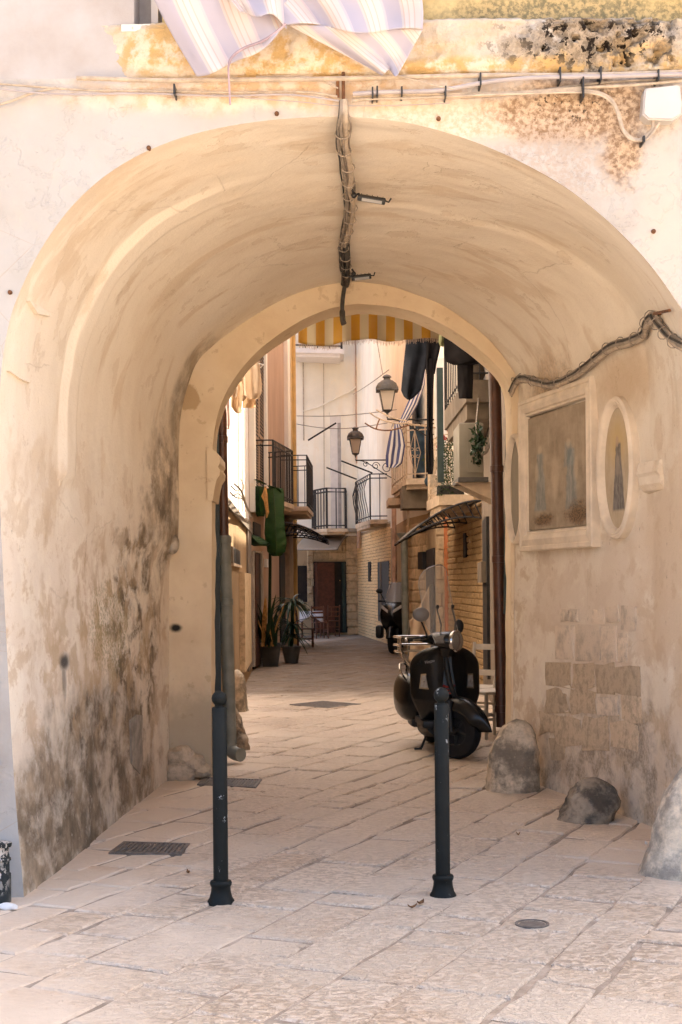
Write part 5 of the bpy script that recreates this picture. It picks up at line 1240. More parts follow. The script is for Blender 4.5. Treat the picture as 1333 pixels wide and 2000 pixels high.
# ------------------------------------------------------------------ canopies
def canopy(name, label, fn, ribs, mat, r=0.014, lattice=True, loc=(0, 0, 0), nu=16, nv=12):
    t = thing(name, label, 'canopy', loc)
    o = part('sheet', MB().grid(lambda u, v: fn(u, v)+Vector((0, 0, 0.012)), nu, nv), mat, t, True); solidify(o, 0.006)
    for u in ribs:
        up = [fn(u, v/10) for v in range(11)]
        part('rib', MB().tube(up, r, 6), MT['iron'], t, True)
        if lattice:
            lo = [fn(u, v/10)-Vector((0, 0, 0.26*(1-v/10)**0.8)) for v in range(11)]
            part('lower_rib', MB().tube(lo, r*0.9, 6), MT['iron'], t, True)
            for v in range(1, 10): part('brace', MB().tube([up[v], lo[max(v-1, 0)]], r*0.6, 5), MT['iron'], t)
    for v in (0.02, 0.98): part('cross_bar', MB().tube([fn(k/8, v) for k in range(9)], r, 6), MT['iron'], t, True)
    return t
canopy('iron_canopy', 'curved iron canopy with scrolled ribs over the stone doorway on the right', lambda u, v: Vector((lerp(lerp(2.08, 1.98, u), lerp(0.93, 0.93, u), v), lerp(20.95, 24.6, u), 2.76-0.56*v**1.9)), (0, 0.5, 1), MT['frost'], 0.018, loc=(1.9, 22.8, 2.4))
canopy('iron_canopy', 'dark iron canopy arching out under the mauve house balcony', lambda u, v: Vector((lerp(-1.38, -0.30, v), lerp(33.0, 36.4, u), 2.98-0.42*v**2)), (0, 0.5, 1), MT['frost'], 0.02, loc=(-1.2, 34.5, 2.6))
canopy('sheet_canopy', 'smoky sheet canopy on thin brackets above the oxblood door', lambda u, v: Vector((lerp(-1.02, 0.22, u)-0.32*v, lerp(42.9+0.25*u, 41.1, v), 2.98-0.46*v**1.5)), (0, 0.5, 1), MT['frost'], 0.012, False, loc=(-0.4, 42.6, 2.6))
# ------------------------------------------------------------------ street lamps
def spiral(c, r0, turns, ax, ay, n=22): return [c+(ax*math.cos(a)+ay*math.sin(a))*r0*(1-0.75*i/n) for i, a in enumerate([2*math.pi*turns*k/n for k in range(n+1)])]
def street_lamp(px, py_base, Y, h, wall, label):     # px, py: foot of the lantern
    c = P(px, py_base, Y); t = thing('street_lamp', label, 'street lamp', c, 'lantern street lamps on wall brackets'); k = h/0.80
    ir = MT['irongrey']
    g = 0.34*k; wt, wb = 0.155*k, 0.085*k; z0 = c.z+0.10*k
    for i in range(4):
        a, b = math.pi/4+i*math.pi/2, math.pi/4+(i+1)*math.pi/2
        p = [Vector((c.x+math.cos(q_)*w_*1.25, c.y+math.sin(q_)*w_*1.25, z_)) for q_, w_, z_ in ((a, wb, z0), (b, wb, z0), (b, wt, z0+g), (a, wt, z0+g))]
        o = part('glass_pane', MB().add(p, [(0, 1, 2, 3)]), MT['lampglass'], t); solidify(o, 0.004)
        part('corner_bar', MB().tube([p[0], p[3]], 0.011*k, 6), ir, t)
    zt_ = z0+g
    part('eave', MB().lathe([(0.0, zt_-0.005), (0.27*k, zt_-0.005), (0.28*k, zt_+0.01), (0.21*k, zt_+0.03)], 4, (c.x, c.y, 0), None, math.pi/4, math.pi/4+2*math.pi), ir, t)
    part('roof', MB().lathe([(0.205*k, zt_+0.02), (0.20*k, zt_+0.07*k), (0.165*k, zt_+0.14*k), (0.10*k, zt_+0.19*k), (0.07*k, zt_+0.20*k)], 20, (c.x, c.y, 0)), ir, t, True, 50)
    part('finial', MB().lathe([(0.07*k, zt_+0.19*k), (0.055*k, zt_+0.235*k), (0.085*k, zt_+0.25*k), (0.06*k, zt_+0.28*k), (0.0, zt_+0.30*k)], 16, (c.x, c.y, 0)), ir, t, True, 50)
    part('cradle', MB().lathe([(0.0, z0-0.11*k), (0.02*k, z0-0.10*k), (0.03*k, z0-0.05*k), (0.115*k, z0-0.005), (0.12*k, z0+0.005)], 4, (c.x, c.y, 0), None, math.pi/4, math.pi/4+2*math.pi), ir, t)
    e = Vector((wall[0], wall[1], c.z-0.04))
    part('bracket_arm', MB().tube([c+Vector((0, 0, -0.02)), c+Vector((0, 0, -0.06)), e+Vector((0, 0, -0.02))], 0.016, 7), MT['iron'], t, True)
    d = (e-c); L_ = d.length; d.normalize()
    part('bracket_stay', MB().tube(catmull([e+Vector((0, 0, -0.5)), c+d*L_*0.66+Vector((0, 0, -0.33)), c+d*L_*0.3+Vector((0, 0, -0.12)), c+d*0.1+Vector((0, 0, -0.06))], 5), 0.012, 6), MT['iron'], t, True)
    for f_, r_ in ((0.25, 0.07), (0.5, 0.10), (0.78, 0.14)): part('scroll', MB().tube(spiral(c+d*L_*f_+Vector((0, 0, -0.08-r_)), r_, 1.4, d, Vector((0, 0, 1))), 0.010, 5), MT['iron'], t, True)
    return t
street_lamp(757, 812, 26.0, 0.82, (1.96, 26.2), 'black street lantern on the bracket beside the hanging dark trousers')
street_lamp(695, 894, 33.8, 0.80, (1.33, 33.8), 'black street lantern on a scrolled bracket above the iron balcony with clothes poles')

# ------------------------------------------------------------------ awning behind the arch
aw = thing('striped_awning', 'yellow and white striped awning with fringed valance behind the arch', 'awning', (0.25, 12.0, 4.6))
YA = 13.4
def va(u, v):
    px = lerp(583, 858, u); top = 560; bot = 668+6*math.sin(u*9.0)*(1 if u < 0.75 else 0.3)-(8 if u > 0.6 else 0)*sm(0.6, 0.9, u)
    p = P(px, lerp(600, bot, v), YA); p.y += 0.05*math.sin(u*13)*v+0.03*math.sin(u*31+1)*v; return p
o = part('valance', MB().grid(va, 80, 12), MT['awning'], aw, True); solidify(o, 0.003)
def vt(u, v):
    a = va(u, 0); b = Vector((a.x, 11.95, a.z+0.75)); return a.lerp(b, v)+Vector((0, 0, -0.05*math.sin(math.pi*v)))
o = part('canopy_cloth', MB().grid(vt, 60, 10), MT['awning'], aw, True); solidify(o, 0.003)
fm = MB()
rr = random.Random(5)
for k in range(230):
    u = (k+rr.random())/230; p = va(u, 0.995); fm.tube([p, p+Vector((rr.uniform(-.006, .006), 0, -rr.uniform(0.02, 0.05)))], 0.0016, 3, False)
tag(part('fringe', fm, MT['beigecloth'], aw), kind='stuff')
part('front_bar', MB().tube([va(0, 0), va(1, 0)], 0.012, 6), MT['iron'], aw)
for u in (0.0, 1.0): part('arm', MB().tube([va(u, 0), Vector((va(u, 0).x, 11.92, va(u, 0).z-0.1))], 0.011, 6), MT['iron'], aw)

# ------------------------------------------------------------------ washing
def garment(name, label, outline, Y, mat, depth=0.05, cat='laundry', fold=3.0, seed=0.0, grp=None, parent=None):
    # outline: list of (px_left, px_right, py) rows; a pegged cloth with two sides and folds
    mb = MB(); nu = 26; rows = []
    m = len(outline)-1; nv = m*6
    def row(v):
        i = min(int(v*m), m-1); t = v*m-i; a, b = outline[i], outline[i+1]
        return [lerp(a[k], b[k], t) for k in range(3)]
    def fn(side):
        def f(u, v):
            l, r_, y = row(v); e = abs(2*u-1)**4
            q = P(lerp(l, r_, u), y, Y)
            fold_ = 0.35*depth*math.sin(u*math.pi*fold+seed+v*1.5)*sm(0, 0.3, v)+0.02*noise.noise(Vector((u*4+seed, v*3, 0)))
            q.y += side*depth*0.5*(1-e)*sm(0, 0.12, v)+fold_; return q
        return f
    mb.grid(fn(1), nu, nv); mb.grid(fn(-1), nu, nv)
    if parent: return part(name, mb, mat, parent, True, 60)
    return solo(name, mb, mat, label, cat, grp, True, 60)
ln = thing('washing_line', 'washing lines strung across the lane between the balconies', 'washing line', P(800, 640, 18))
part('line', MB().tube([P(700, 642, 18.0), P(790, 650, 18.0), Vector((1.9, 18.3, 4.85))], 0.005, 5), MT['cablegrey'], ln); part('line', MB().tube([P(840, 640, 16.2), P(905, 645, 16.2), Vector((1.78, 16.3, 4.5))], 0.005, 5), MT['cablegrey'], ln)
part('line', MB().tube([Wl(430, 690, L1a, L1b, 0.0), P(450, 700, 16.4), P(515, 712, 17.6), Vector((-1.30, 19.5, 4.3))], 0.005, 5), MT['cablegrey'], ln)
tr = thing('hanging_trousers', 'dark navy trousers hanging upside the lane below the fringed awning', 'laundry', P(815, 780, 18))
tr['label'] = 'dark navy trousers hanging over the lane below the fringed awning'
garment('leg', None, [(795, 842, 650), (791, 840, 690), (787, 829, 730), (784, 823, 762), (789, 813, 773), (796, 804, 780)], 18.0, MT['denim'], 0.10, seed=1, parent=tr); garment('leg', None, [(826, 866, 652), (828, 858, 690), (831, 853, 712), (833, 850, 730)], 18.0, MT['blackcloth'], 0.08, seed=2, parent=tr)
garment('long_sash', 'long narrow black cloth hanging down beside the navy trousers', [(833, 850, 700), (834, 847, 760), (834, 846, 840), (833, 848, 900), (836, 846, 926)], 17.8, MT['blackcloth'], 0.05, fold=1.5, seed=4)
garment('black_coat', 'wide black garment hung high under the arch crown beside a sage cloth', [(868, 975, 600), (868, 975, 660), (868, 970, 690), (872, 955, 706), (886, 930, 712)], 16.2, MT['blackcloth'], 0.07, seed=6)
garment('black_sleeve', 'narrow black garment hanging beneath the wide black one', [(893, 926, 700), (894, 925, 740), (897, 924, 778)], 16.3, MT['blackcloth'], 0.05, fold=2, seed=7)
garment('sage_cloth', 'small sage green cloth pegged between the trousers and the black garment', [(857, 872, 640), (858, 872, 655), (857, 871, 668), (860, 868, 676)], 16.8, MT['greencloth'], 0.05, fold=2, seed=8)
grp = 'pale laundry at the white house'
for k, (nm, lab, rows_, Yg, m_) in enumerate((('pale_sheet', 'long faded pink cloth hanging nearest the brown pipe elbow', [(434, 448, 740), (435, 449, 790), (440, 450, 830), (444, 449, 838)], 14.6, 'pinkcloth'),
    ('beige_shirt', 'beige trouser legs with turned-up cuffs beside the pink cloth', [(446, 462, 715), (448, 464, 745), (452, 465, 762), (454, 463, 775)], 15.2, 'beigecloth'), ('beige_shirt', 'short tan garment tucked behind the beige cuffs', [(455, 475, 745), (452, 474, 775), (452, 472, 795), (460, 471, 806)], 15.5, 'tancloth'),
    ('beige_shirt', 'draped beige shirt hanging before the louvred shutters', [(470, 500, 695), (468, 508, 720), (470, 512, 750), (476, 511, 768), (484, 505, 778)], 16.0, 'beigecloth'), ('tan_shorts', 'folded tan cloth hanging below the draped beige shirt', [(474, 497, 765), (474, 500, 785), (473, 500, 796)], 16.2, 'tancloth'), ('beige_shirt', 'loose cream trouser leg beside the draped beige shirt', [(462, 478, 720), (462, 480, 760), (464, 482, 775), (466, 476, 783)], 15.7, 'beigecloth'))):
    garment(nm if nm != 'beige_shirt' else ('beige_trousers' if 'leg' in lab else 'beige_garment'), lab, rows_, Yg, MT[m_], 0.09, seed=k*1.7, grp=grp)
# blue and white striped towel
tw = garment('striped_towel', 'blue and white striped towel knotted at the balcony corner', [(768, 779, 824), (762, 787, 845), (757, 792, 870), (754, 789, 890), (754, 786, 905), (756, 776, 913)], 25.9, MT['towel'], 0.10, 'towel', 3, 2)
dr = thing('drying_rack', 'rusty curved drying rack arms beside the bracket lantern', 'drying rack', P(745, 822, 25.4))
for k, pp in enumerate(([(800, 826), (770, 826), (742, 818), (722, 806)], [(800, 830), (765, 840), (735, 838), (713, 826)], [(795, 822), (765, 815), (735, 800)], [(742, 818), (738, 828), (735, 838)], [(770, 826), (768, 833), (765, 840)])):
    part('arm', MB().tube(catmull([P(x, y, 25.4) for x, y in pp], 5), 0.014, 6), MT['rust'] if k % 2 else MT['ironwarm'], dr, True)
part('stay', MB().tube([P(800, 828, 25.4), Vector((1.9, 26.2, P(800, 828, 25.4).z))], 0.014, 6), MT['ironwarm'], dr, True)
garment('striped_towel', 'rolled striped cloth slanting up behind the trouser legs', [(826, 832, 725), (812, 830, 752), (795, 817, 790), (784, 802, 815), (778, 792, 828)], 25.6, MT['towel'], 0.06, 'towel', 1, 3)
garment('tarpaulin', 'slate blue tarpaulin draped behind the scrolled balcony railing', [(800, 862, 832), (802, 862, 870), (806, 858, 905), (810, 856, 925)], 27.4, MT['bluecloth'], 0.06, 'tarpaulin', 4, 5)
ub = thing('folded_umbrella', 'folded grey umbrella leaning against the right balcony', 'umbrella', P(838, 945, 25.6))
part('folds', MB().tube([P(866, 870, 25.6), P(850, 910, 25.6), P(838, 940, 25.6), P(834, 950, 25.6)], [0.02, 0.05, 0.07, 0.02], 9), MT['slabgrey'], ub, True); part('knob', MB().sphere(P(846, 940, 25.55), 0.13, 12, 8, (1.2, 1, 0.9)), MT['bluecloth'], ub, True)
# clothes rack poles above balconies
for pp, Y, lab in ((((602, 860), (657, 826)), 34.0, 'thin clothes pole slanting up from the mauve house balcony'), (((638, 913), (697, 936)), 37.5, 'striped clothes pole slanting down to the bellied balcony'), (((667, 900), (728, 924)), 36.5, 'dark clothes pole slanting down to the bellied balcony corner')):
    solo('clothes_pole', MB().tube([P(*pp[0], Y), P(*pp[1], Y)], 0.022, 6), MT['iron'], lab, 'pole')
# wires across the lane
for k, (p_, q_, Y0, Y1, sag, lab) in enumerate((((580, 828), (757, 826), 37, 30, 10, 'thin wire crossing the lane at lantern height'), ((580, 812), (775, 800), 37, 30, 5, 'faint upper wire crossing the lane'), ((690, 770), (760, 722), 40, 30, 2, 'wire rising towards the bracket lantern'), ((735, 655), (748, 730), 30, 26, 0, 'wire dropping to the bracket lantern'))):
    a, b = P(*p_, Y0), P(*q_, Y1); solo('overhead_wire', MB().tube([a.lerp(b, i/10)-Vector((0, 0, sag*0.012*math.sin(math.pi*i/10))) for i in range(11)], 0.009, 5), MT['cablegrey'], lab, 'wire')

# ------------------------------------------------------------------ air conditioner
ac = thing('air_conditioner', 'yellowed air conditioner unit hung under the thick concrete balcony', 'air conditioner', (1.47, 16.0, 2.7))
part('casing', MB().rbox((1.48, 16.4, 3.04), (0.28, 0.80, 0.62), 0.02), MT['acwhite'], ac, True, 30)
part('side_panel', MB().box((1.52, 15.995, 3.02), (0.17, 0.012, 0.46)), MT['acwhite'], ac); part('valve_cover', MB().box((1.53, 15.985, 2.98), (0.09, 0.03, 0.16)), MT['slabgrey'], ac); part('label_plate', MB().box((1.49, 15.982, 3.02), (0.035, 0.012, 0.06)), MT['white'], ac)
part('drip_tray', MB().box((1.50, 16.4, 2.71), (0.34, 0.82, 0.05)), MT['irongrey'], ac); 
for y_ in (16.1, 16.7): part('wall_bracket', MB().prism([(1.30, y_, 2.69), (1.80, y_, 2.69), (1.80, y_, 2.45)], (0, 0.04, 0)), MT['slab'], ac)
part('hose', MB().tube(catmull([(1.56, 15.96, 2.98), (1.64, 15.90, 3.02), (1.70, 15.95, 3.2), (1.74, 16.0, 3.5)], 5), 0.022, 8), MT['cablegrey'], ac, True)

# ------------------------------------------------------------------ plants
def scatter_leaves(mb, c0, c1, Y, n, rr, spread, size):
    for k in range(n):
        t_ = rr.random(); c = P(lerp(c0[0], c1[0], t_)+rr.gauss(0, spread), lerp(c0[1], c1[1], t_)+rr.gauss(0, spread*1.4), Y+rr.uniform(-0.12, 0.12))
        a = Vector((rr.gauss(0, 1), rr.gauss(0, 1), rr.gauss(0, 1))).normalized(); b = a.cross(Vector((rr.gauss(0, 1), 1, rr.gauss(0, 1)))).normalized(); q_ = size*rr.uniform(0.6, 1.3)
        mb.add([c-a*q_, c+b*q_*0.45, c+a*q_, c-b*q_*0.45], [(0, 1, 2, 3)])
    return mb
_rr = random.Random(21)
hp = thing('hanging_plant', 'dark leafy pot plant hanging over the air conditioner from the concrete balcony', 'plant', (1.62, 15.9, 3.6))
part('stem', MB().tube([(1.64, 16.75, 3.72), P(930, 830, 15.9), P(934, 870, 15.85), P(930, 895, 15.85)], 0.008, 5), MT['cablegrey'], hp, True)
tag(part('foliage', scatter_leaves(scatter_leaves(MB(), (932, 832), (930, 900), 15.88, 150, _rr, 5, 0.035), (938, 850), (944, 865), 15.9, 60, _rr, 4, 0.035), MT['leafdark'], hp), kind='stuff')
bgp = thing('balcony_plants', 'green pot plants crowding the scrolled balcony above the stone corbel', 'plant', (1.4, 26.8, 3.5))
part('pot', MB().lathe([(0.0, 0.0), (0.09, 0.0), (0.12, 0.2), (0.0, 0.19)], 12, (1.72, 26.75, 3.5)), MT['terracotta'], bgp, True)
tag(part('foliage', scatter_leaves(scatter_leaves(MB(), (835, 905), (862, 925), 26.7, 260, _rr, 5, 0.05), (846, 880), (868, 900), 26.7, 180, _rr, 5, 0.045), MT['leafgreen'], bgp), kind='stuff')
def leaf_surface(base, dirv, length, width, droop, fold=0.25, nseg=14, curl=0.0):
    dirv = Vector(dirv).normalized(); side = dirv.cross(Vector((0, 0, 1)))
    side = side.normalized() if side.length > 0.05 else Vector((1, 0, 0))
    def fn(u, v):
        s = v*length; p = Vector(base)+dirv*s+Vector((0, 0, -droop*v*v*length))
        w_ = width*(math.sin(math.pi*min(1, 0.08+0.92*v)**0.75)**0.75 if v < 1 else 0.0)
        x = (u-0.5)*2
        return p+side*x*w_*0.5+Vector((0, 0, abs(x)*fold*w_))
    return MB().grid(fn, 6, nseg)
bp = thing('banana_plant', 'tall potted banana plant with broad drooping leaves beside the doorway', 'plant', G(528, 1305))
g0 = G(528, 1303); g0.y += 0.2
part('pot', MB().lathe([(0.0, 0.0), (0.20, 0.0), (0.27, 0.40), (0.285, 0.40), (0.285, 0.44), (0.25, 0.44), (0.245, 0.38), (0.0, 0.38)], 4, (g0.x, g0.y, 0), None, math.pi/4, math.pi/4+2*math.pi), MT['pot'], bp); part('soil', MB().lathe([(0.24, 0.39), (0.0, 0.40)], 12, (g0.x, g0.y, 0)), MT['terracotta'], bp)
g0.y -= 0.55; top = P(520, 955, g0.y)
part('stem', MB().tube(catmull([(g0.x, g0.y, 0.38), (g0.x+0.02, g0.y, 1.2), P(528, 1090, g0.y-0.3), P(526, 1000, 25.4), P(520, 955, 25.35)], 5), [0.035]*5+[0.028]*8+[0.016]*8, 8), MT['leafdark'], bp, True)
def px_leaf(rows_, Y, bend): # broad hanging leaf given by (left, right, row) pixels
    def fn(u, v):
        m = len(rows_)-1; i = min(int(v*m), m-1); t = v*m-i; l, r_, y = [lerp(rows_[i][k], rows_[i+1][k], t) for k in range(3)]
        e_ = abs(2*u-1); tear = 1-0.10*e_*max(0, noise.noise(Vector((v*14, round(u)*7.0+Y, 0))))
        c_ = (l+r_)/2; p = P(c_+(lerp(l, r_, u)-c_)*tear, y, Y); p.y += -2.2*bend*e_+0.16*(v-0.4)**2+0.012*math.sin(v*46+e_*5)*e_; return p
    return MB().grid(fn, 12, 40)
def pleaf(mb, m_='leaf'): o = part('leaf', mb, MT[m_], bp, True); solidify(o, 0.004); return o
g1_ = 25.25
pleaf(px_leaf([(513, 553, 953), (517, 555, 972), (518, 555, 1010), (516, 558, 1040), (518, 560, 1060), (522, 557, 1078), (532, 548, 1086)], g1_, -0.05))
pleaf(px_leaf([(495, 516, 949), (496, 517, 960), (497, 518, 980), (498, 518, 1000), (501, 516, 1008)], g1_+0.05, -0.06))
pleaf(px_leaf([(496, 500, 936), (503, 513, 941), (514, 522, 946)], g1_+0.1, 0.03)); pleaf(px_leaf([(522, 526, 948), (528, 548, 955), (540, 551, 962)], g1_+0.08, 0.03))
pleaf(px_leaf([(483, 492, 1043), (478, 508, 1048), (480, 520, 1056), (484, 528, 1062), (496, 524, 1066)], g1_-0.1, -0.05))
part('midrib', MB().tube([P(534, 955, g1_-0.06), P(537, 1000, g1_-0.07), P(539, 1045, g1_-0.06), P(540, 1080, g1_-0.03)], [0.014, 0.011, 0.008, 0.004], 6), MT['leafgreen'], bp, True)
part('withered_leaf', MB().tube([P(519, 950, g1_-0.1), P(517, 970, g1_-0.12), P(520, 980, g1_-0.12), P(523, 1000, g1_-0.12), P(521, 1012, g1_-0.12)], [0.012, 0.06, 0.035, 0.03, 0.006], 8), MT['orangeleaf'], bp, True)
rr = random.Random(9)
for k in range(30):
    a = rr.uniform(0, 6.28); b = Vector((g0.x+rr.uniform(-.12, .12), g0.y+rr.uniform(-.1, .1), 0.4))
    o = part('leaf', leaf_surface(b, (math.cos(a)*0.35, math.sin(a)*0.35, 1), rr.uniform(0.5, 1.2), 0.08, 0.12), MT['leafdark'] if k % 4 else MT['orangeleaf'], bp, True)
pm = thing('potted_palm', 'bushy dark palm in a small pot beside the wooden chairs', 'plant', G(570, 1297))
g1 = G(569, 1296); g1.y += 0.15
part('pot', MB().lathe([(0.0, 0.0), (0.13, 0.0), (0.18, 0.30), (0.195, 0.30), (0.195, 0.33), (0.16, 0.33), (0.0, 0.30)], 16, (g1.x, g1.y, 0)), MT['pot'], pm, True, 40)
part('trunk', MB().tube([(g1.x, g1.y, 0.28), (g1.x+0.03, g1.y, 0.8), (g1.x+0.02, g1.y, 1.22)], [0.04, 0.035, 0.03], 8), MT['leafdark'], pm, True)
for k in range(84):
    a = rr.uniform(0, 6.28); up = rr.uniform(-0.1, 1.0); b = Vector((g1.x+0.02, g1.y, rr.choice((1.2, 1.15, 1.22, 0.75, 0.5))))
    part('frond', leaf_surface(b, (math.cos(a), math.sin(a), up), rr.uniform(0.35, 0.62), 0.055, rr.uniform(0.4, 1.1), 0.2, 8), MT['leafdark'], pm, True)
# red geraniums on the flower balcony
ge = thing('geranium_box', 'balcony planter with red geraniums trailing over the stone slab', 'plant', (1.62, 22.5, 2.93))
part('planter', MB().rbox((1.74, 22.42, 3.0), (0.42, 0.22, 0.16), 0.015), MT['doordark'], ge, True, 30)
fo = MB()
for k in range(900):
    s = rr.random(); c = P(lerp(858, 888, rr.random())+rr.gauss(0, 3), lerp(855, 968, s), 22.35+rr.uniform(-0.15, 0.15)); a = Vector((rr.gauss(0, 1), rr.gauss(0, 1), rr.gauss(0, 1))).normalized(); b = a.cross(Vector((rr.gauss(0, 1), rr.gauss(0, 1), 1))).normalized(); q_ = rr.uniform(0.012, 0.028)
    fo.add([c-a*q_, c+b*q_*0.6, c+a*q_, c-b*q_*0.6], [(0, 1, 2, 3)])
tag(part('foliage', fo, MT['leafgreen'], ge), kind='stuff')
for px, py in ((866, 852), (870, 856), (862, 858), (874, 835), (877, 841), (856, 872)):
    c = P(px, py, 22.2); mb = MB()
    for k in range(26):
        a = Vector((rr.gauss(0, 1), rr.gauss(0, 1), rr.gauss(0, 1))).normalized(); b = a.cross(Vector((0.3, 0.8, 0.5))).normalized(); e = c+a*0.02; mb.add([e-b*0.016, e+a*0.012, e+b*0.016, e-a*0.006], [(0, 1, 2, 3)])
    part('flower', mb, MT['flower'], ge)
for k in range(8): part('stem', MB().tube([(1.74+0.04*k-0.14, 22.4, 3.0), P(862+k*2.5, rr.uniform(850, 900), 22.3)], 0.005, 5), MT['leafgreen'], ge)
# bare climber on the white house
tw_ = thing('bare_climber', 'bare twisted climber growing out of the white house wall', 'plant', Wl(488, 1005, L1a, L1b))
for k, pp in enumerate(([(492, 1010), (480, 985), (472, 960), (458, 945)], [(478, 980), (468, 965), (455, 968)], [(474, 962), (476, 948), (470, 935)], [(470, 955), (462, 958), (452, 950)], [(484, 992), (474, 975), (462, 972), (450, 962)])):
    part('branch', MB().tube(catmull([Wl(x, y, L1a, L1b, 0.10+0.05*i) for i, (x, y) in enumerate(pp)], 5), [0.022-0.001*i if k == 0 else 0.007 for i in range((len(pp)-1)*5+1)], 6), MT['cablegrey'], tw_, True)

# ------------------------------------------------------------------ chairs, table, parasol
def chair(name, label, loc, rz, mat, sh=0.45, bw=0.40, bhh=0.92, slats=3, ladder=False, grp=None):
    t = thing(name, label, 'chair', loc, grp); t.rotation_euler = (0, 0, rz); hw = bw/2
    lpart('seat', MB().rbox((0, 0, sh), (bw, bw, 0.03), 0.008), mat, t)
    for s in (-1, 1):
        lpart('leg', MB().tube([(s*(hw-0.02), -hw+0.02, 0), (s*(hw-0.02), -hw+0.02, sh)], 0.018, 6), mat, t)
        lpart('leg', MB().tube([(s*(hw-0.02), hw-0.02, 0), (s*(hw-0.02), hw-0.02, sh), (s*(hw-0.02), hw+0.03, bhh)], 0.018, 6), mat, t)
        lpart('stretcher', MB().box((s*(hw-0.02), 0, 0.2), (0.02, bw-0.04, 0.025)), mat, t)
    lpart('stretcher', MB().box((0, -hw+0.02, 0.28), (bw-0.04, 0.02, 0.025)), mat, t); lpart('stretcher', MB().box((0, hw-0.02, 0.28), (bw-0.04, 0.02, 0.025)), mat, t)
    for k in range(slats):
        z = lerp(sh+0.14, bhh-0.05, k/(slats-1)); lpart('back_slat', MB().box((0, hw+0.0+0.03*(z-sh)/(bhh-sh), z), (bw-0.05, 0.018, 0.06 if not ladder else 0.035)), mat, t)
    if ladder:
        for x in (-0.07, 0.07): lpart('back_spindle', MB().box((x, hw+0.015, (sh+bhh)/2+0.05), (0.02, 0.015, bhh-sh-0.18)), mat, t)
    return t
cg = 'wooden chairs outside the far doorway'
chair('wooden_chair', 'red brown ladder back chair standing before the oxblood door', G(648, 1243), R(200), MT['wood'], ladder=True, grp=cg)
chair('wooden_chair', 'red brown chair standing right beside the small potted palm', G(597, 1264), R(95), MT['wood'], grp=cg)
chair('wooden_chair', 'red brown chair half tucked under the small white-clothed table', G(626, 1247), R(20), MT['wood'], grp=cg)
tb = thing('cafe_table', 'small square table with a white cloth outside the far doorway', 'table', G(608, 1246)); g = G(608, 1246); g.y += 0.6
part('top', MB().box((g.x, g.y, 0.73), (0.62, 0.62, 0.03)), MT['wood'], tb)
for a in (-1, 1):
    for b in (-1, 1): part('leg', MB().tube([(g.x+a*0.27, g.y+b*0.27, 0), (g.x+a*0.27, g.y+b*0.27, 0.72)], 0.022, 6), MT['wood'], tb)
tc = MB(); tc.grid(lambda u, v: Vector((g.x+(u-0.5)*0.66, g.y+(v-0.5)*0.66, 0.752)), 6, 6)
for s in (-1, 1):
    tc.grid(lambda u, v: Vector((g.x+s*(0.33+0.015*v), g.y+(u-0.5)*0.66, 0.752-v*0.22*(1-abs(2*u-1)**3*-0.5))), 10, 4); tc.grid(lambda u, v: Vector((g.x+(u-0.5)*0.66, g.y+s*(0.33+0.015*v), 0.752-v*0.22*(0.5+abs(2*u-1)))), 10, 4)
solidify(solo('table_cloth', tc, MT['tablecloth'], 'white cloth spread over the small lane table', 'tablecloth', smooth=True), 0.003)
# white chair behind the near scooter
gw = G(952, 1432)
chair('painted_chair', 'white painted wooden chair behind the black scooter', (gw.x-0.06, gw.y+0.15, 0), R(-35), MT['whitewood'], 0.46, 0.42, 0.92, 2)
chair('painted_chair', 'white painted wooden chair pushed against the brown downpipe', (1.48, 14.2, 0), R(-60), MT['whitewood'], 0.46, 0.40, 0.72, 2)
# closed parasol leaning by the wall, and a hanging sheet behind the scooter
pr = thing('closed_parasol', 'tall closed sand coloured parasol standing by the brick wall', 'parasol', G(938, 1330))
q = G(936, 1328); Yp = q.y
part('canopy', MB().tube([P(930, 1022, Yp), P(929, 1045, Yp), P(926, 1058, Yp), P(925.5, 1062, Yp)], [0.01, 0.07, 0.105, 0.10], 10) if False else MB().tube([P(931, 1024, Yp), P(930, 1040, Yp), P(928, 1056, Yp), P(928, 1064, Yp)], [0.008, 0.06, 0.10, 0.085], 10), MT['slab'], pr, True)
part('cloth', MB().tube([P(938, 1062, Yp), P(936, 1100, Yp), P(935, 1200, Yp), P(934, 1300, Yp)], [0.03, 0.07, 0.10, 0.12], 12), MT['canvas'], pr, True)
part('pole', MB().tube([P(928, 1060, Yp), P(933, 1328, Yp)], 0.022, 8), MT['irongrey'], pr, True); part('foot', MB().rbox((q.x, q.y, 0.04), (0.4, 0.4, 0.08), 0.01), MT['slabgrey'], pr)
ss = thing('canvas_screen', 'slanting beige canvas screen standing behind the black scooter', 'screen', G(822, 1285))
Ys = 19.6
o = part('canvas', MB().grid(lambda u, v: P(lerp(lerp(801, 839, u), lerp(799, 842, u), v), lerp(lerp(1212, 1143, u**1.3), 1292, v), Ys+0.04*math.sin(u*8+v*3)), 14, 14), MT['beigecloth'], ss, True); solidify(o, 0.01)
part('post', MB().tube([P(841, 1140, Ys+0.03), P(843, 1338, Ys+0.03)], 0.018, 7), MT['irongrey'], ss, True); part('post', MB().tube([P(800, 1212, Ys+0.03), P(798, 1338, Ys+0.03)], 0.018, 7), MT['irongrey'], ss, True)
# pot on the concrete balcony
po = thing('balcony_pot', 'dark round pot standing on the thick concrete balcony', 'pot', (1.62, 17.0, 3.94)); part('bowl', MB().lathe([(0.0, 0.0), (0.09, 0.0), (0.13, 0.10), (0.11, 0.18), (0.12, 0.20), (0.0, 0.19)], 14, (1.62, 17.0, 3.94)), MT['slabgrey'], po, True); part('lid', MB().lathe([(0.12, 0.19), (0.10, 0.24), (0.0, 0.26)], 14, (1.62, 17.0, 3.94)), MT['doordark'], po, True)
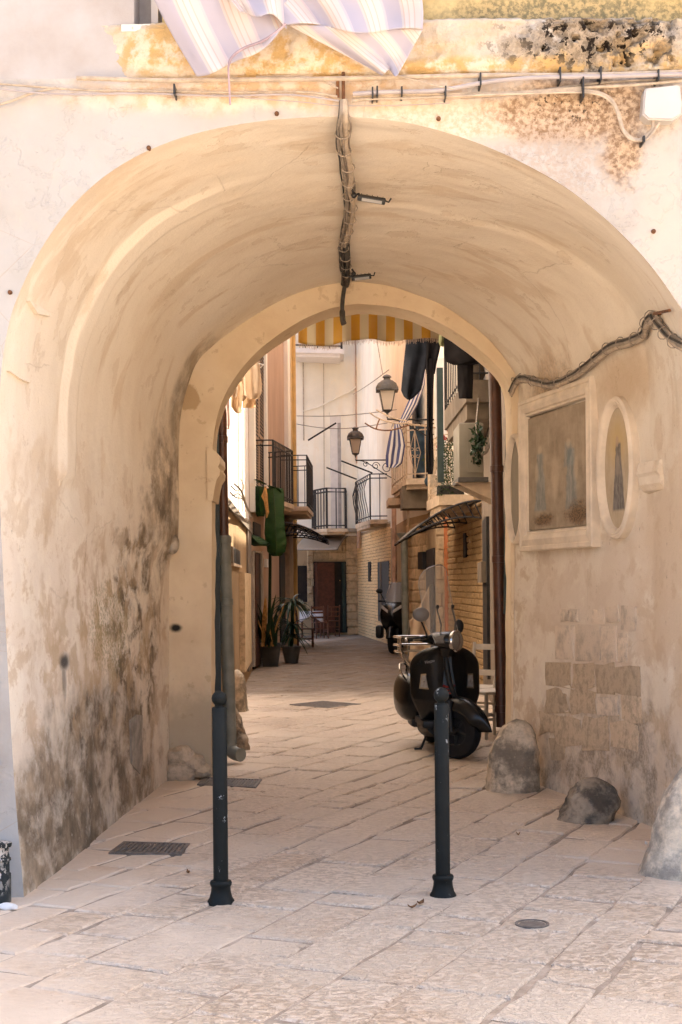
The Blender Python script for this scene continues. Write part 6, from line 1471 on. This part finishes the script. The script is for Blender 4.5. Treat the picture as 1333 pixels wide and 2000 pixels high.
# ------------------------------------------------------------------ scooters (local frame: front towards -Y, x to the viewer's right)
def wheel(parent, c, rad, wid, rot, spokes=5):
    c = Vector(c); ax = Matrix.Rotation(R(90), 3, 'Y'); M_ = rot @ ax
    t_ = [(rad-wid*0.95, -wid*0.42), (rad-wid*0.55, -wid*0.52), (rad-wid*0.18, -wid*0.46), (rad-0.006, -wid*0.22), (rad, 0), (rad-0.006, wid*0.22), (rad-wid*0.18, wid*0.46), (rad-wid*0.55, wid*0.52), (rad-wid*0.95, wid*0.42)]
    w_ = lpart('wheel', MB().lathe(t_, 36, c, M_), MT['rubber'], parent, True, 50)
    rr_ = rad-wid*0.93
    lpart('rim', MB().lathe([(rr_+0.004, -wid*0.40), (rr_-0.012, -wid*0.40), (rr_-0.018, -wid*0.15), (rr_-0.018, wid*0.15), (rr_-0.012, wid*0.40), (rr_+0.004, wid*0.40)], 30, c, M_), MT['silver'] if False else MT['blackplastic'], w_, True, 50).parent = w_
    lpart('hub', MB().lathe([(0.0, -wid*0.5), (0.03, -wid*0.5), (0.04, -wid*0.3), (0.04, wid*0.3), (0.03, wid*0.5), (0.0, wid*0.5)], 16, c, M_), MT['blackplastic'], w_, True, 40)
    lpart('disc', MB().lathe([(0.0, -wid*0.12), (rr_-0.01, -wid*0.10), (rr_-0.01, wid*0.10), (0.0, wid*0.12)], 24, c, M_), MT['rubber'], w_, True, 40)
    for k in range(spokes):
        a = 2*math.pi*k/spokes; d = M_ @ Vector((math.cos(a), math.sin(a), 0))
        lpart('spoke', MB().tube([c+d*0.03, c+d*(rr_-0.012)], [0.026, 0.02], 6), MT['blackplastic'], w_, True)
    return w_
def loft(sections, n=24, close=True):            # sections: (centre, half width, half height, power, up axis tilt)
    mb = MB(); o = 0
    for (c, hw, hh, pw) in sections:
        for k in range(n):
            a = 2*math.pi*k/n; ca, sa = math.cos(a), math.sin(a)
            mb.v.append((c[0]+math.copysign(abs(ca)**pw, ca)*hw, c[1], c[2]+math.copysign(abs(sa)**pw, sa)*hh))
    m = len(sections)
    for j in range(m-1):
        for k in range(n): mb.f.append((j*n+k, j*n+(k+1) % n, (j+1)*n+(k+1) % n, (j+1)*n+k))
    mb.f.append(tuple(range(n-1, -1, -1))); mb.f.append(tuple((m-1)*n+k for k in range(n)))
    return mb
def smooth_sections(secs, per=4):
    pts = [Vector((s[0][0], s[0][1], s[0][2])) for s in secs]; ex = [Vector((s[1], s[2], s[3])) for s in secs]
    a, b = catmull(pts, per), catmull(ex, per); return [((p.x, p.y, p.z), max(e.x, 0.004), max(e.y, 0.004), e.z) for p, e in zip(a, b)]
gv = G(868, 1470)
ves = thing('scooter', 'black retro scooter with tall clear windscreen, front wheel turned, parked in the lane', 'scooter', (0.905, 13.15, 0))
ves.rotation_euler = (0, 0, R(4))
blk, pls = MT['blackpaint'], MT['blackplastic']
STEER = R(46)
FA = Vector((0.0, -0.68, 0.245)); RA = Vector((0, 0.64, 0.245))
SR = Matrix.Rotation(STEER, 3, 'Z')
def S(v, pivot=Vector((0, -0.60, 0))):            # turn with the steering column
    v = Vector(v); return SR @ (v-pivot)+pivot
def Smb(mb):
    mb.v = [tuple(S(v)) for v in mb.v]; return mb
fwc = S(FA)
wheel(ves, fwc, 0.245, 0.115, SR); wheel(ves, RA, 0.245, 0.12, Matrix.Identity(3))
# front mudguard: curved shell with a pointed nose
def guard(u, v):
    a = lerp(R(2), R(128), v)                     # 0 = straight ahead, 90 = up
    r_ = 0.285+0.012*math.sin(math.pi*v)
    hw = 0.098*(math.sin(math.pi*min(1, 0.10+v*0.9))**0.45 if v < 1 else 0.4)
    if v < 0.25: hw *= sm(-0.10, 0.25, v)
    x = (u-0.5)*2; e = abs(x)**2.4
    rr_ = r_-e*0.11
    nose = 0.085*(1-v)**2.4*(1-0.5*e)
    return Vector((x*hw, FA.y-math.cos(a)*rr_-nose, FA.z+math.sin(a)*rr_+0.035*(1-v)*0))
gm = MB().grid(guard, 16, 26); Smb(gm); o = lpart('mudguard', gm, blk, ves, True); solidify(o, 0.006)
lpart('mudguard_crest', Smb(MB().tube([guard(0.5, v/12)+Vector((0, 0, 0.006)) for v in range(3, 10)], [0.003, 0.008, 0.010, 0.010, 0.009, 0.007, 0.003], 6)), blk, ves, True)
lpart('fork', Smb(MB().tube(catmull([(0.085, FA.y, FA.z), (0.09, FA.y+0.02, 0.40), (0.03, FA.y+0.05, 0.56), (0, -0.60, 0.70), (0, -0.56, 0.95)], 5), 0.024, 10)), pls, ves, True); lpart('shock', Smb(MB().tube([(-0.085, FA.y, FA.z), (-0.07, FA.y+0.03, 0.52)], 0.026, 10)), pls, ves, True)
# leg shield
def lw(z):
    s = (z-0.26)/0.72
    base = lerp(0.20, 0.305, sm(0.0, 0.45, s))
    if s > 0.72: base *= math.sqrt(max(0.0, 1-((s-0.72)/0.285)**2.2))*1.0+0.0
    return max(base, 0.02)
def shield(u, v):
    z = 0.26+0.72*v; x = (u-0.5)*2; w_ = lw(z)
    y = -0.50+0.16*abs(x)**2.2*(w_/0.3)-0.035*math.exp(-(x*w_/0.05)**2)+0.10*(v-0.5)*0.6-0.12*sm(0.35, 0.0, v)*-1
    return Vector((x*w_, y, z))
o = lpart('leg_shield', MB().grid(shield, 36, 40), blk, ves, True); solidify(o, 0.022)
def edge_pts(s): return [shield(0.5+0.5*s, v/30) for v in range(31)]
lpart('shield_trim', MB().tube(edge_pts(-1)+edge_pts(1)[::-1], 0.0105, 7), MT['irongrey'], ves, True)
# centre tie with grille and badge
tie = smooth_sections([((0, -0.545, 0.955), 0.028, 0.03, 0.9), ((0, -0.555, 0.93), 0.03, 0.03, 0.9)])
lpart('steering_cover', MB().prism([(-0.028, -0.52, 0.95), (0.028, -0.52, 0.95), (0.034, -0.54, 0.80), (0.055, -0.56, 0.66), (0.062, -0.565, 0.585), (0, -0.565, 0.56), (-0.062, -0.565, 0.585), (-0.055, -0.56, 0.66), (-0.034, -0.54, 0.80)], (0, -0.03, -0.004)), blk, ves, True, 30)
for k in range(3): lpart('horn_grille', MB().tube(catmull([(-0.05+0.006*k, -0.596, 0.632-0.028*k+0.012), (-0.025, -0.603, 0.632-0.028*k), (0.025, -0.603, 0.632-0.028*k), (0.05-0.006*k, -0.596, 0.632-0.028*k+0.012)], 4), 0.010, 6), MT['redlens'], ves, True)
lpart('badge', MB().prism([(-0.014, -0.553, 0.900), (0.016, -0.553, 0.900), (0.016, -0.553, 0.938)], (0, -0.008, 0)), MT['bluebadge'], ves)
for s in (-1, 1):
    q_ = [(s*0.165, 0.60), (s*0.245, 0.605), (s*0.228, 0.735), (s*0.185, 0.74)] if s < 0 else [(s*0.175, 0.61), (s*0.25, 0.60), (s*0.245, 0.735), (s*0.19, 0.735)]
    def yy(x, z): u_ = 0.5+0.5*x/lw(z); return shield(u_, (z-0.26)/0.72).y
    poly = [(x, yy(x, z)-0.012, z) for x, z in q_]
    b_ = lpart('indicator', MB().prism(poly, (0, -0.012, 0)), MT['chrome'], ves); cc = sum((Vector(p) for p in poly), Vector())/4
    lpart('lens', MB().prism([tuple(cc+(Vector(p)-cc)*0.80+Vector((0, -0.014, 0))) for p in poly], (0, -0.008, 0)), MT['lens'], b_).parent = b_
    lpart('bulb', MB().sphere(cc+Vector((0, -0.026, 0.0)), 0.009, 8, 6), MT['chrome'], b_, True)
cu = bpy.data.curves.new('lettering', 'FONT'); cu.body = 'Vespa'; cu.size = 0.040; cu.shear = 0.4; cu.extrude = 0.002; cu.align_x = 'CENTER'
to = bpy.data.objects.new('lettering', cu); COL.objects.link(to); bpy.context.view_layer.update()
tm = bpy.data.meshes.new_from_object(to.evaluated_get(bpy.context.evaluated_depsgraph_get())); bpy.data.objects.remove(to)
tm.materials.clear(); tm.materials.append(MT['silver'])
lo_ = bpy.data.objects.new('lettering', tm); COL.objects.link(lo_); lo_.parent = ves; lo_.location = (-0.155, yy(-0.155, 0.84)-0.018, 0.835); lo_.rotation_euler = (R(90), R(-12), R(-16))
# floor, body, cowls, seat
lpart('floorboard', MB().rbox((0, -0.16, 0.285), (0.44, 0.62, 0.07), 0.02), pls, ves, True, 30)
lpart('belly_pan', loft(smooth_sections([((0, -0.42, 0.26), 0.17, 0.08, 0.7), ((0, -0.2, 0.22), 0.21, 0.08, 0.7), ((0, 0.15, 0.24), 0.20, 0.10, 0.7), ((0, 0.4, 0.30), 0.16, 0.12, 0.8)]), 20), pls, ves, True, 50)
lpart('body', loft(smooth_sections([((0, 0.10, 0.46), 0.12, 0.20, 0.8), ((0, 0.30, 0.50), 0.16, 0.24, 0.85), ((0, 0.62, 0.55), 0.17, 0.22, 0.85), ((0, 0.90, 0.58), 0.13, 0.15, 0.9), ((0, 1.02, 0.58), 0.05, 0.06, 0.9)]), 24), blk, ves, True, 60)
for s in (-1, 1): lpart('side_cowl', loft(smooth_sections([((s*0.13, 0.06, 0.46), 0.04, 0.06, 0.9), ((s*0.20, 0.14, 0.46), 0.12, 0.19, 0.85), ((s*0.245, 0.42, 0.48), 0.14, 0.225, 0.85), ((s*0.21, 0.72, 0.51), 0.11, 0.175, 0.9), ((s*0.15, 0.96, 0.54), 0.05, 0.07, 0.9), ((s*0.12, 1.0, 0.54), 0.01, 0.01, 1)]), 24), blk, ves, True, 60)
lpart('seat', loft(smooth_sections([((0, 0.02, 0.74), 0.05, 0.03, 0.8), ((0, 0.12, 0.765), 0.125, 0.055, 0.7), ((0, 0.40, 0.775), 0.15, 0.055, 0.7), ((0, 0.70, 0.80), 0.15, 0.06, 0.7), ((0, 0.88, 0.80), 0.08, 0.04, 0.8)]), 20), MT['seat'], ves, True, 60)
lpart('exhaust', MB().tube([(0.16, 0.2, 0.2), (0.19, 0.6, 0.24), (0.20, 0.95, 0.27)], [0.03, 0.06, 0.055], 12), pls, ves, True)
lpart('engine_guard', MB().rbox((-0.20, 0.30, 0.27), (0.10, 0.34, 0.14), 0.03), pls, ves, True, 40)
for s in (-1, 1): lpart('stand', MB().tube([(s*0.06, 0.16, 0.24), (s*0.16, 0.10, 0.02), (s*0.20, 0.06, 0.0)], 0.012, 7), pls, ves, True)
lpart('stand_foot', MB().rbox((-0.20, 0.05, 0.012), (0.07, 0.03, 0.018), 0.004), pls, ves)
# chrome rack behind the seat
for z_, y_ in ((1.02, 0.98), (0.94, 0.96), (0.88, 0.92)): lpart('rack_bar', MB().tube(catmull([(-0.27, y_-0.30, z_-0.005), (-0.30, y_-0.1, z_), (-0.27, y_, z_), (0.27, y_, z_), (0.30, y_-0.1, z_), (0.27, y_-0.30, z_-0.005)], 5), 0.011, 8), MT['chrome'], ves, True)
for s in (-1, 1):
    lpart('rack_post', MB().tube([(s*0.28, 0.68, 1.02), (s*0.285, 0.68, 0.88), (s*0.22, 0.70, 0.72)], 0.011, 8), MT['chrome'], ves, True); lpart('rack_post', MB().tube([(s*0.275, 0.97, 1.02), (s*0.28, 0.93, 0.88), (s*0.15, 0.86, 0.70)], 0.011, 8), MT['chrome'], ves, True)
    lpart('crash_loop', MB().tube(catmull([(s*0.26, 0.30, 0.62), (s*0.33, 0.22, 0.70), (s*0.335, 0.30, 0.78), (s*0.27, 0.42, 0.78), (s*0.25, 0.5, 0.70)], 5), 0.011, 8), MT['chrome'], ves, True)
# handlebar head, turned
hs = loft(smooth_sections([((0, -0.40, 1.06), 0.05, 0.03, 0.9), ((0, -0.47, 1.055), 0.12, 0.055, 0.85), ((0, -0.56, 1.045), 0.135, 0.075, 0.85), ((0, -0.64, 1.04), 0.115, 0.08, 0.9), ((0, -0.675, 1.035), 0.09, 0.075, 1.0)]), 24)
lpart('handlebar_head', Smb(hs), blk, ves, True, 60)
lpart('neck', MB().tube([S((0, -0.58, 0.98)), S((0, -0.57, 0.90))], [0.075, 0.05], 14), blk, ves, True)
rx = Matrix.Rotation(R(90), 3, 'X')
hl = lpart('headlight', Smb(MB().lathe([(0.094, -0.01), (0.096, 0.012), (0.088, 0.022), (0.080, 0.020), (0.06, 0.032), (0.03, 0.040), (0.0, 0.042)], 28, (0, -0.675, 1.035), rx)), MT['chrome'], ves, True, 35)
lpart('lens', Smb(MB().lathe([(0.079, 0.0225), (0.06, 0.036), (0.03, 0.045), (0.0, 0.047)], 24, (0, -0.675, 1.035), rx)), MT['glass'], hl, True)
lpart('reflector', Smb(MB().sphere((0, -0.70, 1.035), 0.05, 12, 8, (1, 0.3, 0.9))), MT['silver'], hl, True)
for s in (-1, 1):
    lpart('handlebar', Smb(MB().tube([(s*0.10, -0.50, 1.05), (s*0.21, -0.47, 1.06), (s*0.24, -0.46, 1.06)], [0.045, 0.03, 0.02], 12)), blk, ves, True)
    lpart('grip', Smb(MB().tube([(s*0.24, -0.46, 1.06), (s*0.36, -0.42, 1.055), (s*0.365, -0.418, 1.055)], [0.018, 0.018, 0.010], 10)), MT['rubber'], ves, True)
    lpart('bar_end', Smb(MB().sphere((s*0.372, -0.415, 1.055), 0.02, 10, 7)), MT['chrome'], ves, True)
    lpart('brake_lever', Smb(MB().tube([(s*0.20, -0.50, 1.055), (s*0.28, -0.50, 1.055), (s*0.35, -0.465, 1.05)], 0.008, 6)), MT['chrome'], ves, True)
    mr_ = Vector((s*0.285, -0.50, 1.24 if s < 0 else 1.12))
    lpart('mirror_stalk', Smb(MB().tube(catmull([(s*0.17, -0.49, 1.08), (s*0.23, -0.51, 1.14 if s < 0 else 1.10), mr_], 5), 0.008, 7)), pls, ves, True)
    ml = lpart('mirror', MB().sphere(S(mr_+Vector((0, -0.01, 0.035))), 0.074, 18, 12, (1.0 if s < 0 else 0.6, 0.34, 0.85)), MT['mirrorgrey'] if s < 0 else MT['blackplastic'], ves, True)
# windscreen
def screen(u, v):
    x = (u-0.5)*2; z = 1.02+0.69*v
    w_ = 0.235*(1-0.06*v)
    if v > 0.70: w_ *= math.sqrt(max(0.0, 1-((v-0.70)/0.302)**2.6))
    if v < 0.3: w_ *= lerp(0.80, 1.0, sm(0, 0.3, v))
    return Vector((x*max(w_, 0.015), -0.665+0.10*(x*w_/0.22)**2+0.16*v, z))
ws_ = Smb(MB().grid(screen, 20, 30)); o = lpart('windscreen', ws_, MT['glass'], ves, True); solidify(o, 0.004)
lpart('windscreen_edge', Smb(MB().tube([screen(0, v/24) for v in range(25)]+[screen(1, v/24) for v in range(24, -1, -1)], 0.0035, 6)), MT['lens'], ves, True)
for s in (-1, 1):
    lpart('screen_bracket', Smb(MB().tube([(s*0.10, -0.58, 1.06), (s*0.11, -0.60, 1.18), screen(0.5+s*0.25, 0.46)+Vector((0, 0.012, 0))], 0.007, 7)), pls, ves, True)
    lpart('screen_knob', Smb(MB().sphere(screen(0.5+s*0.25, 0.46), 0.020, 10, 7, (1, 0.6, 1))), pls, ves, True)

# second scooter: dark, broad, further along the lane
g2 = G(781, 1277)
sc2 = thing('scooter', 'dark maxi scooter with a short windscreen parked by the masonry wall', 'scooter', (g2.x+0.06, g2.y+0.65, 0)); sc2.rotation_euler = (0, 0, R(-16)); sc2.scale = (1.12, 1.12, 1.12)
wheel(sc2, (0, -0.66, 0.26), 0.26, 0.12, Matrix.Identity(3)); wheel(sc2, (0, 0.70, 0.26), 0.26, 0.13, Matrix.Identity(3))
lpart('fairing', loft(smooth_sections([((0, -0.86, 0.74), 0.05, 0.06, 0.9), ((0, -0.80, 0.76), 0.16, 0.15, 0.8), ((0, -0.66, 0.76), 0.26, 0.24, 0.8), ((0, -0.48, 0.72), 0.28, 0.32, 0.8), ((0, -0.34, 0.66), 0.24, 0.32, 0.8)]), 28), blk, sc2, True, 50)
lpart('mudguard', MB().tube([(0, -0.66+math.cos(a)*-0.29, 0.26+math.sin(a)*0.29) for a in [R(k) for k in range(10, 140, 12)]], 0.07, 10), blk, sc2, True)
lpart('body', loft(smooth_sections([((0, -0.36, 0.42), 0.22, 0.14, 0.7), ((0, 0.1, 0.50), 0.22, 0.20, 0.7), ((0, 0.6, 0.60), 0.22, 0.22, 0.8), ((0, 1.0, 0.72), 0.10, 0.10, 0.9)]), 24), blk, sc2, True, 50)
lpart('seat', loft(smooth_sections([((0, 0.0, 0.76), 0.10, 0.05, 0.7), ((0, 0.3, 0.80), 0.16, 0.06, 0.7), ((0, 0.8, 0.92), 0.15, 0.07, 0.7), ((0, 1.0, 0.92), 0.06, 0.04, 0.8)]), 20), MT['seat'], sc2, True, 50)
for s in (-1, 1):
    b_ = lpart('headlight', MB().prism([(s*0.05, -0.86, 0.80), (s*0.21, -0.76, 0.90), (s*0.20, -0.74, 0.96), (s*0.05, -0.83, 0.86)], (0, -0.02, 0.004)), MT['lens'], sc2)
    lpart('side_marker', MB().rbox((s*0.27, -0.56, 0.80), (0.03, 0.10, 0.08), 0.01), MT['bluebadge'], sc2, True)
    lpart('handlebar', MB().tube([(0, -0.42, 1.0), (s*0.22, -0.42, 1.03), (s*0.36, -0.36, 1.03)], 0.02, 8), MT['rubber'], sc2, True)
    lpart('mirror_stalk', MB().tube([(s*0.22, -0.44, 1.04), (s*0.30, -0.46, 1.20)], 0.008, 6), pls, sc2); lpart('mirror', MB().sphere((s*0.32, -0.46, 1.23), 0.07, 12, 8, (1, 0.35, 0.7)), pls, sc2, True)
    lpart('fork', MB().tube([(s*0.08, -0.66, 0.26), (s*0.08, -0.58, 0.6)], 0.025, 8), pls, sc2, True)
o = lpart('windscreen', MB().grid(lambda u, v: Vector(((u-0.5)*(0.40-0.14*v*v), -0.66+0.14*(2*u-1)**2+0.20*v, 0.92+0.48*v)), 12, 10), MT['screenblue'], sc2, True); solidify(o, 0.004)
lpart('side_case', MB().rbox((-0.36, -0.3, 0.42), (0.14, 0.22, 0.26), 0.05), pls, sc2, True, 40)
lpart('exhaust', MB().tube([(0.2, 0.3, 0.3), (0.24, 0.95, 0.38)], 0.06, 12), MT['irongrey'], sc2, True)
